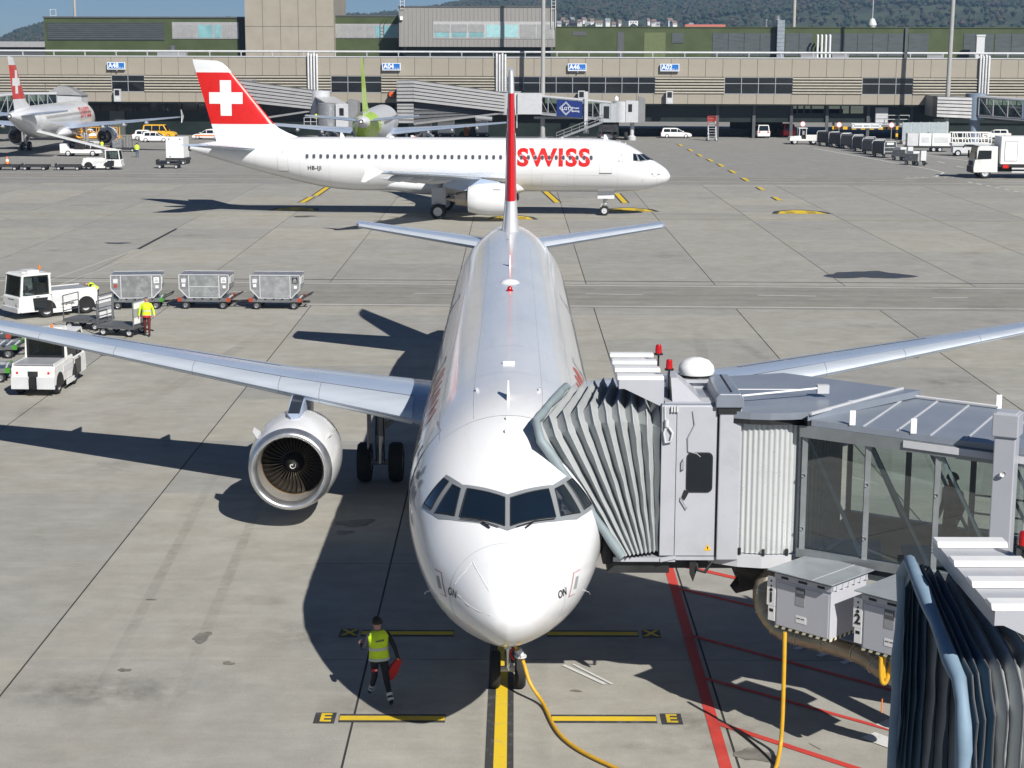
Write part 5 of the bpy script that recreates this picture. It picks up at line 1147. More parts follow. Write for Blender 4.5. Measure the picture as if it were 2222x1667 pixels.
for s, w in ((-1, 0), (1, TW)):
    MB().loft([[PT_(0, w-.09, 5.62), PT_(0, w+.09, 5.62), PT_(0, w+.09, 5.835), PT_(0, w-.09, 5.835)], [PT_(LEN, w-.09, 5.62), PT_(LEN, w+.09, 5.62), PT_(LEN, w+.09, 5.835), PT_(LEN, w-.09, 5.835)]]).go('top_rail', FRAMEM, nb)
    MB().loft([[PT_(0, w-.08, 3.36), PT_(0, w+.08, 3.36), PT_(0, w+.08, 3.52), PT_(0, w-.08, 3.52)], [PT_(LEN, w-.08, 3.36), PT_(LEN, w+.08, 3.36), PT_(LEN, w+.08, 3.52), PT_(LEN, w-.08, 3.52)]]).go('bottom_rail', FRAMEM, nb)
    if s < 0: MB().loft([[PT_(1.9, w-.13, 5.70), PT_(1.9, w-.095, 5.70), PT_(1.9, w-.095, 5.82), PT_(1.9, w-.13, 5.82)], [PT_(4.2, w-.13, 5.7), PT_(4.2, w-.095, 5.7), PT_(4.2, w-.095, 5.82), PT_(4.2, w-.13, 5.82)]]).go('cable_channel', LGREY, nb)
    bays = [0.08, 1.25, 2.5, 3.75, 5.0, 6.25, 7.15]
    for t in bays:
        MB().beam(PT_(t, w, 3.52), PT_(t, w, 5.62), .10, .07).go('tunnel_post', FRAMEM, nb)
        if s < 0:
            for z in (3.9, 4.9): MB().lathe([(-.02, .035), (.02, .03), (.03, .01)], 10, tuple(PT_(t, w-.05, z)), 'y').go('glass_fixing', STEEL, nb)
    for a, b in zip(bays, bays[1:]):
        MB().quad(PT_(a+.05, w, 3.52), PT_(b-.05, w, 3.52), PT_(b-.05, w, 5.62), PT_(a+.05, w, 5.62)).go('pane', NGLASS, nb)
        MB().beam(PT_(a+.06, w+.04*-s, 5.6), PT_(b-.06, w+.04*-s, 3.54), .075, .05).go('brace', BRACEM, nb)
for t, w in ((.95, -.04), (2.05, -.04), (2.9, TW+.02), (4.0, TW+.02)):
    m_ = MB().beam(PT_(t, w, 5.95), PT_(t, w, 6.22), .11, .03); m_.go('lifting_eye', CLEANW, nb, bev=.01)
MB().tube([PT_(1.1, TW-.02, 6.0), PT_(2.9, TW-.02, 6.0)], .025, 6).go('safety_line', LGREY, nb)
# lifting column by the near side, and a red valve disc on the machinery behind it
lc = PT_(3.72, -.33, 0)
LCG = M('column_grey_paint', (.40, .41, .45), .35, var=.03, coat=.1)
rot = Matrix.Rotation(math.atan2(td.y, td.x), 3, 'Z')
MB().box((lc.x, lc.y, 4.2), (.36, .36, 4.6), 0, rot).go('lift_column', LCG, nb, bev=.02); MB().box((lc.x, lc.y, 6.28), (.44, .44, .40), 0, rot).go('column_cap', LCG, nb, bev=.02)
MB().lathe([(-.02, .05), (0, .05), (.01, .01)], 12, (lc.x-.1, lc.y-.2, 5.45), 'y').go('column_plug', OFFW, nb)
lc2 = PT_(3.72, TW+.4, 0); MB().box((lc2.x, lc2.y, 4.2), (.36, .36, 3.2), 0, rot).go('lift_column', LCG, nb, bev=.02)
MB().loft([[PT_(4.05, -.14, 3.6), PT_(4.05, -.10, 3.6), PT_(4.05, -.10, 5.7), PT_(4.05, -.14, 5.7)], [PT_(13.9, -.14, 3.6), PT_(13.9, -.10, 3.6), PT_(13.9, -.10, 5.7), PT_(13.9, -.14, 5.7)]]).go('side_panel', CABP, nb)
MB().loft([[PT_(5.2, TW+.14, 3.3), PT_(5.2, TW+.10, 3.3), PT_(5.2, TW+.10, 5.7), PT_(5.2, TW+.14, 5.7)], [PT_(13.9, TW+.14, 3.3), PT_(13.9, TW+.10, 3.3), PT_(13.9, TW+.10, 5.7), PT_(13.9, TW+.14, 5.7)]]).go('side_panel', CABP, nb)
v = PT_(4.55, -.2, 4.2); MB().lathe([(-.1, .01), (-.1, .1), (.04, .11), (.06, .02)], 16, (v.x, v.y, v.z), 'y').go('red_lamp', REDLAMP, nb, 50)
MB().lathe([(-.02, .24), (.02, .27), (.06, .24), (.02, .2)], 20, (v.x+.05, v.y+.05, v.z-.1), 'y').go('cable_reel', BLACK, nb, 50)
# handrail landing inside
hr = MB()
for z in (3.75, 4.05, 4.4): hr.tube([PT_(2.6, 2.3, z), PT_(4.6, 2.5, z)], .022, 6)
for t in (2.6, 3.4, 4.2): hr.tube([PT_(t, 2.35, 3.4), PT_(t, 2.35, 4.4)], .022, 6)
hr.go('inner_handrail', OFFW, nb)
# drive machinery below the rotunda
dr = MB(); dr.tube([(4.3, 3.55, 3.02), (4.6, 3.5, 2.95), (5.0, 3.6, 2.9)], [.16, .2, .17], 10); dr.tube([(4.32, 4.1, 2.35), (4.5, 4.1, 2.5), (4.8, 4.2, 2.52), (5.1, 4.3, 2.5)], [.1, .19, .17, .12], 10); dr.bx(4.4, 5.2, 3.8, 5.2, 2.5, 3.1); dr.go('drive_motor', BLACK, nb, 50)
# ---- service cabinets hanging below the tunnel
CABW = M('cabinet_grey_white', (.47, .48, .52), .45, var=.04, dirt=(.36, .35, .34), ds=2, damt=.3)
TOPM = M('cabinet_lid_grey', (.33, .36, .38), .4, .2, var=.1)
def service_cabinet(num, label, loc):
    t = thing('service_cabinet', label, 'cabinet', loc, R(-44.5), 'grey service cabinets hanging under the bridge')
    w, d = .64, .60
    body = MB().bx(-w, w, -d, d, 0, .98).go('body', CABW, t, bev=.012)
    MB().bx(-w+.02, w-.02, -d+.02, d-.02, .98, 1.12).go('neck', DARKM, t)
    MB().bx(-w-.02, w+.02, -d-.02, -d+.03, .99, 1.10).bx(w-.03, w+.02, -d, d, 1.0, 1.13).go('upper_rail', CABW, t)
    for i in range(3): MB().box((-.42+i*.42, -d-.024, 1.045), (.16 if i != 1 else .2, .012, .045)).go('rail_slot', BLACK, t)
    for i in range(6): MB().prism([(-d+.1+i*.2, 1.01), (-d+.18+i*.2, 1.01), (-d+.12+i*.2, 1.1)], 'x', w+.02, w+.05).go('rail_gusset', CABW, t)
    MB().bx(-w-.12, w+.1, -d-.14, d+.1, 1.16, 1.185).go('lid', TOPM, t, bev=.006); MB().bx(w*.45, w*.46, -d-.14, d+.1, 1.185, 1.19).go('lid_seam', LGREY, t)
    MB().bx(-w+.04, w-.04, -d-.012, -d, .06, .93).go('front_door', CABW, t, bev=.006)
    MB().bx(-.16, .05, -d-.018, -d-.012, .74, .92).go('notice_dark', DGREY, t); MB().bx(-.16, .05, -d-.018, -d-.012, .56, .73).go('notice_grey', MGREY, t)
    for i in range(4): MB().bx(-.14+i*.045, -.11+i*.045, -d-.021, -d-.018, .82, .87).go('notice_lettering', OFFW, t)
    MB().bx(-.14, .1, -d-.018, -d-.012, .22, .36).go('notice_white', CLEANW, t); MB().bx(-.12, -.04, -d-.021, -d-.018, .3, .32).bx(-.02, .06, -d-.021, -d-.018, .3, .32).go('notice_lettering', DGREY, t)
    side = MB().bx(-w-.2, -w-.005, -d-.01, -d+.02, .42, 1.0).bx(-w-.16, -w-.005, -d-.01, -d+.02, .12, .41).go('number_plate', CLEANW, t)
    sign_text(str(num), .27, BLACK, side, (-w-.1, -d-.014, .58), bold=.008)
    for z in (.92, .82): MB().lathe([(-.005, .02), (.005, .02)], 10, (-w-.1, -d-.012, z), 'y', 0, True).go('plate_dot', BLACK, side)
    MB().lathe([(-.005, .035), (.005, .035)], 12, (-w-.1, -d-.012, .74), 'y', 0, True).go('plate_dot', BLACK, side)
    MB().bx(-w-.13, -w-.04, -d-.014, -d-.01, .30, .36).go('plate_mark', BLACK, side)
    hz = MB()
    for ax in (0, 1):
        L = w if ax == 0 else d
        for i in range(16):
            a, b = -L+i*2*L/16, -L+(i+1)*2*L/16; sk = .03
            f = (lambda u, z: (u, -d-.006, z)) if ax == 0 else (lambda u, z: (w+.006, u, z))
            hz.add([f(a, -.0), f(b, -.0), f(min(L, b+sk), .055), f(min(L, a+sk), .055)], [(0, 1, 2, 3)], i % 2)
    hz.go('hazard_stripe', [M('hazard_cream', (.6, .58, .4), .5), BLACK], t)
    MB().bx(-.2, .2, .62, 1.1, .5, .9).go('hanger', DARKM, t)
    t.scale = (.92, .92, .92); return t
service_cabinet(1, 'grey service cabinet marked 1 hanging under the boarding bridge', (5.62, 2.02, 2.30)); service_cabinet(2, 'grey service cabinet marked 2, half hidden by the blue canopy', (6.95, .86, 2.28))
dp = [at_y(u, v, y) for u, v, y in ((1690, 1236, 3.5), (1662, 1252, 3.4), (1650, 1290, 3.3), (1660, 1330, 3.2), (1690, 1368, 3.0), (1740, 1384, 2.8), (1800, 1399, 2.45), (1870, 1420, 2.0), (1905, 1447, 1.7), (1940, 1470, 1.45), (1998, 1492, 1.1), (2060, 1510, .8))]
ad_ = thing('air_duct', 'bronze grey ribbed air duct looping under the service cabinets', 'duct', (0, 0, 0))
pts = []
for i in range(len(dp)-1):
    for k in range(5): pts.append(dp[i].lerp(dp[i+1], k/5))
for _ in range(3): pts = [pts[0]]+[(pts[i-1]+pts[i]*2+pts[i+1])/4 for i in range(1, len(pts)-1)]+[pts[-1]]
DUCT = M('duct_foil_bronze', (.33, .29, .22), .35, .65, var=.2, vs=3, bump=.25, bs=9)
MB().tube(pts, [.165+.008*(i % 2) for i in range(len(pts))], 14).go('duct_hose', DUCT, ad_, 60)
for i in range(4, 40, 5): MB().tube([pts[i]-(pts[i+1]-pts[i]).normalized()*.012, pts[i]+(pts[i+1]-pts[i]).normalized()*.012], .182, 14).go('duct_ring', M('duct_ring_grey', (.4, .37, .3), .4, .5) if i == 4 else bpy.data.materials['duct_ring_grey'], ad_, 40)
# ---- second bridge parked at the lower right: the same cab with a folded canopy
nb2 = thing('boarding_bridge', 'parked boarding bridge cab with folded blue canopy in the lower right corner', 'boarding bridge', (3.22, -13.25, 0), 0, 'boarding bridge cabs in the foreground')
near2 = [(1.74, 3.1, 3.0), (1.74, 3.1, 5.66), (1.74, 6.25, 6.42), (1.74, 6.25, 3.0)]
build_cab(nb2, near2, 11, CAN, CUSH, 0, 2.6, BELL)
MB().bx(2.05, 2.75, 3.5, 6.0, 3.1, 3.3).go('canopy_floor', BLACK, nb2)
MB().quad((2.7, 3.3, 3.1), (2.7, 6.0, 3.1), (2.7, 6.0, 6.0), (2.7, 3.3, 6.0)).go('inner_curtain', CAN, nb2)
# ---- cables
YCAB = M('yellow_power_cable', (.62, .35, .02), .5, var=.12, vs=6, dirt=(.3, .2, .05), ds=9, damt=.4)
def smooth_path(pts, it=3, k=5):
    pts = [Vector(p) for p in pts]; o = []
    for i in range(len(pts)-1): o += [pts[i].lerp(pts[i+1], j/k) for j in range(k)]
    o.append(pts[-1])
    for _ in range(it*2): o = [o[0]]+[(o[i-1]+o[i]*2+o[i+1])/4 for i in range(1, len(o)-1)]+[o[-1]]
    return o
gc = thing('power_cable', 'thick yellow ground power cable running from the nose gear across the concrete', 'cable', (0, 0, 0))
cp = [(-.10, 4.3, 1.95), (-.05, 4.35, 1.6), (.08, 4.4, 1.2), (.20, 4.42, 1.0), (.33, 4.42, .72), (.42, 4.3, .35), at_z(1180, 1525, .05), at_z(1193, 1560, .05), at_z(1213, 1595, .05), at_z(1250, 1625, .05), at_z(1298, 1650, .05), at_z(1340, 1668, .05), at_z(1430, 1720, .05), at_z(1600, 1800, .05)]
MB().tube(smooth_path(cp), .037, 9).go('cable_run', YCAB, gc, 60)
MB().cyl((.20, 4.40, 1.02), (.27, 4.40, .86), .075, n=14).lathe([(-.015, .12), (.015, .12)], 16, (.25, 4.36, .9), 'z', 0, True).go('cable_plug', OFFW, gc, 50); MB().tube([(.1, 4.38, 1.05), (.05, 4.36, .95), (.12, 4.34, .82)], .018, 6).go('safety_strap', REDC, gc)
yc2 = thing('power_cable', 'yellow cable hanging straight down from the cabinet marked 1', 'cable', (0, 0, 0))
MB().tube(smooth_path([at_y(1703, 1372, 1.75), at_y(1702, 1420, 1.72), at_y(1700, 1500, 1.7), at_y(1698, 1560, 1.7), at_y(1694, 1620, 1.68), at_z(1684, 1668, .06), at_z(1660, 1720, .05), at_z(1600, 1800, .05)], 1), .038, 9).go('cable_run', YCAB, yc2, 60)
yl = thing('power_cable', 'short looped orange-yellow cable under the cabinet marked 2', 'cable', (0, 0, 0))
q = at_y(1912, 1425, .62); MB().tube(smooth_path([q, q+Vector((.0, 0, -.25)), q+Vector((.03, 0, -.48)), q+Vector((.1, 0, -.5)), q+Vector((.17, .02, -.25)), q+Vector((.2, .03, 0))]), .04, 8).tube(smooth_path([q+Vector((.06, .03, 0)), q+Vector((.05, .03, -.4)), q+Vector((.12, .03, -.42)), q+Vector((.24, .05, .0))]), .04, 8).go('cable_loop', YCAB, yl, 60)
MB().tube([q+Vector((.04, -.05, -.75)), q+Vector((.04, -.05, -1.0))], .012, 6).go('pull_cord', ORNG, yl)
bcb = thing('black_cable', 'thin black cable lying across the concrete at the lower right', 'cable', (0, 0, 0))
MB().tube(smooth_path([at_z(1585, 1575, .03), at_z(1620, 1600, .03), at_z(1665, 1640, .03), at_z(1690, 1670, .03), at_z(1760, 1750, .03)]), .02, 7).go('cable_run', BLACK, bcb, 60)
# drive column of the near bridge on the ground
MB().cyl((9.6, 4.2, 0), (9.6, 4.2, 3.2), .3, n=14).go('support_leg', MGREY, nb, 50)
# ================================================================== PEOPLE
def person(name, label, loc, rz, pose=None, h=1.78, mats=(NAVY, NAVY, BLACK, SKIN), vest=HIVIS, hair=HAIR, group=None, fine=False, bands=True, sleeves=None):
    """one skinned body (torso, arms, legs, head) in the given pose; facing local +Y; vest and hair are its clothing"""
    J = dict(pel=(0, 0, .95), sp=(0, 0, 1.15), ch=(0, .01, 1.36), nk=(0, .0, 1.50), hd=(0, .03, 1.60), ht=(0, .03, 1.70),
             shL=(-.19, 0, 1.42), elL=(-.25, -.03, 1.15), haL=(-.24, .08, .92), shR=(.19, 0, 1.42), elR=(.25, -.03, 1.15), haR=(.24, .08, .92),
             hpL=(-.10, 0, .92), knL=(-.11, .03, .50), anL=(-.11, -.02, .09), toL=(-.12, .16, .05), hpR=(.10, 0, .92), knR=(.11, .03, .50), anR=(.11, -.02, .09), toR=(.12, .16, .05))
    J.update(pose or {})
    rad = dict(pel=.135, sp=.125, ch=.14, nk=.055, hd=.088, ht=.082, shL=.07, elL=.05, haL=.04, shR=.07, elR=.05, haR=.04, hpL=.10, knL=.068, anL=.05, toL=.042, hpR=.10, knR=.068, anR=.05, toR=.042)
    E = [('pel', 'sp', 0), ('sp', 'ch', 0), ('ch', 'nk', 0), ('nk', 'hd', 3), ('hd', 'ht', 3), ('ch', 'shL', 0), ('shL', 'elL', 0), ('elL', 'haL', 0), ('ch', 'shR', 0), ('shR', 'elR', 0), ('elR', 'haR', 0),
         ('pel', 'hpL', 1), ('hpL', 'knL', 1), ('knL', 'anL', 1), ('anL', 'toL', 2), ('pel', 'hpR', 1), ('hpR', 'knR', 1), ('knR', 'anR', 1), ('anR', 'toR', 2)]
    keys = list(J); V = [Vector(J[k]) for k in keys]; Rr = [rad[k] for k in keys]; ed = [(keys.index(a), keys.index(b)) for a, b, _ in E]; em = [m for *_, m in E]
    for s in 'LR':
        hi = keys.index('ha'+s); d = (V[hi]-V[keys.index('el'+s)]).normalized(); side = d.orthogonal().normalized() if abs(d.z) < .8 else Vector((0, 1, 0))
        V.append(V[hi]+d*.09); Rr.append(.03); ed.append((hi, len(V)-1)); em.append(3); palm = len(V)-1
        if fine:
            for q in range(4):
                o = side*(q-1.5)*.021; V += [V[palm]+o+d*.045, V[palm]+o*1.1+d*(.075 if q in (1, 2) else .062)+Vector((0, .012, 0))]; Rr += [.010, .008]
                ed += [(palm, len(V)-2), (len(V)-2, len(V)-1)]; em += [3, 3]
            V.append(V[hi]+d*.05+side*.055); Rr.append(.011); ed.append((hi, len(V)-1)); em.append(3)
    me = bpy.data.meshes.new('person_skeleton'); me.from_pydata(V, ed, [])
    o = bpy.data.objects.new('person_skeleton', me); COL.objects.link(o)
    sk = o.modifiers.new('skin', 'SKIN'); ss = o.modifiers.new('sub', 'SUBSURF'); ss.levels = 1; ss.render_levels = 1
    if not me.skin_vertices: pass
    for i, sv in enumerate(me.skin_vertices[0].data): sv.radius = (Rr[i], Rr[i]); sv.use_root = (i == 0)
    dg = bpy.context.evaluated_depsgraph_get(); body = bpy.data.meshes.new_from_object(o.evaluated_get(dg)); bpy.data.objects.remove(o)
    body.name = 'person'; body.materials.clear()
    for m in mats: body.materials.append(m)
    segs = [(V[a], V[b], em[i]) for i, (a, b) in enumerate(ed)]
    for p in body.polygons:
        c = p.center; best = 9; mi = 0
        for a, b, m in segs:
            d = b-a; t = max(0, min(1, (c-a).dot(d)/max(d.length_squared, 1e-9))); q = (c-(a+d*t)).length
            if q < best: best, mi = q, m
        p.material_index = mi; p.use_smooth = True
    k = h/1.79; body.transform(Matrix.Scale(k, 4))
    root = put(name, body, None, loc, rz); tag(root, label, 'person', group)
    S = lambda p: Vector(p)*k
    pel, ch, nk, hd, ht = S(J['pel']), S(J['ch']), S(J['nk']), S(J['hd']), S(J['ht'])
    if vest:
        ax = (nk-pel); L = ax.length; az = ax.normalized(); sx = (S(J['shR'])-S(J['shL'])).normalized(); fy = az.cross(sx).normalized(); sx = fy.cross(az); rings = []; zs = (-.06, .1, .25, .45, .65, .82, .95, 1.03)
        for t, a, b in zip(zs, (.205, .2, .19, .19, .205, .22, .17, .1), (.165, .16, .15, .155, .165, .155, .12, .085)):
            c = pel+az*L*t; rings.append([c+sx*math.copysign(abs(math.cos(q))**.85, math.cos(q))*a*k+fy*math.sin(q)*b*k for q in [2*math.pi*i/18 for i in range(18)]])
        ve = MB().loft(rings, 0, False).go('vest', vest, root, 60)
        if bands:
            for t0, t1 in ((-.05, .035), (.33, .42)):
                rr_ = []
                for t in (t0, t1):
                    i = max(j for j in range(len(zs)-1) if zs[j] <= t); f = (t-zs[i])/(zs[i+1]-zs[i]); c = pel+az*L*t
                    rr_.append([c+(rings[i][j].lerp(rings[i+1][j], f)-c)*1.03 for j in range(18)])
                MB().loft(rr_, 0, False).go('reflective_band', REFL, ve, 60)
            if fine:
                q = pel+az*L*.68-fy*.172*k; MB().beam(q-sx*.07, q+sx*.05+az*.012, .012, .02).box(q+sx*.075+az*.015, (.035, .01, .035)).go('vest_print', DGREY, ve)
    up = (ht-nk).normalized(); fwd = Vector((0, 1, 0)); rgt = fwd.cross(up).normalized()
    c = hd.lerp(ht, .5)+up*.012*k
    if hair:
        rings = []
        for i in range(7):
            a = math.pi*.5*(i/6)*1.15; r = math.cos(a-.15)*.112*k; z = math.sin(a-.15)*.118*k
            rings.append([c+up*z+(rgt*math.cos(q)+fwd*math.sin(q)*1.08)*max(r, .003)-fwd*.016*k for q in [2*math.pi*j/16 for j in range(16)]])
        MB().loft(rings).go('hair', hair, root, 60)
    f = MB(); f.loft([[c+fwd*.085*k+rgt*.012*k, c+fwd*.085*k-rgt*.012*k, c+fwd*.105*k-up*.03*k], [c+fwd*.09*k+rgt*.016*k-up*.035*k, c+fwd*.09*k-rgt*.016*k-up*.035*k, c+fwd*.115*k-up*.032*k]])
    for s in (-1, 1): f.box(c+rgt*s*.095*k-up*.015*k, (.022*k, .035*k, .05*k)); f.box(c+rgt*s*.034*k+fwd*.088*k+up*.004*k, (.022*k, .01*k, .01*k), 1)
    f.box(c+fwd*.088*k-up*.055*k, (.04*k, .012*k, .009*k), 2); f.go('face_features', [SKIN, BLACK, REDC], root)
    return root
# the walker beside the nose, seen from behind
w0 = at_z(830, 1524); wk = dict(pel=(.0, 0, .94), sp=(-.01, .01, 1.15), ch=(-.02, .03, 1.36), nk=(-.02, .04, 1.49), hd=(-.025, .06, 1.6), ht=(-.03, .07, 1.7), shL=(-.21, .03, 1.41), elL=(-.31, -.0, 1.15), haL=(-.33, .2, 1.17),
          shR=(.18, .03, 1.41), elR=(.3, -.06, 1.16), haR=(.37, -.02, .92), hpL=(-.1, 0, .92), knL=(-.08, .12, .52), anL=(-.13, .34, .16), toL=(-.15, .46, .07), hpR=(.1, 0, .91), knR=(.13, -.06, .50), anR=(.19, -.30, .13), toR=(.21, -.15, .04))
wp = person('person', 'person in dark clothes and yellow vest walking away beside the nose', (w0.x-.05, w0.y-.05, 0), R(12), wk, 1.76, fine=True)
for s_, (a, b) in enumerate(((wk['knL'], wk['anL']), (wk['knR'], wk['anR']))):
    a, b = Vector(a)*.983, Vector(b)*.983
    for t0, t1 in ((.60, .73), (.83, .94)): MB().cyl(a.lerp(b, t0), a.lerp(b, t1), .066, .06, 12).go('reflective_cuff', REFL, wp, 50)
MB().box((-.10, -.11, .72), (.12, .03, .06)).box((-.08, -.118, .725), (.04, .03, .025), 1).go('red_patch', [REDC, CLEANW], wp)
hb = Matrix.Rotation(R(12), 4, 'Z') @ Vector((.37, -.02, .86)); bag = thing('red_cloth_bag', 'red cloth held in the right hand of the person beside the nose', 'bag', (w0.x-.05+hb.x, w0.y-.05+hb.y, hb.z), R(12))
MB().loft([[(-.03, -.02, .03), (.05, -.02, .03), (.05, .03, .03), (-.03, .03, .03)], [(-.16, -.05, -.12), (.05, -.05, -.06), (.06, .05, -.06), (-.16, .05, -.1)], [(-.24, -.05, -.28), (-.02, -.05, -.24), (-.02, .06, -.24), (-.22, .06, -.28)], [(-.17, -.02, -.4), (-.1, -.02, -.37), (-.1, .03, -.37), (-.17, .03, -.4)]]).go('cloth_folds', REDC, bag, 60)
REDTR = M('red_black_trousers', (.10, .012, .01), .8, var=.5, vs=5)
m0 = at_z(320, 730); mn = person('person', 'bald person in yellow jacket and dark red trousers walking in front of the flat carts', (m0.x, m0.y, 0), R(188), dict(haL=(-.34, .05, .93), haR=(.33, .0, .93), elL=(-.3, -.02, 1.17), elR=(.3, -.02, 1.17), knL=(-.1, .12, .52), anL=(-.1, .14, .1), toL=(-.1, .3, .06), knR=(.1, -.02, .5), anR=(.1, -.2, .14), toR=(.1, -.06, .05)), 1.8, (HIVIS, REDTR, BLACK, SKIN), HIVIS, None)
MB().lathe([(-.09, .205), (0, .2)], 16, (0, 0, .96), 'z').go('red_hem', REDC, mn, 50)
b0 = at_z(212, 668); person('person', 'person in yellow vest bending down behind the white tractor', (b0.x, b0.y, 0), R(100), dict(sp=(0, .1, 1.1), ch=(0, .28, 1.22), nk=(0, .4, 1.24), hd=(0, .5, 1.22), ht=(0, .58, 1.18), shL=(-.18, .3, 1.22), elL=(-.2, .38, .95), haL=(-.15, .45, .72), shR=(.18, .3, 1.22), elR=(.2, .38, .95), haR=(.15, .45, .72)), 1.72)
for u, v, lab, m, rz in ((222, 335, 'person in yellow vest standing behind the white belt loader', (NAVY, NAVY, BLACK, SKIN), 200), (254, 327, 'person in orange-yellow vest by the container dolly at the far left', (YEL, REDTR, BLACK, SKIN), 150), (298, 342, 'person in yellow vest and blue jeans walking near the far-left airliner wing', (HIVIS, M('jeans', (.05, .09, .18), .8), BLACK, SKIN), 20)):
    p = at_z(u, v); person('person', lab, (p.x, p.y, 0), R(rz), dict(knL=(-.1, .1, .52), anL=(-.1, .1, .1), toL=(-.1, .26, .06)), 1.78, m, YEL if 'orange' in lab else HIVIS)
p = tw(q_x := TX(672, -31), -30.5); person('person', 'person in yellow vest on the bridge platform beside the round cab', (p.x-.1, tw(q_x, -23).y-.3, 2.66), R(180), None, 1.75)
pi = PT_(2.5, 1.3, 3.27); person('person', 'dark clothed person walking inside the near boarding bridge behind the glass', tuple(pi), R(120), dict(knL=(-.1, .15, .52), anL=(-.1, .1, .1), toL=(-.1, .26, .06), anR=(.1, -.2, .14), toR=(.1, -.06, .05)), 1.78, (DGREY, NAVY, BLACK, SKIN), None)

# ================================================================== VEHICLES
def face_dir(a, b): return math.atan2(b.y-a.y, b.x-a.x)
def roundrect(x0, x1, z0, z1, r, n=3):
    p = []
    for cx_, cz_, a0 in ((x1-r, z1-r, 0), (x0+r, z1-r, 90), (x0+r, z0+r, 180), (x1-r, z0+r, 270)): p += [(cx_+r*math.cos(R(a0+90*i/n)), cz_+r*math.sin(R(a0+90*i/n))) for i in range(n+1)]
    return p
def tractor(label, loc, rz, group=None, driver=False, lettering=None, rear_black=False, cx=.42):
    """airport tow tractor: cab over the front axle, low deck behind; local X forward, origin on the ground at mid wheelbase"""
    t = thing('tow_tractor', label, 'tow tractor', loc, rz, group); W = .86
    b = MB()
    b.prism([(-2.05, .42), (-2.05, 1.05), (-1.95, 1.16), (.35, 1.24), (.35, .42)], 'y', -W, W).prism([(.35, .34), (.35, 1.05), (.45, 1.12), (1.92, 1.12), (2.02, 1.02), (2.06, .55), (1.98, .34)], 'y', -W, W)
    body = b.go('body', WHITE2, t, bev=.03)
    MB().bx(-1.9, .2, -W+.1, W-.1, 1.19, 1.235).go('deck_plate', MGREY, body)
    MB().bx(-1.95, .3, -W+.02, -W+.07, 1.16, 1.27).bx(-1.95, .3, W-.07, W-.02, 1.16, 1.27).go('deck_rail', WHITE2, body)
    for s in (-1, 1):
        MB().bx(-.95, .3, s*W, s*(W+.012), .75, 1.0).go('side_hatch', OFFW, body); MB().bx(-.62, .34, s*W, s*(W+.03), .22, .42).go('side_skirt', WHITE2, body)
        MB().prism([(.74, .40), (1.28, .40), (1.34, 1.0), (.56, 1.0)], 'y', s*W, s*(W+.015)).go('door_lower_glass', DGLASS, body)
        for xc in (.62, -1.42): MB().prism([(xc+.47*math.cos(R(a)), .40+.47*math.sin(R(a))) for a in range(-10, 191, 20)], 'y', s*(W-.02), s*(W+.006)).go('wheel_arch', BLACK, body)
    cab = MB(); z0, z1 = 1.12, 2.05
    for x, y in ((cx, W-.05), (1.9, W-.05), (cx, -W+.05), (1.9, -W+.05)): cab.loft([[(x-.05, y-.05, z0), (x+.05, y-.05, z0), (x+.05, y+.05, z0), (x-.05, y+.05, z0)], [(x-.05-(.12 if x > 1 else 0), y*.95-.05, z1), (x+.05-(.12 if x > 1 else 0), y*.95-.05, z1), (x+.05-(.12 if x > 1 else 0), y*.95+.05, z1), (x-.05-(.12 if x > 1 else 0), y*.95+.05, z1)]])
    cab.prism([(cx-.08, z1), (cx-.08, z1+.08), (1.7, z1+.1), (1.86, z1+.02), (1.86, z1)], 'y', -W+.04, W-.04).bx(.7, 1.3, -.35, .35, z1+.08, z1+.2).bx(1.3, 1.5, -.25, .2, z1+.08, z1+.14)
    cb = cab.go('cab_frame', WHITE2, t, bev=.015)
    for s in (-1, 1):
        MB().prism(roundrect(cx+.08, 1.72, z0+.03, z1-.05, .1), 'y', s*(W-.09), s*(W-.075)).go('side_window', glass_tug, cb); fr = roundrect(cx+.08, 1.72, z0+.03, z1-.05, .1)
        MB().tube([(x, s*(W-.07), z) for x, z in fr+fr[:1]], .022, 5).go('window_seal', BLACK, cb)
        MB().beam((1.05, s*(W-.07), z0+.05), (1.05, s*(W-.07), z1-.06), .03).go('window_bar', BLACK, cb)
    MB().loft([[(1.90, -W+.16, z0+.02), (1.92, -W+.16, z0+.02), (1.80, -W+.16, z1-.04), (1.78, -W+.16, z1-.04)], [(1.90, W-.16, z0+.02), (1.92, W-.16, z0+.02), (1.80, W-.16, z1-.04), (1.78, W-.16, z1-.04)]]).go('windscreen', glass_tug, cb)
    MB().tube([(1.93, -W+.14, z0+.02), (1.80, -W+.14, z1-.04), (1.80, W-.14, z1-.04), (1.93, W-.14, z0+.02), (1.93, -W+.14, z0+.02)], .022, 5).tube([(1.94, -.1, z0+.05), (1.9, .3, z0+.35)], .014, 5).go('windscreen_seal', BLACK, cb)
    if rear_black:
        MB().bx(cx-.05, cx-.04, -W+.12, W-.12, z0+.12, z1-.02).go('rear_window', glass_dark, cb); MB().bx(cx-.06, cx-.02, -W+.1, W-.1, z0+.02, z0+.2).bx(cx-.06, cx-.02, -W+.1, W-.1, z1-.12, z1-.0).bx(cx-.06, cx-.02, -W+.1, -W+.2, z0+.2, z1-.12).bx(cx-.06, cx-.02, W-.2, W-.1, z0+.2, z1-.12).go('rear_window_frame', BLACK, cb)
    else: MB().bx(cx-.06, cx-.03, -W+.12, W-.12, z0+.02, z1-.06).go('rear_window', glass_tug, cb)
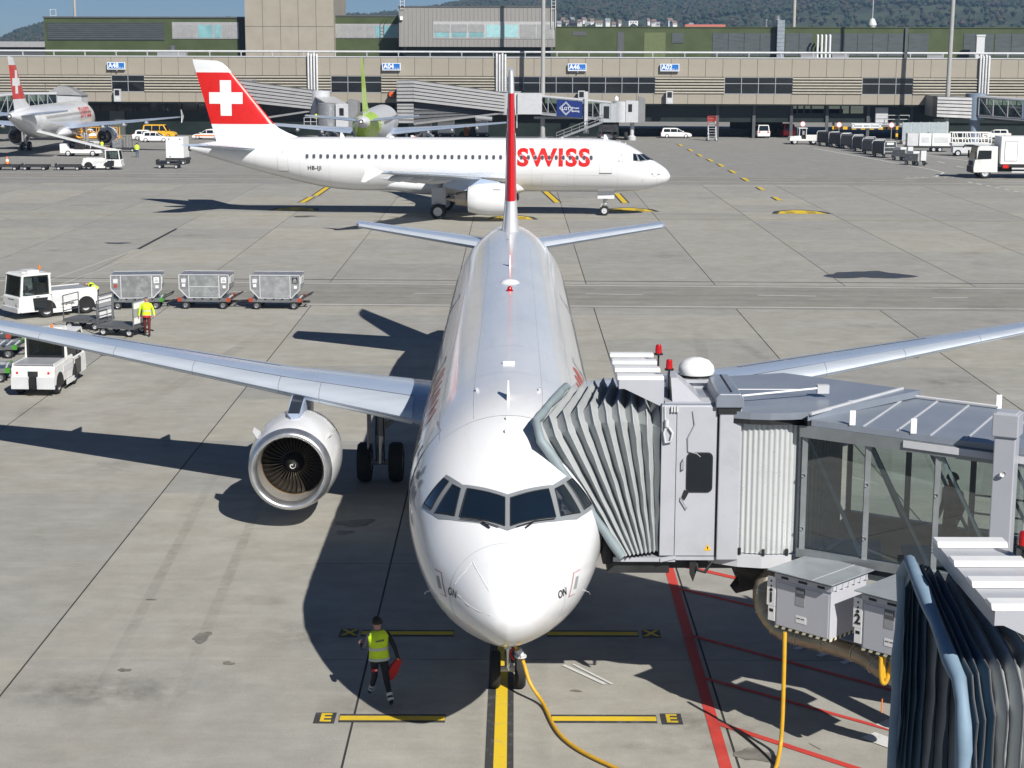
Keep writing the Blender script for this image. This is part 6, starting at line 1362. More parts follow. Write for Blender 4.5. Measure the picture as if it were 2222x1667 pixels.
    se = MB().bx(.6, 1.0, -.5, .5, 1.05, 1.2).bx(.55, .65, -.5, .5, 1.15, 1.6).tube([(1.55, .35, 1.1), (1.4, .35, 1.4)], .02, 6).lathe([(1.4, .16), (1.42, .17)], 14, (1.38, .35, 0), 'z'); se.go('seat', BLACK, t)
    if driver:
        d = MB().loft([[(.62+x*.1, y*w, 1.2+zz) for x, y in ((-1, -1), (1, -1), (1, 1), (-1, 1))] for zz, w in ((0, .2), (.3, .24), (.48, .16), (.52, .06))], 0).lathe([(1.72, .05), (1.78, .09), (1.88, .1), (1.96, .06), (1.98, .005)], 12, (.64, 0, 0), 'z', 1); d.v = [(x, y+.05, z) for x, y, z in d.v]
        dr_ = d.go('person', [HIVIS, HAIR], None, 50); dr_.location = (loc[0]-.55*math.cos(rz), loc[1]-.55*math.sin(rz), loc[2]+.06); dr_.rotation_euler = (0, 0, rz); tag(dr_, 'person in yellow jacket driving the white tractor under the wing', 'person')
    for xc in (.62, -1.42):
        for s in (-1, 1): wheel(t, (xc, s*(W-.16), .40), .40, .28, 1, 22)
    bp = MB().bx(2.0, 2.12, -W+.02, W-.02, .34, .58).bx(-2.14, -2.03, -W, -.16, .3, .78).bx(-2.14, -2.03, .16, W, .3, .78); bp.go('bumper', OFFW, t, bev=.015)
    MB().bx(-2.2, -2.02, -.12, .12, .3, .74).cyl((-2.3, 0, .42), (-2.05, 0, .42), .06, n=10).go('tow_hitch', BLACK, t)
    for s in (-1, 1):
        MB().cyl((-2.06, s*.62, .92), (-2.04, s*.62, .92), .05, n=12).go('tail_lamp', RED, t); MB().cyl((2.06, s*.62, .72), (2.075, s*.62, .72), .08, n=12).go('headlight', SILV, t)
    MB().bx(-2.062, -2.045, -.2, .2, .72, .98).go('rear_recess', DARKM, t)
    MB().lathe([(z1+.2, .07), (z1+.24, .07), (z1+.25, .055), (z1+.36, .05), (z1+.38, .005)], 12, (.5, 0, 0), 'z').go('beacon', ORNG, cb, 50); MB().bx(1.95, 2.03, -.3, .3, .62, .95).go('front_grille', DGREY, body)
    for s in (-1, 1): MB().beam((.36, s*(W+.004), .5), (.36, s*(W+.004), 1.1), .018).beam((1.0, s*(W+.012), 1.06), (1.16, s*(W+.02), 1.06), .03).go('door_seam', DGREY, body); MB().beam((1.75, s*W, 1.6), (1.72, s*(W+.2), 1.62), .03).box((1.72, s*(W+.22), 1.5), (.05, .14, .26)).go('wing_mirror', BLACK, cb)
    if lettering:
        for s in (-1, 1): sign_text(lettering, .17, DGREY, t, (-.45, s*(W+.02), .62), (R(90), 0, 0 if s < 0 else R(180)), .004)
    return t
glass_dark = glass_mat('tractor_dark_glass', (.35, .4, .4), 1.5)
glass_tug = glass_mat('tractor_glass', (.74, .8, .8), 1.5)
# wheels are lathed about X: turn them for vehicles whose axle runs along Y
def wheel_y(par, c, r, w, seg=18, rim=None):
    o = wheel_saved(par, (0, 0, 0), r, w, 1, seg, rim); o.location = c; o.rotation_euler = (0, 0, R(90)); return o
def place_mid(a, b): return ((a.x+b.x)/2, (a.y+b.y)/2)
f, r_ = at_z(103, 689), at_z(183, 680.5); hd_ = face_dir(r_, f); nrm = Vector((-math.sin(hd_), math.cos(hd_), 0))*-.72
wheel_saved = wheel
def wheel(par, c, r, w, detail=1, seg=None, rim=None):
    # vehicle builders: axle along Y
    return wheel_y(par, c, r, w, seg or 18, rim)
c = (f+r_)/2+nrm+Vector((math.cos(hd_), math.sin(hd_), 0))*.4
t1 = tractor('large white tow tractor with its cab facing left, ahead of the container dollies', (c.x, c.y, 0), hd_, 'white tow tractors', lettering='cargologic')
f, r_ = at_z(156.8, 836), at_z(130, 852.7); hd_ = face_dir(r_, f); nrm = Vector((-math.sin(hd_), math.cos(hd_), 0))*.72; c = (f+r_)/2+nrm+Vector((math.cos(hd_), math.sin(hd_), 0))*.4
t2 = tractor('white tow tractor seen from behind under the left wing', (c.x, c.y, 0), hd_, 'white tow tractors', True, rear_black=True, cx=-.35); t2.scale = (.95, .94, .96)
f, r_ = at_z(240, 369), at_z(203, 369); c = (f+r_)/2
t3 = tractor('small white tow tractor pulling empty dollies at the far left', (c.x, c.y+.7, 0), face_dir(r_, f), 'white tow tractors')
# ---- container dollies
def dolly(label, loc, rz, accent, group):
    """roller-bed dolly, local X along its length, drawbar at -X"""
    t = thing('container_dolly', label, 'dolly', loc, rz, group)
    b = MB().bx(-1.28, 1.28, -.82, .82, .40, .47).bx(-1.28, 1.28, -.84, -.76, .38, .56).bx(-1.28, 1.28, .76, .84, .38, .56).bx(-.9, .9, -.3, .3, .28, .4); fr = b.go('bed_frame', STEEL, t)
    for i in range(8): MB().tube([(-1.12+i*.32, -.72, .50), (-1.12+i*.32, .72, .50)], .035, 7).go('bed_roller', OFFW, t, 60)
    for s in (-1, 1):
        for i in range(5): MB().prism([(-1.0+i*.42, .56), (-.82+i*.42, .56), (-.91+i*.42, .46)], 'y', s*.845, s*.85).go('frame_cutout', BLACK, fr)
        for x in (-1.2, 1.2): MB().bx(x-.10, x+.10, s*.76, s*.855, .38, .575).go('corner_bumper', accent, t)
    for x in (-.92, .92):
        for y in (-.72, .72): wheel(t, (x, y, .2), .2, .14, rim=STEEL)
    MB().beam((-1.2, -.3, .38), (-2.1, 0, .25), .06).beam((-1.2, .3, .38), (-2.1, 0, .25), .06).beam((-2.1, 0, .25), (-2.3, 0, .25), .1, .05).go('drawbar', DARKM, t)
    MB().beam((1.25, -.5, .5), (1.7, -.45, .72), .05).beam((1.25, .5, .5), (1.7, .45, .72), .05).beam((1.7, -.47, .72), (1.7, .47, .72), .05).bx(1.25, 1.6, -.08, .08, .25, .35).go('tow_rail', DARKM, t)
    return t
GRN = M('dolly_green', (.05, .26, .02), .5, dirt=(.05, .05, .05), ds=6, damt=.5); ORR = M('dolly_red', (.38, .055, .025), .5, dirt=(.05, .05, .05), ds=6, damt=.5)
def container(label, loc, rz, style, group):
    t = thing('air_cargo_container', label, 'cargo container', loc, rz, group)
    Pf = [(-.80, 0), (.80, 0), (1.22, .45), (1.22, 1.14), (-1.22, 1.14), (-1.22, .45)]; D = .76
    MB().prism(Pf, 'y', -D, D).go('shell', ALU, t, bev=.012)
    door = MB().bx(-.72, .72, -D-.015, -D, .06, 1.07).bx(-.72, .72, D, D+.015, .06, 1.07).go('canvas_door', M('container_canvas_%d' % style, ((.2, .21, .21), (.23, .25, .25), (.26, .27, .28))[style], .4, var=.2, vs=3, bump=.6, bs=5, dirt=(.4, .41, .42), ds=3, damt=.5), t)
    e = MB()
    for a, b in zip(Pf, Pf[1:]+Pf[:1]): e.beam((a[0], -D-.01, a[1]), (b[0], -D-.01, b[1]), .035)
    for x in (-.74, .74): e.beam((x, -D-.01, .03), (x, -D-.01, 1.1), .035)
    for y in (-D, D): e.beam((-1.22, y, 1.14), (1.22, y, 1.14), .03)
    if style == 1: e.beam((-.72, -D-.02, .55), (.72, -D-.02, .55), .03)
    if style: 
        for x0, x1 in ((-.5, -.25), (-.05, .15), (.25, .5)): e.beam((x0, -D-.022, .2), (x1, -D-.022, .32), .04, .01)
    e.go('edge_profile', OFFW, t)
    for x, z, w, h, m in ((-1.0, .85, .22, .2, OFFW), (-1.0, .62, .16, .15, ORR if style == 0 else CLEANW), (.98, .88, .26, .28, CLEANW if style != 2 else BLACK), (1.0, .55, .14, .14, CLEANW)): MB().box((x, -D-.012, z), (w, .012, h)).go('container_label', m, t)
    MB().box((1.228, 0, .85), (.012, 1.1, .34)).go('container_label', CLEANW, t)
    for i in range(3): MB().box((1.236, .1, .76+i*.09), (.006, .7-.15*i, .035)).go('label_lettering', DGREY, t)
    for i in range(3): MB().box((.98, -D-.02, .81+i*.07), (.2-.04*i, .006, .025)).go('label_lettering', DGREY if style != 2 else OFFW, t)
    return t
for i, (u0, v0, u1, v1, acc, lab) in enumerate(((254, 672, 334.6, 671, GRN, 'first behind the tractor, on the green-cornered dolly'), (404.8, 670.5, 485.3, 671, ORR, 'middle of three, with a ribbed cross strap'), (560, 671.6, 637.5, 672, ORR, 'rightmost of the three containers'))):
    a, b = at_z(u0, v0), at_z(u1, v1); c = (a+b)/2; hd_ = face_dir(a, b)
    dolly(('green-cornered dolly carrying the left container', 'red-cornered dolly carrying the middle container', 'red-cornered dolly carrying the rightmost container')[i], (c.x, c.y+.72, 0), hd_, acc, 'container dollies with silver containers')
    container('silver cargo container, '+lab, (c.x, c.y+.72, .56), hd_, i, 'silver cargo containers')
for u, v, rz, acc, lab in ((25, 775, 5, GRN, 'green-cornered empty roller dolly left of the tractor under the wing'), (12, 750, 5, ORR, 'empty roller dolly half hidden under the left wing'), (2, 828, 12, GRN, 'empty roller dolly cut off by the left edge of the picture')):
    p = at_z(u, v); dolly(lab, (p.x-1.0, p.y+.3, 0), R(rz), acc, 'empty roller dollies by the near tractor')
BLKD = M('dolly_black_steel', (.05, .052, .055), .5, .4, var=.3)
for i, (u, v, lab) in enumerate(((148, 370, 'black empty dolly next to the small far tractor'), (75, 370, 'black empty dolly in the middle of the far row'), (12, 370, 'leftmost black empty dolly of the far row'))):
    p = at_z(u, v); t = thing('flat_dolly', lab, 'dolly', (p.x, p.y+.6, 0), R(-2), 'empty black dollies in a far row')
    MB().bx(-1.4, 1.4, -.7, .7, .42, .52).bx(-1.4, 1.4, -.75, -.68, .36, .58).bx(-1.4, 1.4, .68, .75, .36, .58).go('bed', BLKD, t)
    for x in (-1.0, 1.0):
        for y in (-.6, .6): wheel(t, (x, y, .24), .24, .16)
    MB().beam((1.4, 0, .4), (2.3, 0, .28), .07).bx(-1.5, -1.4, -.3, .3, .3, .7).go('drawbar', BLKD, t)
p = at_z(365, 366); t = thing('flat_dolly', 'black dolly stack standing in front of the white box container', 'dolly', (p.x, p.y+.6, 0), R(-2))
MB().bx(-1.3, 1.3, -.7, .7, .4, .5).bx(-1.0, 1.6, -.5, .8, .72, .82).bx(-1.3, -1.2, -.7, .7, .5, .95).bx(1.1, 1.2, -.7, .7, .5, .9).go('bed', BLKD, t)
for x in (-.9, .9):
    for y in (-.6, .6): wheel(t, (x, y, .22), .22, .16)
p = at_z(381, 358); t = thing('box_container', 'tall white box container on a dark dolly at the tail of the side-on airliner', 'container', (p.x, p.y+1.2, 0), R(-4))
MB().bx(-1.0, 1.0, -1.1, 1.4, .75, 3.05).go('box', CLEANW, t, bev=.03); MB().bx(-.7, -.55, -1.12, -1.1, 2.8, 2.9).bx(.55, .7, -1.12, -1.1, 2.8, 2.9).bx(-.6, -.45, -1.12, -1.1, .85, .95).go('box_lamp', BLACK, t); MB().bx(-1.1, 1.2, -1.0, 1.4, .45, .7).go('bed', BLKD, t)
for x in (-.8, .9):
    for y in (-.9, 1.2): wheel(t, (x, y, .24), .24, .16)
# ---- flat carts with rail ends
def flat_cart(label, loc, rz):
    t = thing('flat_cart', label, 'cart', loc, rz, 'flat carts with end rails'); H = .92
    MB().bx(-H, H, -.7, .7, .42, .50).go('platform', DGREY, t); MB().bx(-H-.02, H+.02, -.72, .72, .36, .42).go('bed_frame', STEEL, t)
    m = MB()
    for y in (-.66, .66): m.tube([(-H+.02, y, .45), (-H+.02, y, 1.55)], .028, 7)
    for z in (.85, 1.2, 1.55): m.tube([(-H+.02, -.66, z), (-H+.02, .66, z)], .024, 7)
    m.go('end_rail', STEEL, t, 60); m = MB()
    for y in (-.66, .66): m.tube([(H-.02, y, .45), (H-.02, y, 1.62)], .03, 7)
    m.tube([(H-.02, -.66, 1.62), (H-.02, .66, 1.62)], .026, 7).go('end_rail', STEEL, t, 60)
    MB().bx(H-.06, H-.03, -.62, .62, .55, 1.55).go('end_panel', MGREY, t)
    for z in (.72, 1.38):
        for x0, x1 in ((H-.075, H-.06), (H-.03, H-.015)): MB().bx(x0, x1, -.55, .55, z-.13, z+.13).go('placard', CLEANW, t)
        MB().bx(H-.082, H-.075, -.4, .4, z-.02, z+.02).go('placard_lettering', NAVYP, t)
    for x in (-.65, .65):
        for y in (-.56, .56): wheel(t, (x, y, .2), .2, .13)
    MB().beam((H, 0, .35), (H+.6, 0, .25), .06).go('drawbar', DARKM, t); return t
a = at_z(188, 716); flat_cart('flat cart with white placards behind the tow tractor, nearer the tractor', (a.x, a.y+.5, 0), R(-17)); a = at_z(262, 730); flat_cart('flat cart with white placards beside the person in the yellow jacket', (a.x, a.y+.5, 0), R(-17))
# ---- cars
def car(label, loc, rz, col=None, kind='estate', group=None, stripe=None):
    t = thing('parked_car' if kind != 'van' else 'parked_van', label, 'car' if kind != 'van' else 'van', loc, rz, group); m = col or CLEANW
    L, W, H = {'estate': (4.6, .9, 1.48), 'hatch': (4.1, .88, 1.46), 'van': (4.9, .95, 1.95), 'sedan': (4.6, .9, 1.42)}[kind]; h = L/2
    bz = .88 if kind != 'van' else 1.05
    lower = [(-h, .38), (-h+.02, bz-.08), (-h+.12, bz), (h*.35, bz), (h*.82, bz-.14), (h*.97, bz-.32), (h, .42), (h-.1, .24), (-h+.1, .24)]
    rear = -h+(.12 if kind in ('estate', 'van') else .38); fr = h*.5 if kind != 'van' else h*.55
    roof = [(rear, bz-.01), (rear+.16, H-.06), (rear+.4, H), (-h*.06 if kind != 'van' else h*.25, H), (h*.08 if kind != 'van' else h*.33, H-.05), (fr, bz-.01)]
    def body(poly, w0, w1):
        mm = MB(); zc = [p[1] for p in poly]; z0, z1 = min(zc), max(zc)
        ring = lambda s: [(x, s*(w0+(w1-w0)*((z-z0)/(z1-z0))), z) for x, z in poly]
        return mm.loft([ring(-1), ring(1)])
    b = body(lower, W-.02, W).go('body', m, t, bev=.05); g = body(roof, W-.06, W-.2).go('cabin', m, t, bev=.04)
    for s in (-1, 1):
        k = lambda z: s*(W-.06-.14*(z-bz)/(H-bz)+.012); zt = H-.13; n = 3
        xs_ = [rear+.26, rear+.26+(fr-rear-.5)*.36, rear+.26+(fr-rear-.5)*.72, fr-.14]
        for i in range(3):
            xa_, xb_ = xs_[i]+.03, xs_[i+1]-.03; top1 = xb_ if i < 2 else h*.1 if kind != 'van' else h*.3
            MB().add([(xa_, k(bz+.03), bz+.03), (xb_, k(bz+.03), bz+.03), (top1, k(zt), zt), (xa_+.05, k(zt), zt)], [(0, 1, 2, 3)]).go('side_window', DGLASS, g)
        if stripe: MB().bx(-h+.2, h*.8, s*(W), s*(W+.01), .5, .66).go('side_stripe', stripe, b)
        MB().box((fr-.1, s*(W+.02), bz+.08), (.12, .18, .12)).go('wing_mirror', m, t); MB().box((h*.9, s*.6, bz-.26), (.25, .34, .12)).go('headlight', SILV, t); MB().box((-h+.02, s*.66, bz-.12), (.1, .28, .2)).go('tail_lamp', RED, t)
        for x in (-h*.6, h*.62): wheel(t, (x, s*(W-.1), .32), .32, .2, rim=SILV)
    q = .03; f0, f1 = (fr-.04, bz+.03), (h*.10 if kind != 'van' else h*.34, H-.1)
    MB().add([(f0[0]+q, -W+.2, f0[1]), (f0[0]+q, W-.2, f0[1]), (f1[0]+q, W-.3, f1[1]), (f1[0]+q, -W+.3, f1[1])], [(0, 1, 2, 3)]).go('windscreen', DGLASS, g); MB().add([(rear-.01, -W+.2, bz+.05), (rear-.01, W-.2, bz+.05), (rear+.13, W-.3, H-.1), (rear+.13, -W+.3, H-.1)], [(0, 1, 2, 3)]).go('rear_window', DGLASS, g)
    MB().bx(h-.02, h+.015, -.5, .5, .32, .5).go('grille', BLACK, t)
    return t
def park(u, v, rz, *a, **k):
    p = at_z(u, v); return car(a[0], (p.x, p.y+.5, 0), R(rz), *a[1:], **k)
park(1468, 300, -4, 'white estate car parked alone before the terminal, right of the aircraft nose', None, 'estate')
park(1313, 303, 95, 'small white car seen from behind beside the bridge stairs', None, 'hatch')
park(336, 309, 2, 'white car in front of the yellow van at the far left', None, 'hatch', group='white cars by the yellow van'); park(318, 305, 4, 'white car half hidden between its neighbour and the yellow van', None, 'hatch', group='white cars by the yellow van')
park(345, 300, -3, 'yellow van parked behind the two white cars', YEL, 'van'); park(452, 303, 175, 'white car with orange stripe beside the red fin', None, 'estate', stripe=ORNG)
park(1706, 297, 95, 'red vehicle standing in the shade under the terminal', RED, 'van'); park(1652, 299, 92, 'small white utility vehicle in the shade under the terminal', None, 'van')
park(195, 302, 4, 'white car partly hidden behind the far-left aircraft wing', None, 'hatch')
park(2160, 302, 170, 'white pickup parked at the right edge behind the truck', None, 'sedan'); park(2205, 300, 172, 'grey car at the right edge under the bridge', M('car_grey', (.3, .31, .32), .3, coat=.4), 'hatch')
# ---- white truck
p = at_z(2140, 388); TRW = 1.2
tk = thing('catering_truck', 'white catering truck with a tall box body entering at the right edge', 'truck', (p.x, p.y+1.2, 0), R(178.5))
MB().prism([(-.95, .55), (1.15, .55), (1.2, .9), (1.08, 1.75), (.88, 2.75), (.7, 2.85), (-.9, 2.85)], 'y', -TRW, TRW).go('cab', WHITE2, tk, bev=.05)
for s in (-1, 1): MB().add([(-.35, s*(TRW+.01), 1.75), (.9, s*(TRW+.01), 1.7), (.78, s*(TRW+.01), 2.5), (-.35, s*(TRW+.01), 2.5)], [(0, 1, 2, 3)]).go('side_window', DGLASS, tk); MB().bx(1.0, 1.12, s*(TRW+.12), s*(TRW+.3), 1.7, 2.4).go('mirror', BLACK, tk)
MB().add([(1.1, -TRW+.12, 1.76), (1.1, TRW-.12, 1.76), (.9, TRW-.12, 2.68), (.9, -TRW+.12, 2.68)], [(0, 1, 2, 3)]).go('windscreen', DGLASS, tk); MB().bx(1.16, 1.24, -TRW+.05, TRW-.05, .5, 1.05).bx(1.1, 1.2, -.7, .7, 1.1, 1.5).go('grille', BLACK, tk)
MB().bx(.8, 1.5, -TRW, TRW, 2.82, 2.9).tube([(1.5, -TRW, 2.86), (1.65, -TRW, 2.6)], .05, 6).go('sun_visor', BLACK, tk)
MB().bx(-8.0, -1.15, -TRW-.05, TRW+.05, 1.3, 3.72).go('box_body', CLEANW, tk, bev=.03); MB().bx(-2.6, -1.5, TRW+.05, TRW+.07, 1.6, 3.3).go('side_door', CLEANW, tk, bev=.01)
for a, b in (((-2.6, 1.6), (-1.5, 1.6)), ((-1.5, 1.6), (-1.5, 3.3)), ((-1.5, 3.3), (-2.6, 3.3)), ((-2.6, 3.3), (-2.6, 1.6))): MB().beam((a[0], TRW+.075, a[1]), (b[0], TRW+.075, b[1]), .03).go('door_seal', MGREY, tk)
MB().bx(-8, 1.0, -.5, .5, .6, 1.0).bx(-8, -1.0, -TRW, TRW, 1.05, 1.28).go('chassis', BLACK, tk)
for z in (.55, .85): MB().bx(-6.5, -2.2, TRW-.02, TRW+.04, z, z+.14).go('side_guard', OFFW, tk)
MB().bx(-1.9, -1.4, TRW-.05, TRW+.05, .95, 1.25).go('red_marker', RED, tk)
sign_text('catering', .55, M('faded_print_grey', (.6, .68, .62), .5), tk, (-4.6, TRW+.06, 2.9), (R(90), 0, R(180)))
for x in (.1, -5.6):
    for s in (-1, 1): wheel(tk, (x, s*(TRW-.18), .52), .52, .32, rim=LGREY)
tk.scale = (1.14, 1.14, 1.14)
# white lattice frame of a lift standing behind
p = at_z(2110, 340); lt = thing('lift_platform', 'white lattice lift platform between the trailers and the truck', 'lift', (p.x, p.y+2, 0), R(178)); m = MB()
for z in (1.6, 2.2, 2.9): m.beam((-2.4, 0, z), (2.4, 0, z), .1); m.beam((-2.4, 1.6, z), (2.4, 1.6, z), .1)
for i in range(7):
    for y in (0, 1.6): m.beam((-2.4+i*.8, y, 1.6), (-2.4+i*.8+(.3 if i % 2 else 0), y, 2.9), .1)
m.go('lattice', CLEANW, lt); MB().bx(-2.4, 2.4, 0, 1.6, 1.3, 1.6).bx(-2.2, 2.2, .2, 1.4, .4, 1.3).go('base', OFFW, lt)
for x in (-1.6, 1.6):
    for y in (.15, 1.45): wheel(lt, (x, y, .4), .4, .25)
# ---- ground power trailers
p = at_z(2005, 330); gp = thing('power_trailer', 'white ground power trailer with three cabinets before the grey hoarding', 'trailer', (p.x+.5, p.y+.9, 0), R(176))
for x0, x1, m in ((-2.9, -.55, CLEANW), (-.45, 1.1, CLEANW), (1.2, 2.6, OFFW)): MB().bx(x0, x1, -.85, .85, .75, 2.35).go('cabinet', m, gp, bev=.04); MB().bx(x0+.3, x1-.3, .85, .87, 1.2, 1.9).go('cabinet_door', OFFW, gp)
MB().bx(-3, 2.8, -.8, .8, .5, .74).beam((2.8, 0, .6), (3.9, 0, .4), .12).go('chassis', DARKM, gp)
for x in (-1.6, -.8, 2.2):
    for y in (-.75, .75): wheel(gp, (x, y, .33), .33, .22)
p = at_z(1995, 316); person('person', 'person in yellow vest behind the white power trailer', (p.x+1.5, p.y+1.5, .0), R(0), None, 1.8)
# ---- row of covered baggage carts
def baggage_cart(label, loc, rz, m):
    t = thing('baggage_cart', label, 'baggage cart', loc, rz, 'dark covered baggage carts in a row')
    MB().bx(-1.3, 1.3, -.75, .75, .45, .6).go('bed', BLKD, t); MB().prism([(-.75, .6), (-.75, 1.75), (-.62, 1.95), (.62, 1.95), (.75, 1.75), (.75, .6)], 'x', -1.25, 1.25).go('cover', m, t, bev=.03)
    e = MB()
    for s in (-1.27, 1.27):
        q = [(s, -.77, .5), (s, -.77, 1.77), (s, -.63, 1.98), (s, .63, 1.98), (s, .77, 1.77), (s, .77, .5)]; e.tube(q, .04, 6)
        for z in (.75, 1.25): e.tube([(s, -.77, z), (s, .77, z)], .035, 6)
    e.go('end_frame', OFFW, t); MB().bx(-1.275, -1.265, -.45, .45, 1.6, 1.85).bx(1.265, 1.275, -.45, .45, 1.6, 1.85).go('end_plate', CLEANW, t)
    for x in (-.95, .95):
        for y in (-.6, .6): wheel(t, (x, y, .24), .24, .16)
    return t
CV1 = M('cover_dark_grey', (.05, .054, .06), .5, var=.2); CV2 = M('cover_mid_grey', (.11, .115, .12), .5, var=.2)
pts = [(1800, 318), (1826, 321), (1852, 325), (1878, 331), (1900, 337), (1922, 343)]
labs = ('farthest covered baggage cart, next to the white tractor', 'second covered baggage cart from the white tractor', 'third covered baggage cart from the white tractor, paler cover', 'fourth covered baggage cart from the white tractor', 'fifth covered cart, last but one of the row', 'nearest covered baggage cart at the front end of the row')
for (u, v), lab, i in zip(pts, labs, range(6)):
    p = at_z(u, v); baggage_cart(lab, (p.x, p.y+1.2, 0), R(-62-2*i), CV2 if i in (2, 4) else CV1).scale = (1.15, 1.05, 1.0)
for (u, v), lab in (((1962, 350), 'small grey wheeled unit, rear of the pair on the road'), ((1990, 360), 'small grey wheeled unit, front of the pair on the road')):
    p = at_z(u, v); t = thing('air_start_cart', lab, 'cart', (p.x, p.y+.8, 0), R(-60), 'small wheeled ground units on the road')
    MB().bx(-1.2, 1.0, -.6, .6, .5, 1.35).go('body', M('unit_grey', (.35, .34, .32), .5, var=.3) if 'rear' in lab else bpy.data.materials['unit_grey'], t, bev=.04); MB().bx(-.9, .1, -.5, .5, 1.35, 1.6).bx(1.0, 1.25, -.4, .4, .6, 1.7).go('hood', OFFW, t); MB().tube([(1.0, 0, .5), (1.9, 0, .3)], .06, 6).go('drawbar', DARKM, t)
    for x in (-.9, .8):
        for y in (-.55, .55): wheel(t, (x, y, .26), .26, .18)
# ---- white airport tractor on the right (open back)
f, r_ = at_z(1728, 314), at_z(1762, 314); c = (f+r_)/2; t = thing('tow_tractor', 'white tow tractor with low bonnet at the head of the covered carts', 'tow tractor', (c.x, c.y+.8, 0), R(181), 'white tow tractors')
MB().prism([(-2.2, .5), (-2.2, 1.3), (-.2, 1.3), (-.2, .75), (.4, .75), (.5, 1.2), (1.9, 1.1), (2.05, .95), (2.05, .5)], 'y', -.85, .85).go('body', WHITE2, t, bev=.04)
cb = MB()
for x in (-.2, .75):
    for y in (-.78, .78): cb.beam((x, y, 1.1), (x-.05, y*.95, 2.2), .09)
cb.bx(-.4, .85, -.85, .85, 2.2, 2.3); cb.go('cab_frame', WHITE2, t); MB().bx(-.2, .0, -.75, .75, 1.2, 2.2).go('cab_window', DGLASS, t); MB().bx(-.1, .5, -.6, .6, .8, 1.3).go('seat', BLACK, t); MB().bx(-3.1, -2.2, -.8, .8, .6, 1.5).go('rear_box', OFFW, t)
for x in (-1.3, 1.3):
    for y in (-.7, .7): wheel(t, (x, y, .42), .42, .28)
# ---- mobile steps
p = at_z(1547, 307); t = thing('mobile_steps', 'grey mobile steps with a red top rail standing before the terminal', 'steps', (p.x, p.y+.6, 0), 0); m = MB()
for i in range(7): m.bx(-.5, .5, -.1+i*.22, .14+i*.22, .3+i*.36, .36+i*.36)
for x in (-.55, .55): m.beam((x, -.2, .1), (x, 1.45, 2.75), .1, .16); m.beam((x, 1.45, .2), (x, 1.45, 2.7), .08)
m.go('stair', M('steps_aluminium', (.45, .46, .47), .45, .3), t); m = MB()
for x in (-.58, .58): m.tube([(x, .9, 2.1), (x, 1.0, 3.5), (x, 1.7, 3.5), (x, 1.7, 2.7)], .05, 7)
m.tube([(-.58, 1.0, 3.5), (.58, 1.0, 3.5)], .05, 7).bx(-.45, .45, 1.6, 1.7, 2.7, 3.3); m.go('top_rail', M('rail_dull_red', (.4, .06, .05), .5), t)
for x in (-.6, .6): wheel(t, (x, .0, .22), .22, .12); wheel(t, (x, 1.5, .22), .22, .12)
# ---- belt loader and high loader beside the far-left airliner
p = at_z(172, 340); t = thing('belt_loader', 'white belt loader raised to the hold of the far-left airliner', 'belt loader', (p.x, p.y+.8, 0), R(-3))
MB().prism([(-2.3, .4), (-2.3, 1.5), (-1.8, 1.5), (-1.5, .85), (2.6, .8), (2.7, .4)], 'y', -.85, .85).go('body', CLEANW, t, bev=.04); MB().loft([[(x, -.45, z), (x, .45, z), (x, .45, z+.22), (x, -.45, z+.22)] for x, z in ((-5.6, 3.0), (3.6, .75))]).go('belt_boom', OFFW, t); MB().bx(-.5, .5, -.8, .2, .85, 1.5).go('seat_box', DARKM, t)
for x in (-1.3, 1.7):
    for y in (-.75, .75): wheel(t, (x, y, .38), .38, .24)
p = at_z(215, 322); t = thing('high_loader', 'orange scissor loader under the wing of the far-left airliner', 'loader', (p.x-1, p.y+3, 0), R(4)); m = MB()
m.bx(-4, 3.2, -1, 1, 1.2, 1.4); m.bx(-4.5, -1, -1, 1, 2.0, 2.2)
for x in (-4.2, -3, -1.8, .2, 1.4, 2.9):
    for y in (-1, 1): m.tube([(x, y, 1.3), (x, y, 2.6)], .06, 6)
for z in (2.0, 2.6): m.tube([(-4.2, -1, z), (2.9, -1, z)], .05, 6)
for a, b in (((-3.5, .5), (-.5, 2.0)), ((-.5, .5), (-3.5, 2.0)), ((0, .5), (2.4, 1.3))):
    for y in (-.8, .8): m.beam((a[0], y, a[1]), (b[0], y, b[1]), .14)
m.go('scissor_platform', M('loader_orange', (.72, .36, .04), .5, var=.15), t); MB().bx(-4.2, 3.0, -.9, .9, .5, .85).bx(.4, 1.3, -.9, .0, .85, 2.2).go('chassis', OFFW, t)
for x in (-3, -.5, 2.2):
    for y in (-.8, .8): wheel(t, (x, y, .38), .38, .25)
p = at_z(270, 330); t = thing('baggage_dolly', 'silver container and rail cart beside the far-left engine', 'dolly', (p.x, p.y+.6, 0), R(-5)); MB().bx(-1.6, 1.6, -.7, .7, .4, .5).go('bed', BLKD, t); MB().bx(-1.5, -.3, -.6, .6, .5, 1.5).go('container', ALU, t, bev=.05); m = MB()
for x in (-.1, .7, 1.5): m.tube([(x, -.65, .5), (x, -.65, 1.9), (x, .65, 1.9), (x, .65, .5)], .05, 6)
m.go('end_rail', STEEL, t)
for x in (-1.1, 1.1):
    for y in (-.6, .6): wheel(t, (x, y, .22), .22, .15)
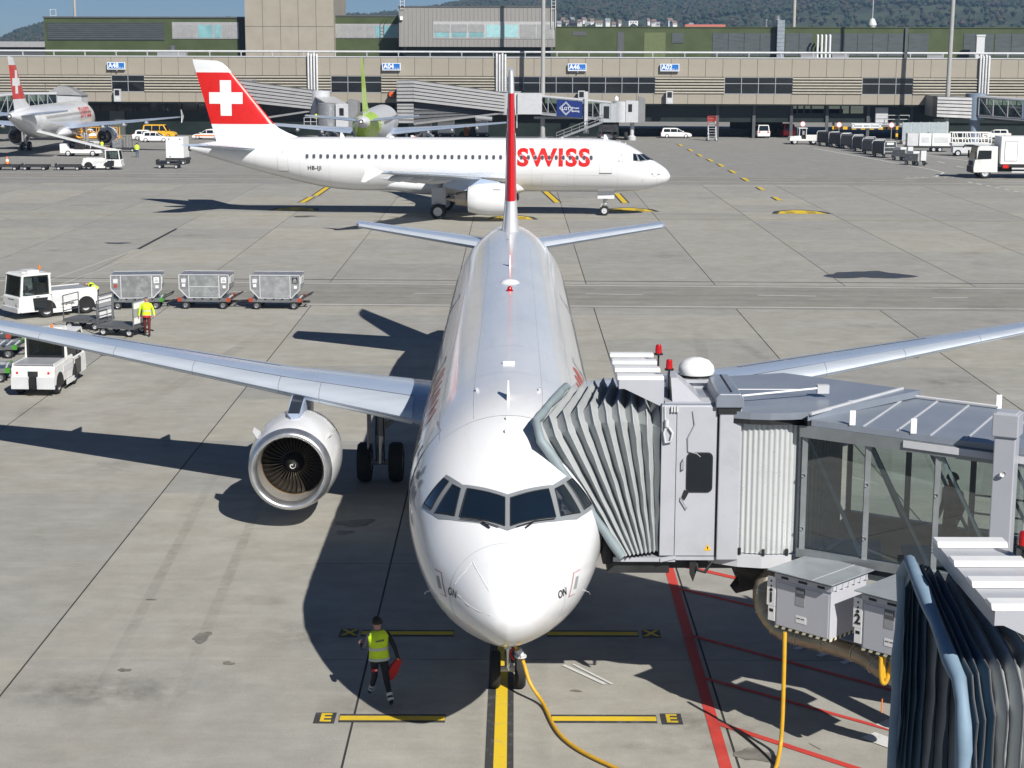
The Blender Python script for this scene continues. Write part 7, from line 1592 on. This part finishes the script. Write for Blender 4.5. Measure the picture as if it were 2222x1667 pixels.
# vehicles half seen behind the green-finned airliner's wing
for u, v, w, h, lab in ((968, 301, 1.25, 2.4, 'tall white service box van behind the side-on airliner roof'), (918, 300, 1.3, 1.7, 'low white service vehicle behind the side-on airliner roof'), (1046, 300, .9, 1.9, 'narrow white equipment cabinet left of the near fin')):
    p = at_z(u, v-2); t = thing('service_vehicle', lab, 'service vehicle', (p.x, p.y, 0), R(4)); MB().bx(-w, w, -1, 2, .5, h+.6).go('body', CLEANW, t, bev=.12); MB().bx(-w*.8, w*.8, -1.02, -1, h-.1, h+.4).go('rear_window', M('grey_shutter%d' % u, (.5, .5, .5), .5), t); MB().bx(-w*.9, w*.9, -1.06, -1, .5, .75).go('bumper', DGREY, t)
    for x in (-w*.75, w*.75):
        for y in (-.5, 1.5): wheel(t, (x, y, .36), .36, .24)
for u, v, m, lab in ((1012, 297, ORNG, 'orange hydrant post under the louvred walkway'), (1252, 297, LIME, 'lime green drum under the boarding bridge with the blue panel')):
    p = at_z(u, v); t = thing('safety_post', lab, 'post', (p.x, p.y, 0)); MB().lathe([(0, .3), (1.7, .3), (1.9, .1), (1.92, .01)], 14, (0, 0, 0), 'z').go('post', m, t, 50); MB().lathe([(0, .5), (.15, .5), (.16, .3)], 14, (0, 0, 0), 'z').go('foot', DGREY, t)
# ---- cone, hoarding, gantry and round signs
for u, v, lab in ((16, 356, 'orange and white traffic cone at the far left edge'), (402, 332, 'orange and white traffic cone right of the white box container')):
    p = at_z(u, v); t = thing('traffic_cone', lab, 'traffic cone', (p.x, p.y, 0), 0, 'traffic cones'); MB().lathe([(.03, .26), (.3, .2)], 14, (0, 0, 0), 'z').lathe([(.55, .13), (.85, .05), (.86, .01)], 14, (0, 0, 0), 'z').go('cone', ORNG, t, 50); MB().lathe([(.3, .2), (.55, .13)], 14, (0, 0, 0), 'z').go('white_band', CLEANW, t, 50); MB().bx(-.32, .32, -.32, .32, 0, .04).go('foot', BLACK, t)
a, b = at_z(1958, 313), at_z(2054, 312); t = thing('hoarding', 'pale grey panelled hoarding in front of the terminal at the right', 'hoarding', ((a.x+b.x)/2, (a.y+b.y)/2, 0), face_dir(a, b)); L = (b-a).length
for i in range(5): MB().bx(-L/2+i*L/5+.04, -L/2+(i+1)*L/5-.04, -.06, .06, .5, 3.0).go('panel', M('hoarding_blue_grey', (.33, .38, .40), .5, var=.1) if i == 0 else bpy.data.materials['hoarding_blue_grey'], t)
for i in range(6): MB().bx(-L/2+i*L/5-.06, -L/2+i*L/5+.06, -.02, .12, 0, 3.05).go('post', LGREY, t); MB().bx(-L/2+i*L/5-.2, -L/2+i*L/5+.2, -.5, .5, 0, .45).go('ballast_block', M('ballast_concrete', (.4, .39, .36), .8) if i == 0 else bpy.data.materials['ballast_concrete'], t)
dy = -3.0; g0, g1 = TL(1810, 272, dy), TL(1945, 275, dy)
t = thing('height_gauge', 'yellow and black height gauge bar with the sign reading unter dem Dock', 'gantry', tw((g0[0]+g1[0])/2, dy, 0), RTD); L = g1[0]-g0[0]
for i in range(14): MB().bx(-L/2+i*L/14, -L/2+(i+1)*L/14-.01, -.12, .12, 1.55, 1.95).go('gauge_block', YEL if i % 2 == 0 else BLACK, t)
for s in (-1, 1):
    for i in range(5): MB().bx(s*L/2-.16+(.1*s), s*L/2+.16+(.1*s), -.16, .16, i*.52, i*.52+.5).go('post_block', YEL if i % 2 else BLACK, t)
sgn = MB().bx(-L*.22, L*.26, -.2, -.13, 1.75, 2.45).go('sign_board', SIGNW, t); sign_text('unter dem Dock', .5, DGREY, sgn, (L*.02, -.21, 2.08), bold=.006)
for x in (-L*.195, L*.235): MB().lathe([(-.21, .24), (-.205, .24), (-.205, .17), (-.21, .17), (-.21, .24)], 18, (x, 0, 2.1), 'y').go('round_symbol', DGREY, sgn)
for u, dy_, lab in ((1821, -3.6, 'left end of the height gauge bar'), (1935, -3.6, 'right end of the height gauge bar'), (1742, -1.5, 'pillar behind the white tractor')):
    x, z = TL(u, 268 if u != 1742 else 275, dy_); t = thing('no_entry_sign', 'round red and white sign at the '+lab, 'sign', tw(x, dy_, 0), RTD, 'round red and white traffic signs')
    MB().lathe([(-.03, .01), (-.03, .36), (.0, .36), (.0, .01)], 20, (0, 0, 2.25), 'y').go('sign_disc', SIGNW, t); MB().lathe([(-.035, .36), (-.045, .42), (.01, .42), (.01, .3), (-.035, .27)], 20, (0, 0, 2.25), 'y').go('sign_rim', RED, t); MB().cyl((0, .05, 0), (0, .05, 2.6), .05, n=8).go('sign_post', MGREY, t)
# ================================================================== HILLS, FOREST, TOWN, HAZE
CREST = [(-200, 10), (0, 15), (30, 29), (65, 42), (105, 52), (400, 58), (800, 66), (860, 75), (914, 84), (1000, 96), (1100, 108), (1300, 112), (1450, 96), (1600, 110), (1800, 125), (2222, 132), (2500, 132)]
def crest(u):
    for (a, x), (b, y) in zip(CREST, CREST[1:]):
        if u <= b: return x+(y-x)*max(0, (u-a))/(b-a)
    return CREST[-1][1]
YH0, YH1 = 1250., 2950.
def hill_z(x, y):
    u = 1111+x*FOC/(y+27.8); c = crest(u); t = max(0, min(1, (y-YH0)/(YH1-YH0)))
    n = 3.5*math.sin(x*.011+y*.004)+2.5*math.sin(x*.027-y*.006+1)
    return c*(t**1.05)+n*t-.3
hv = []; hf = []; NX, NY = 90, 22
for j in range(NY+1):
    for i in range(NX+1):
        y = YH0+(YH1-YH0+200)*j/NY; x = -1150+2300*i/NX; hv.append((x, y, hill_z(x, min(y, YH1)) if j < NY else -.3))
for j in range(NY):
    for i in range(NX): a = j*(NX+1)+i; hf.append((a, a+1, a+NX+2, a+NX+1))
hills = MB().add(hv, hf).go('hills', M('hill_meadow_and_wood', (.045, .06, .028), .95, var=.35, vs=.006, dirt=(.09, .12, .04), ds=.004, damt=.7), None, 60); tag(hills, kind='structure')
rnd = random.Random(3); fo = MB(); octv = [(1, 0, 0), (0, 1, 0), (-1, 0, 0), (0, -1, 0)]
for k in range(16000):
    y = rnd.uniform(1750, 2960); x = rnd.uniform(-.33, .33)*(y+28); u = 1111+x*FOC/(y+27.8); t = (y-YH0)/(YH1-YH0)
    if u > 1150 and t < .55 and rnd.random() < .85: continue
    z = hill_z(x, min(y, YH1)); r = rnd.uniform(2.6, 5.2); h = rnd.uniform(5, 10); m = 0 if rnd.random() < .55 else (1 if rnd.random() < .6 else 2)
    b = rnd.uniform(.45, .72); o = rnd.uniform(0, 1.6)
    ring = [(x+r*math.cos(o+q*1.2566)*rnd.uniform(.8, 1.2), y+r*math.sin(o+q*1.2566)*rnd.uniform(.8, 1.2), z+h*b*rnd.uniform(.8, 1.25)) for q in range(5)]
    fo.add(ring+[(x+rnd.uniform(-1, 1), y, z+h), (x, y, z-1)], [(q, (q+1) % 5, 5) for q in range(5)]+[((q+1) % 5, q, 6) for q in range(5)], m)
fw = fo.go('forest', [M('far_conifer', (.022, .038, .018), .95, var=.3, vs=.02), M('bare_wood_brown', (.05, .042, .033), .95, var=.3, vs=.02), M('far_broadleaf', (.045, .05, .025), .95, var=.3, vs=.02)]); tag(fw, kind='stuff')
HW = M('far_house_white', (.75, .74, .72), .7, var=.05); HR = M('far_house_roof', (.26, .17, .14), .8, var=.2); HG = M('far_roof_grey', (.3, .3, .31), .8, var=.1)
spots = [(1213, 52, 8), (1222, 44, 7), (1231, 50, 6), (1240, 43, 8), (1258, 48, 7), (1266, 43, 9), (1275, 53, 10), (1284, 46, 8), (1300, 51, 14), (1318, 46, 10), (1332, 54, 7), (1344, 49, 6), (1371, 50, 22), (1406, 45, 6), (1419, 48, 8), (1428, 54, 6), (1452, 45, 11), (1461, 51, 10), (1500, 56, 7)]
for i, (u, v, w) in enumerate(spots):
    yy = 1700+13*(i % 7)+(54-v)*18; p = at_y(u, v+3, yy); big = u == 1371
    lab = 'largest pale block among the houses on the hillside' if big else '%s white house with a %s roof, %s from the left on the far hillside' % ('tiny' if w < 8 else 'wider', 'red' if i % 3 else 'grey', 'first second third fourth fifth sixth seventh eighth ninth tenth eleventh twelfth thirteenth fourteenth fifteenth sixteenth seventeenth eighteenth nineteenth'.split()[i])
    t = thing('far_house', lab, 'house', (p.x, yy, hill_z(p.x, yy)-1), R(rnd.uniform(-25, 25)), None if big else 'white houses on the far hillside')
    W_ = w*.24; z1 = p.z-(hill_z(p.x, yy)-1)+(3.5 if big else 2); MB().bx(-W_, W_, -4, 4, 0, z1).go('wall', HW, t)
    if big: MB().bx(-W_-.3, W_+.3, -4.3, 4.3, z1, z1+.5).go('roof', HG, t)
    else: MB().prism([(-4.6, z1-.2), (4.6, z1-.2), (0, z1+2.2)], 'x', -W_-.4, W_+.4).go('roof', HR if i % 3 else HG, t)
    for k in range(3): MB().bx(-W_*.7+k*W_*.55, -W_*.7+k*W_*.55+W_*.3, -4.08, -4, z1-2.2, z1-.9).go('window', DGREY, t)
p = at_y(1530, 58, 1650); t = thing('far_barn', 'long low red-roofed building at the foot of the hill', 'building', (p.x, 1650, hill_z(p.x, 1650)-1), R(-3)); zz_ = p.z-hill_z(p.x, 1650)
MB().bx(-18, 18, -5, 5, 0, zz_).go('wall', M('barn_wall', (.4, .3, .25), .8), t); MB().prism([(-5.6, zz_-.2), (5.6, zz_-.2), (0, zz_+3)], 'x', -19, 19).go('roof', M('barn_red_roof', (.5, .14, .09), .8), t)
lowr = thing('distant_hall', 'low grey flat-roofed hall beyond the pier at the far left edge', 'building', tw(TX(40, 60), 60), RTD); MB().bx(-30, 9, 0, 20, 0, 13.2).go('wall', DGREY, lowr); MB().bx(-31, 10, -1, 21, 13.2, 14.2).go('roof', M('hall_roof_grey', (.33, .33, .34), .7), lowr)
# air between the apron and the hills
hz_ = MB().bx(-1700, 1700, -140, 3380, -1.2, 175).go('haze', None or bpy.data.materials.new('haze_air')); tag(hz_, kind='stuff')
hm = bpy.data.materials['haze_air']; hm.use_nodes = True; nt = hm.node_tree; nt.nodes.remove(nt.nodes['Principled BSDF'])
pv = nt.nodes.new('ShaderNodeVolumePrincipled'); pv.inputs['Color'].default_value = (.42, .66, 1.0, 1); pv.inputs['Density'].default_value = .00015; pv.inputs['Anisotropy'].default_value = .2
nt.links.new(pv.outputs[0], nt.nodes['Material Output'].inputs['Volume'])
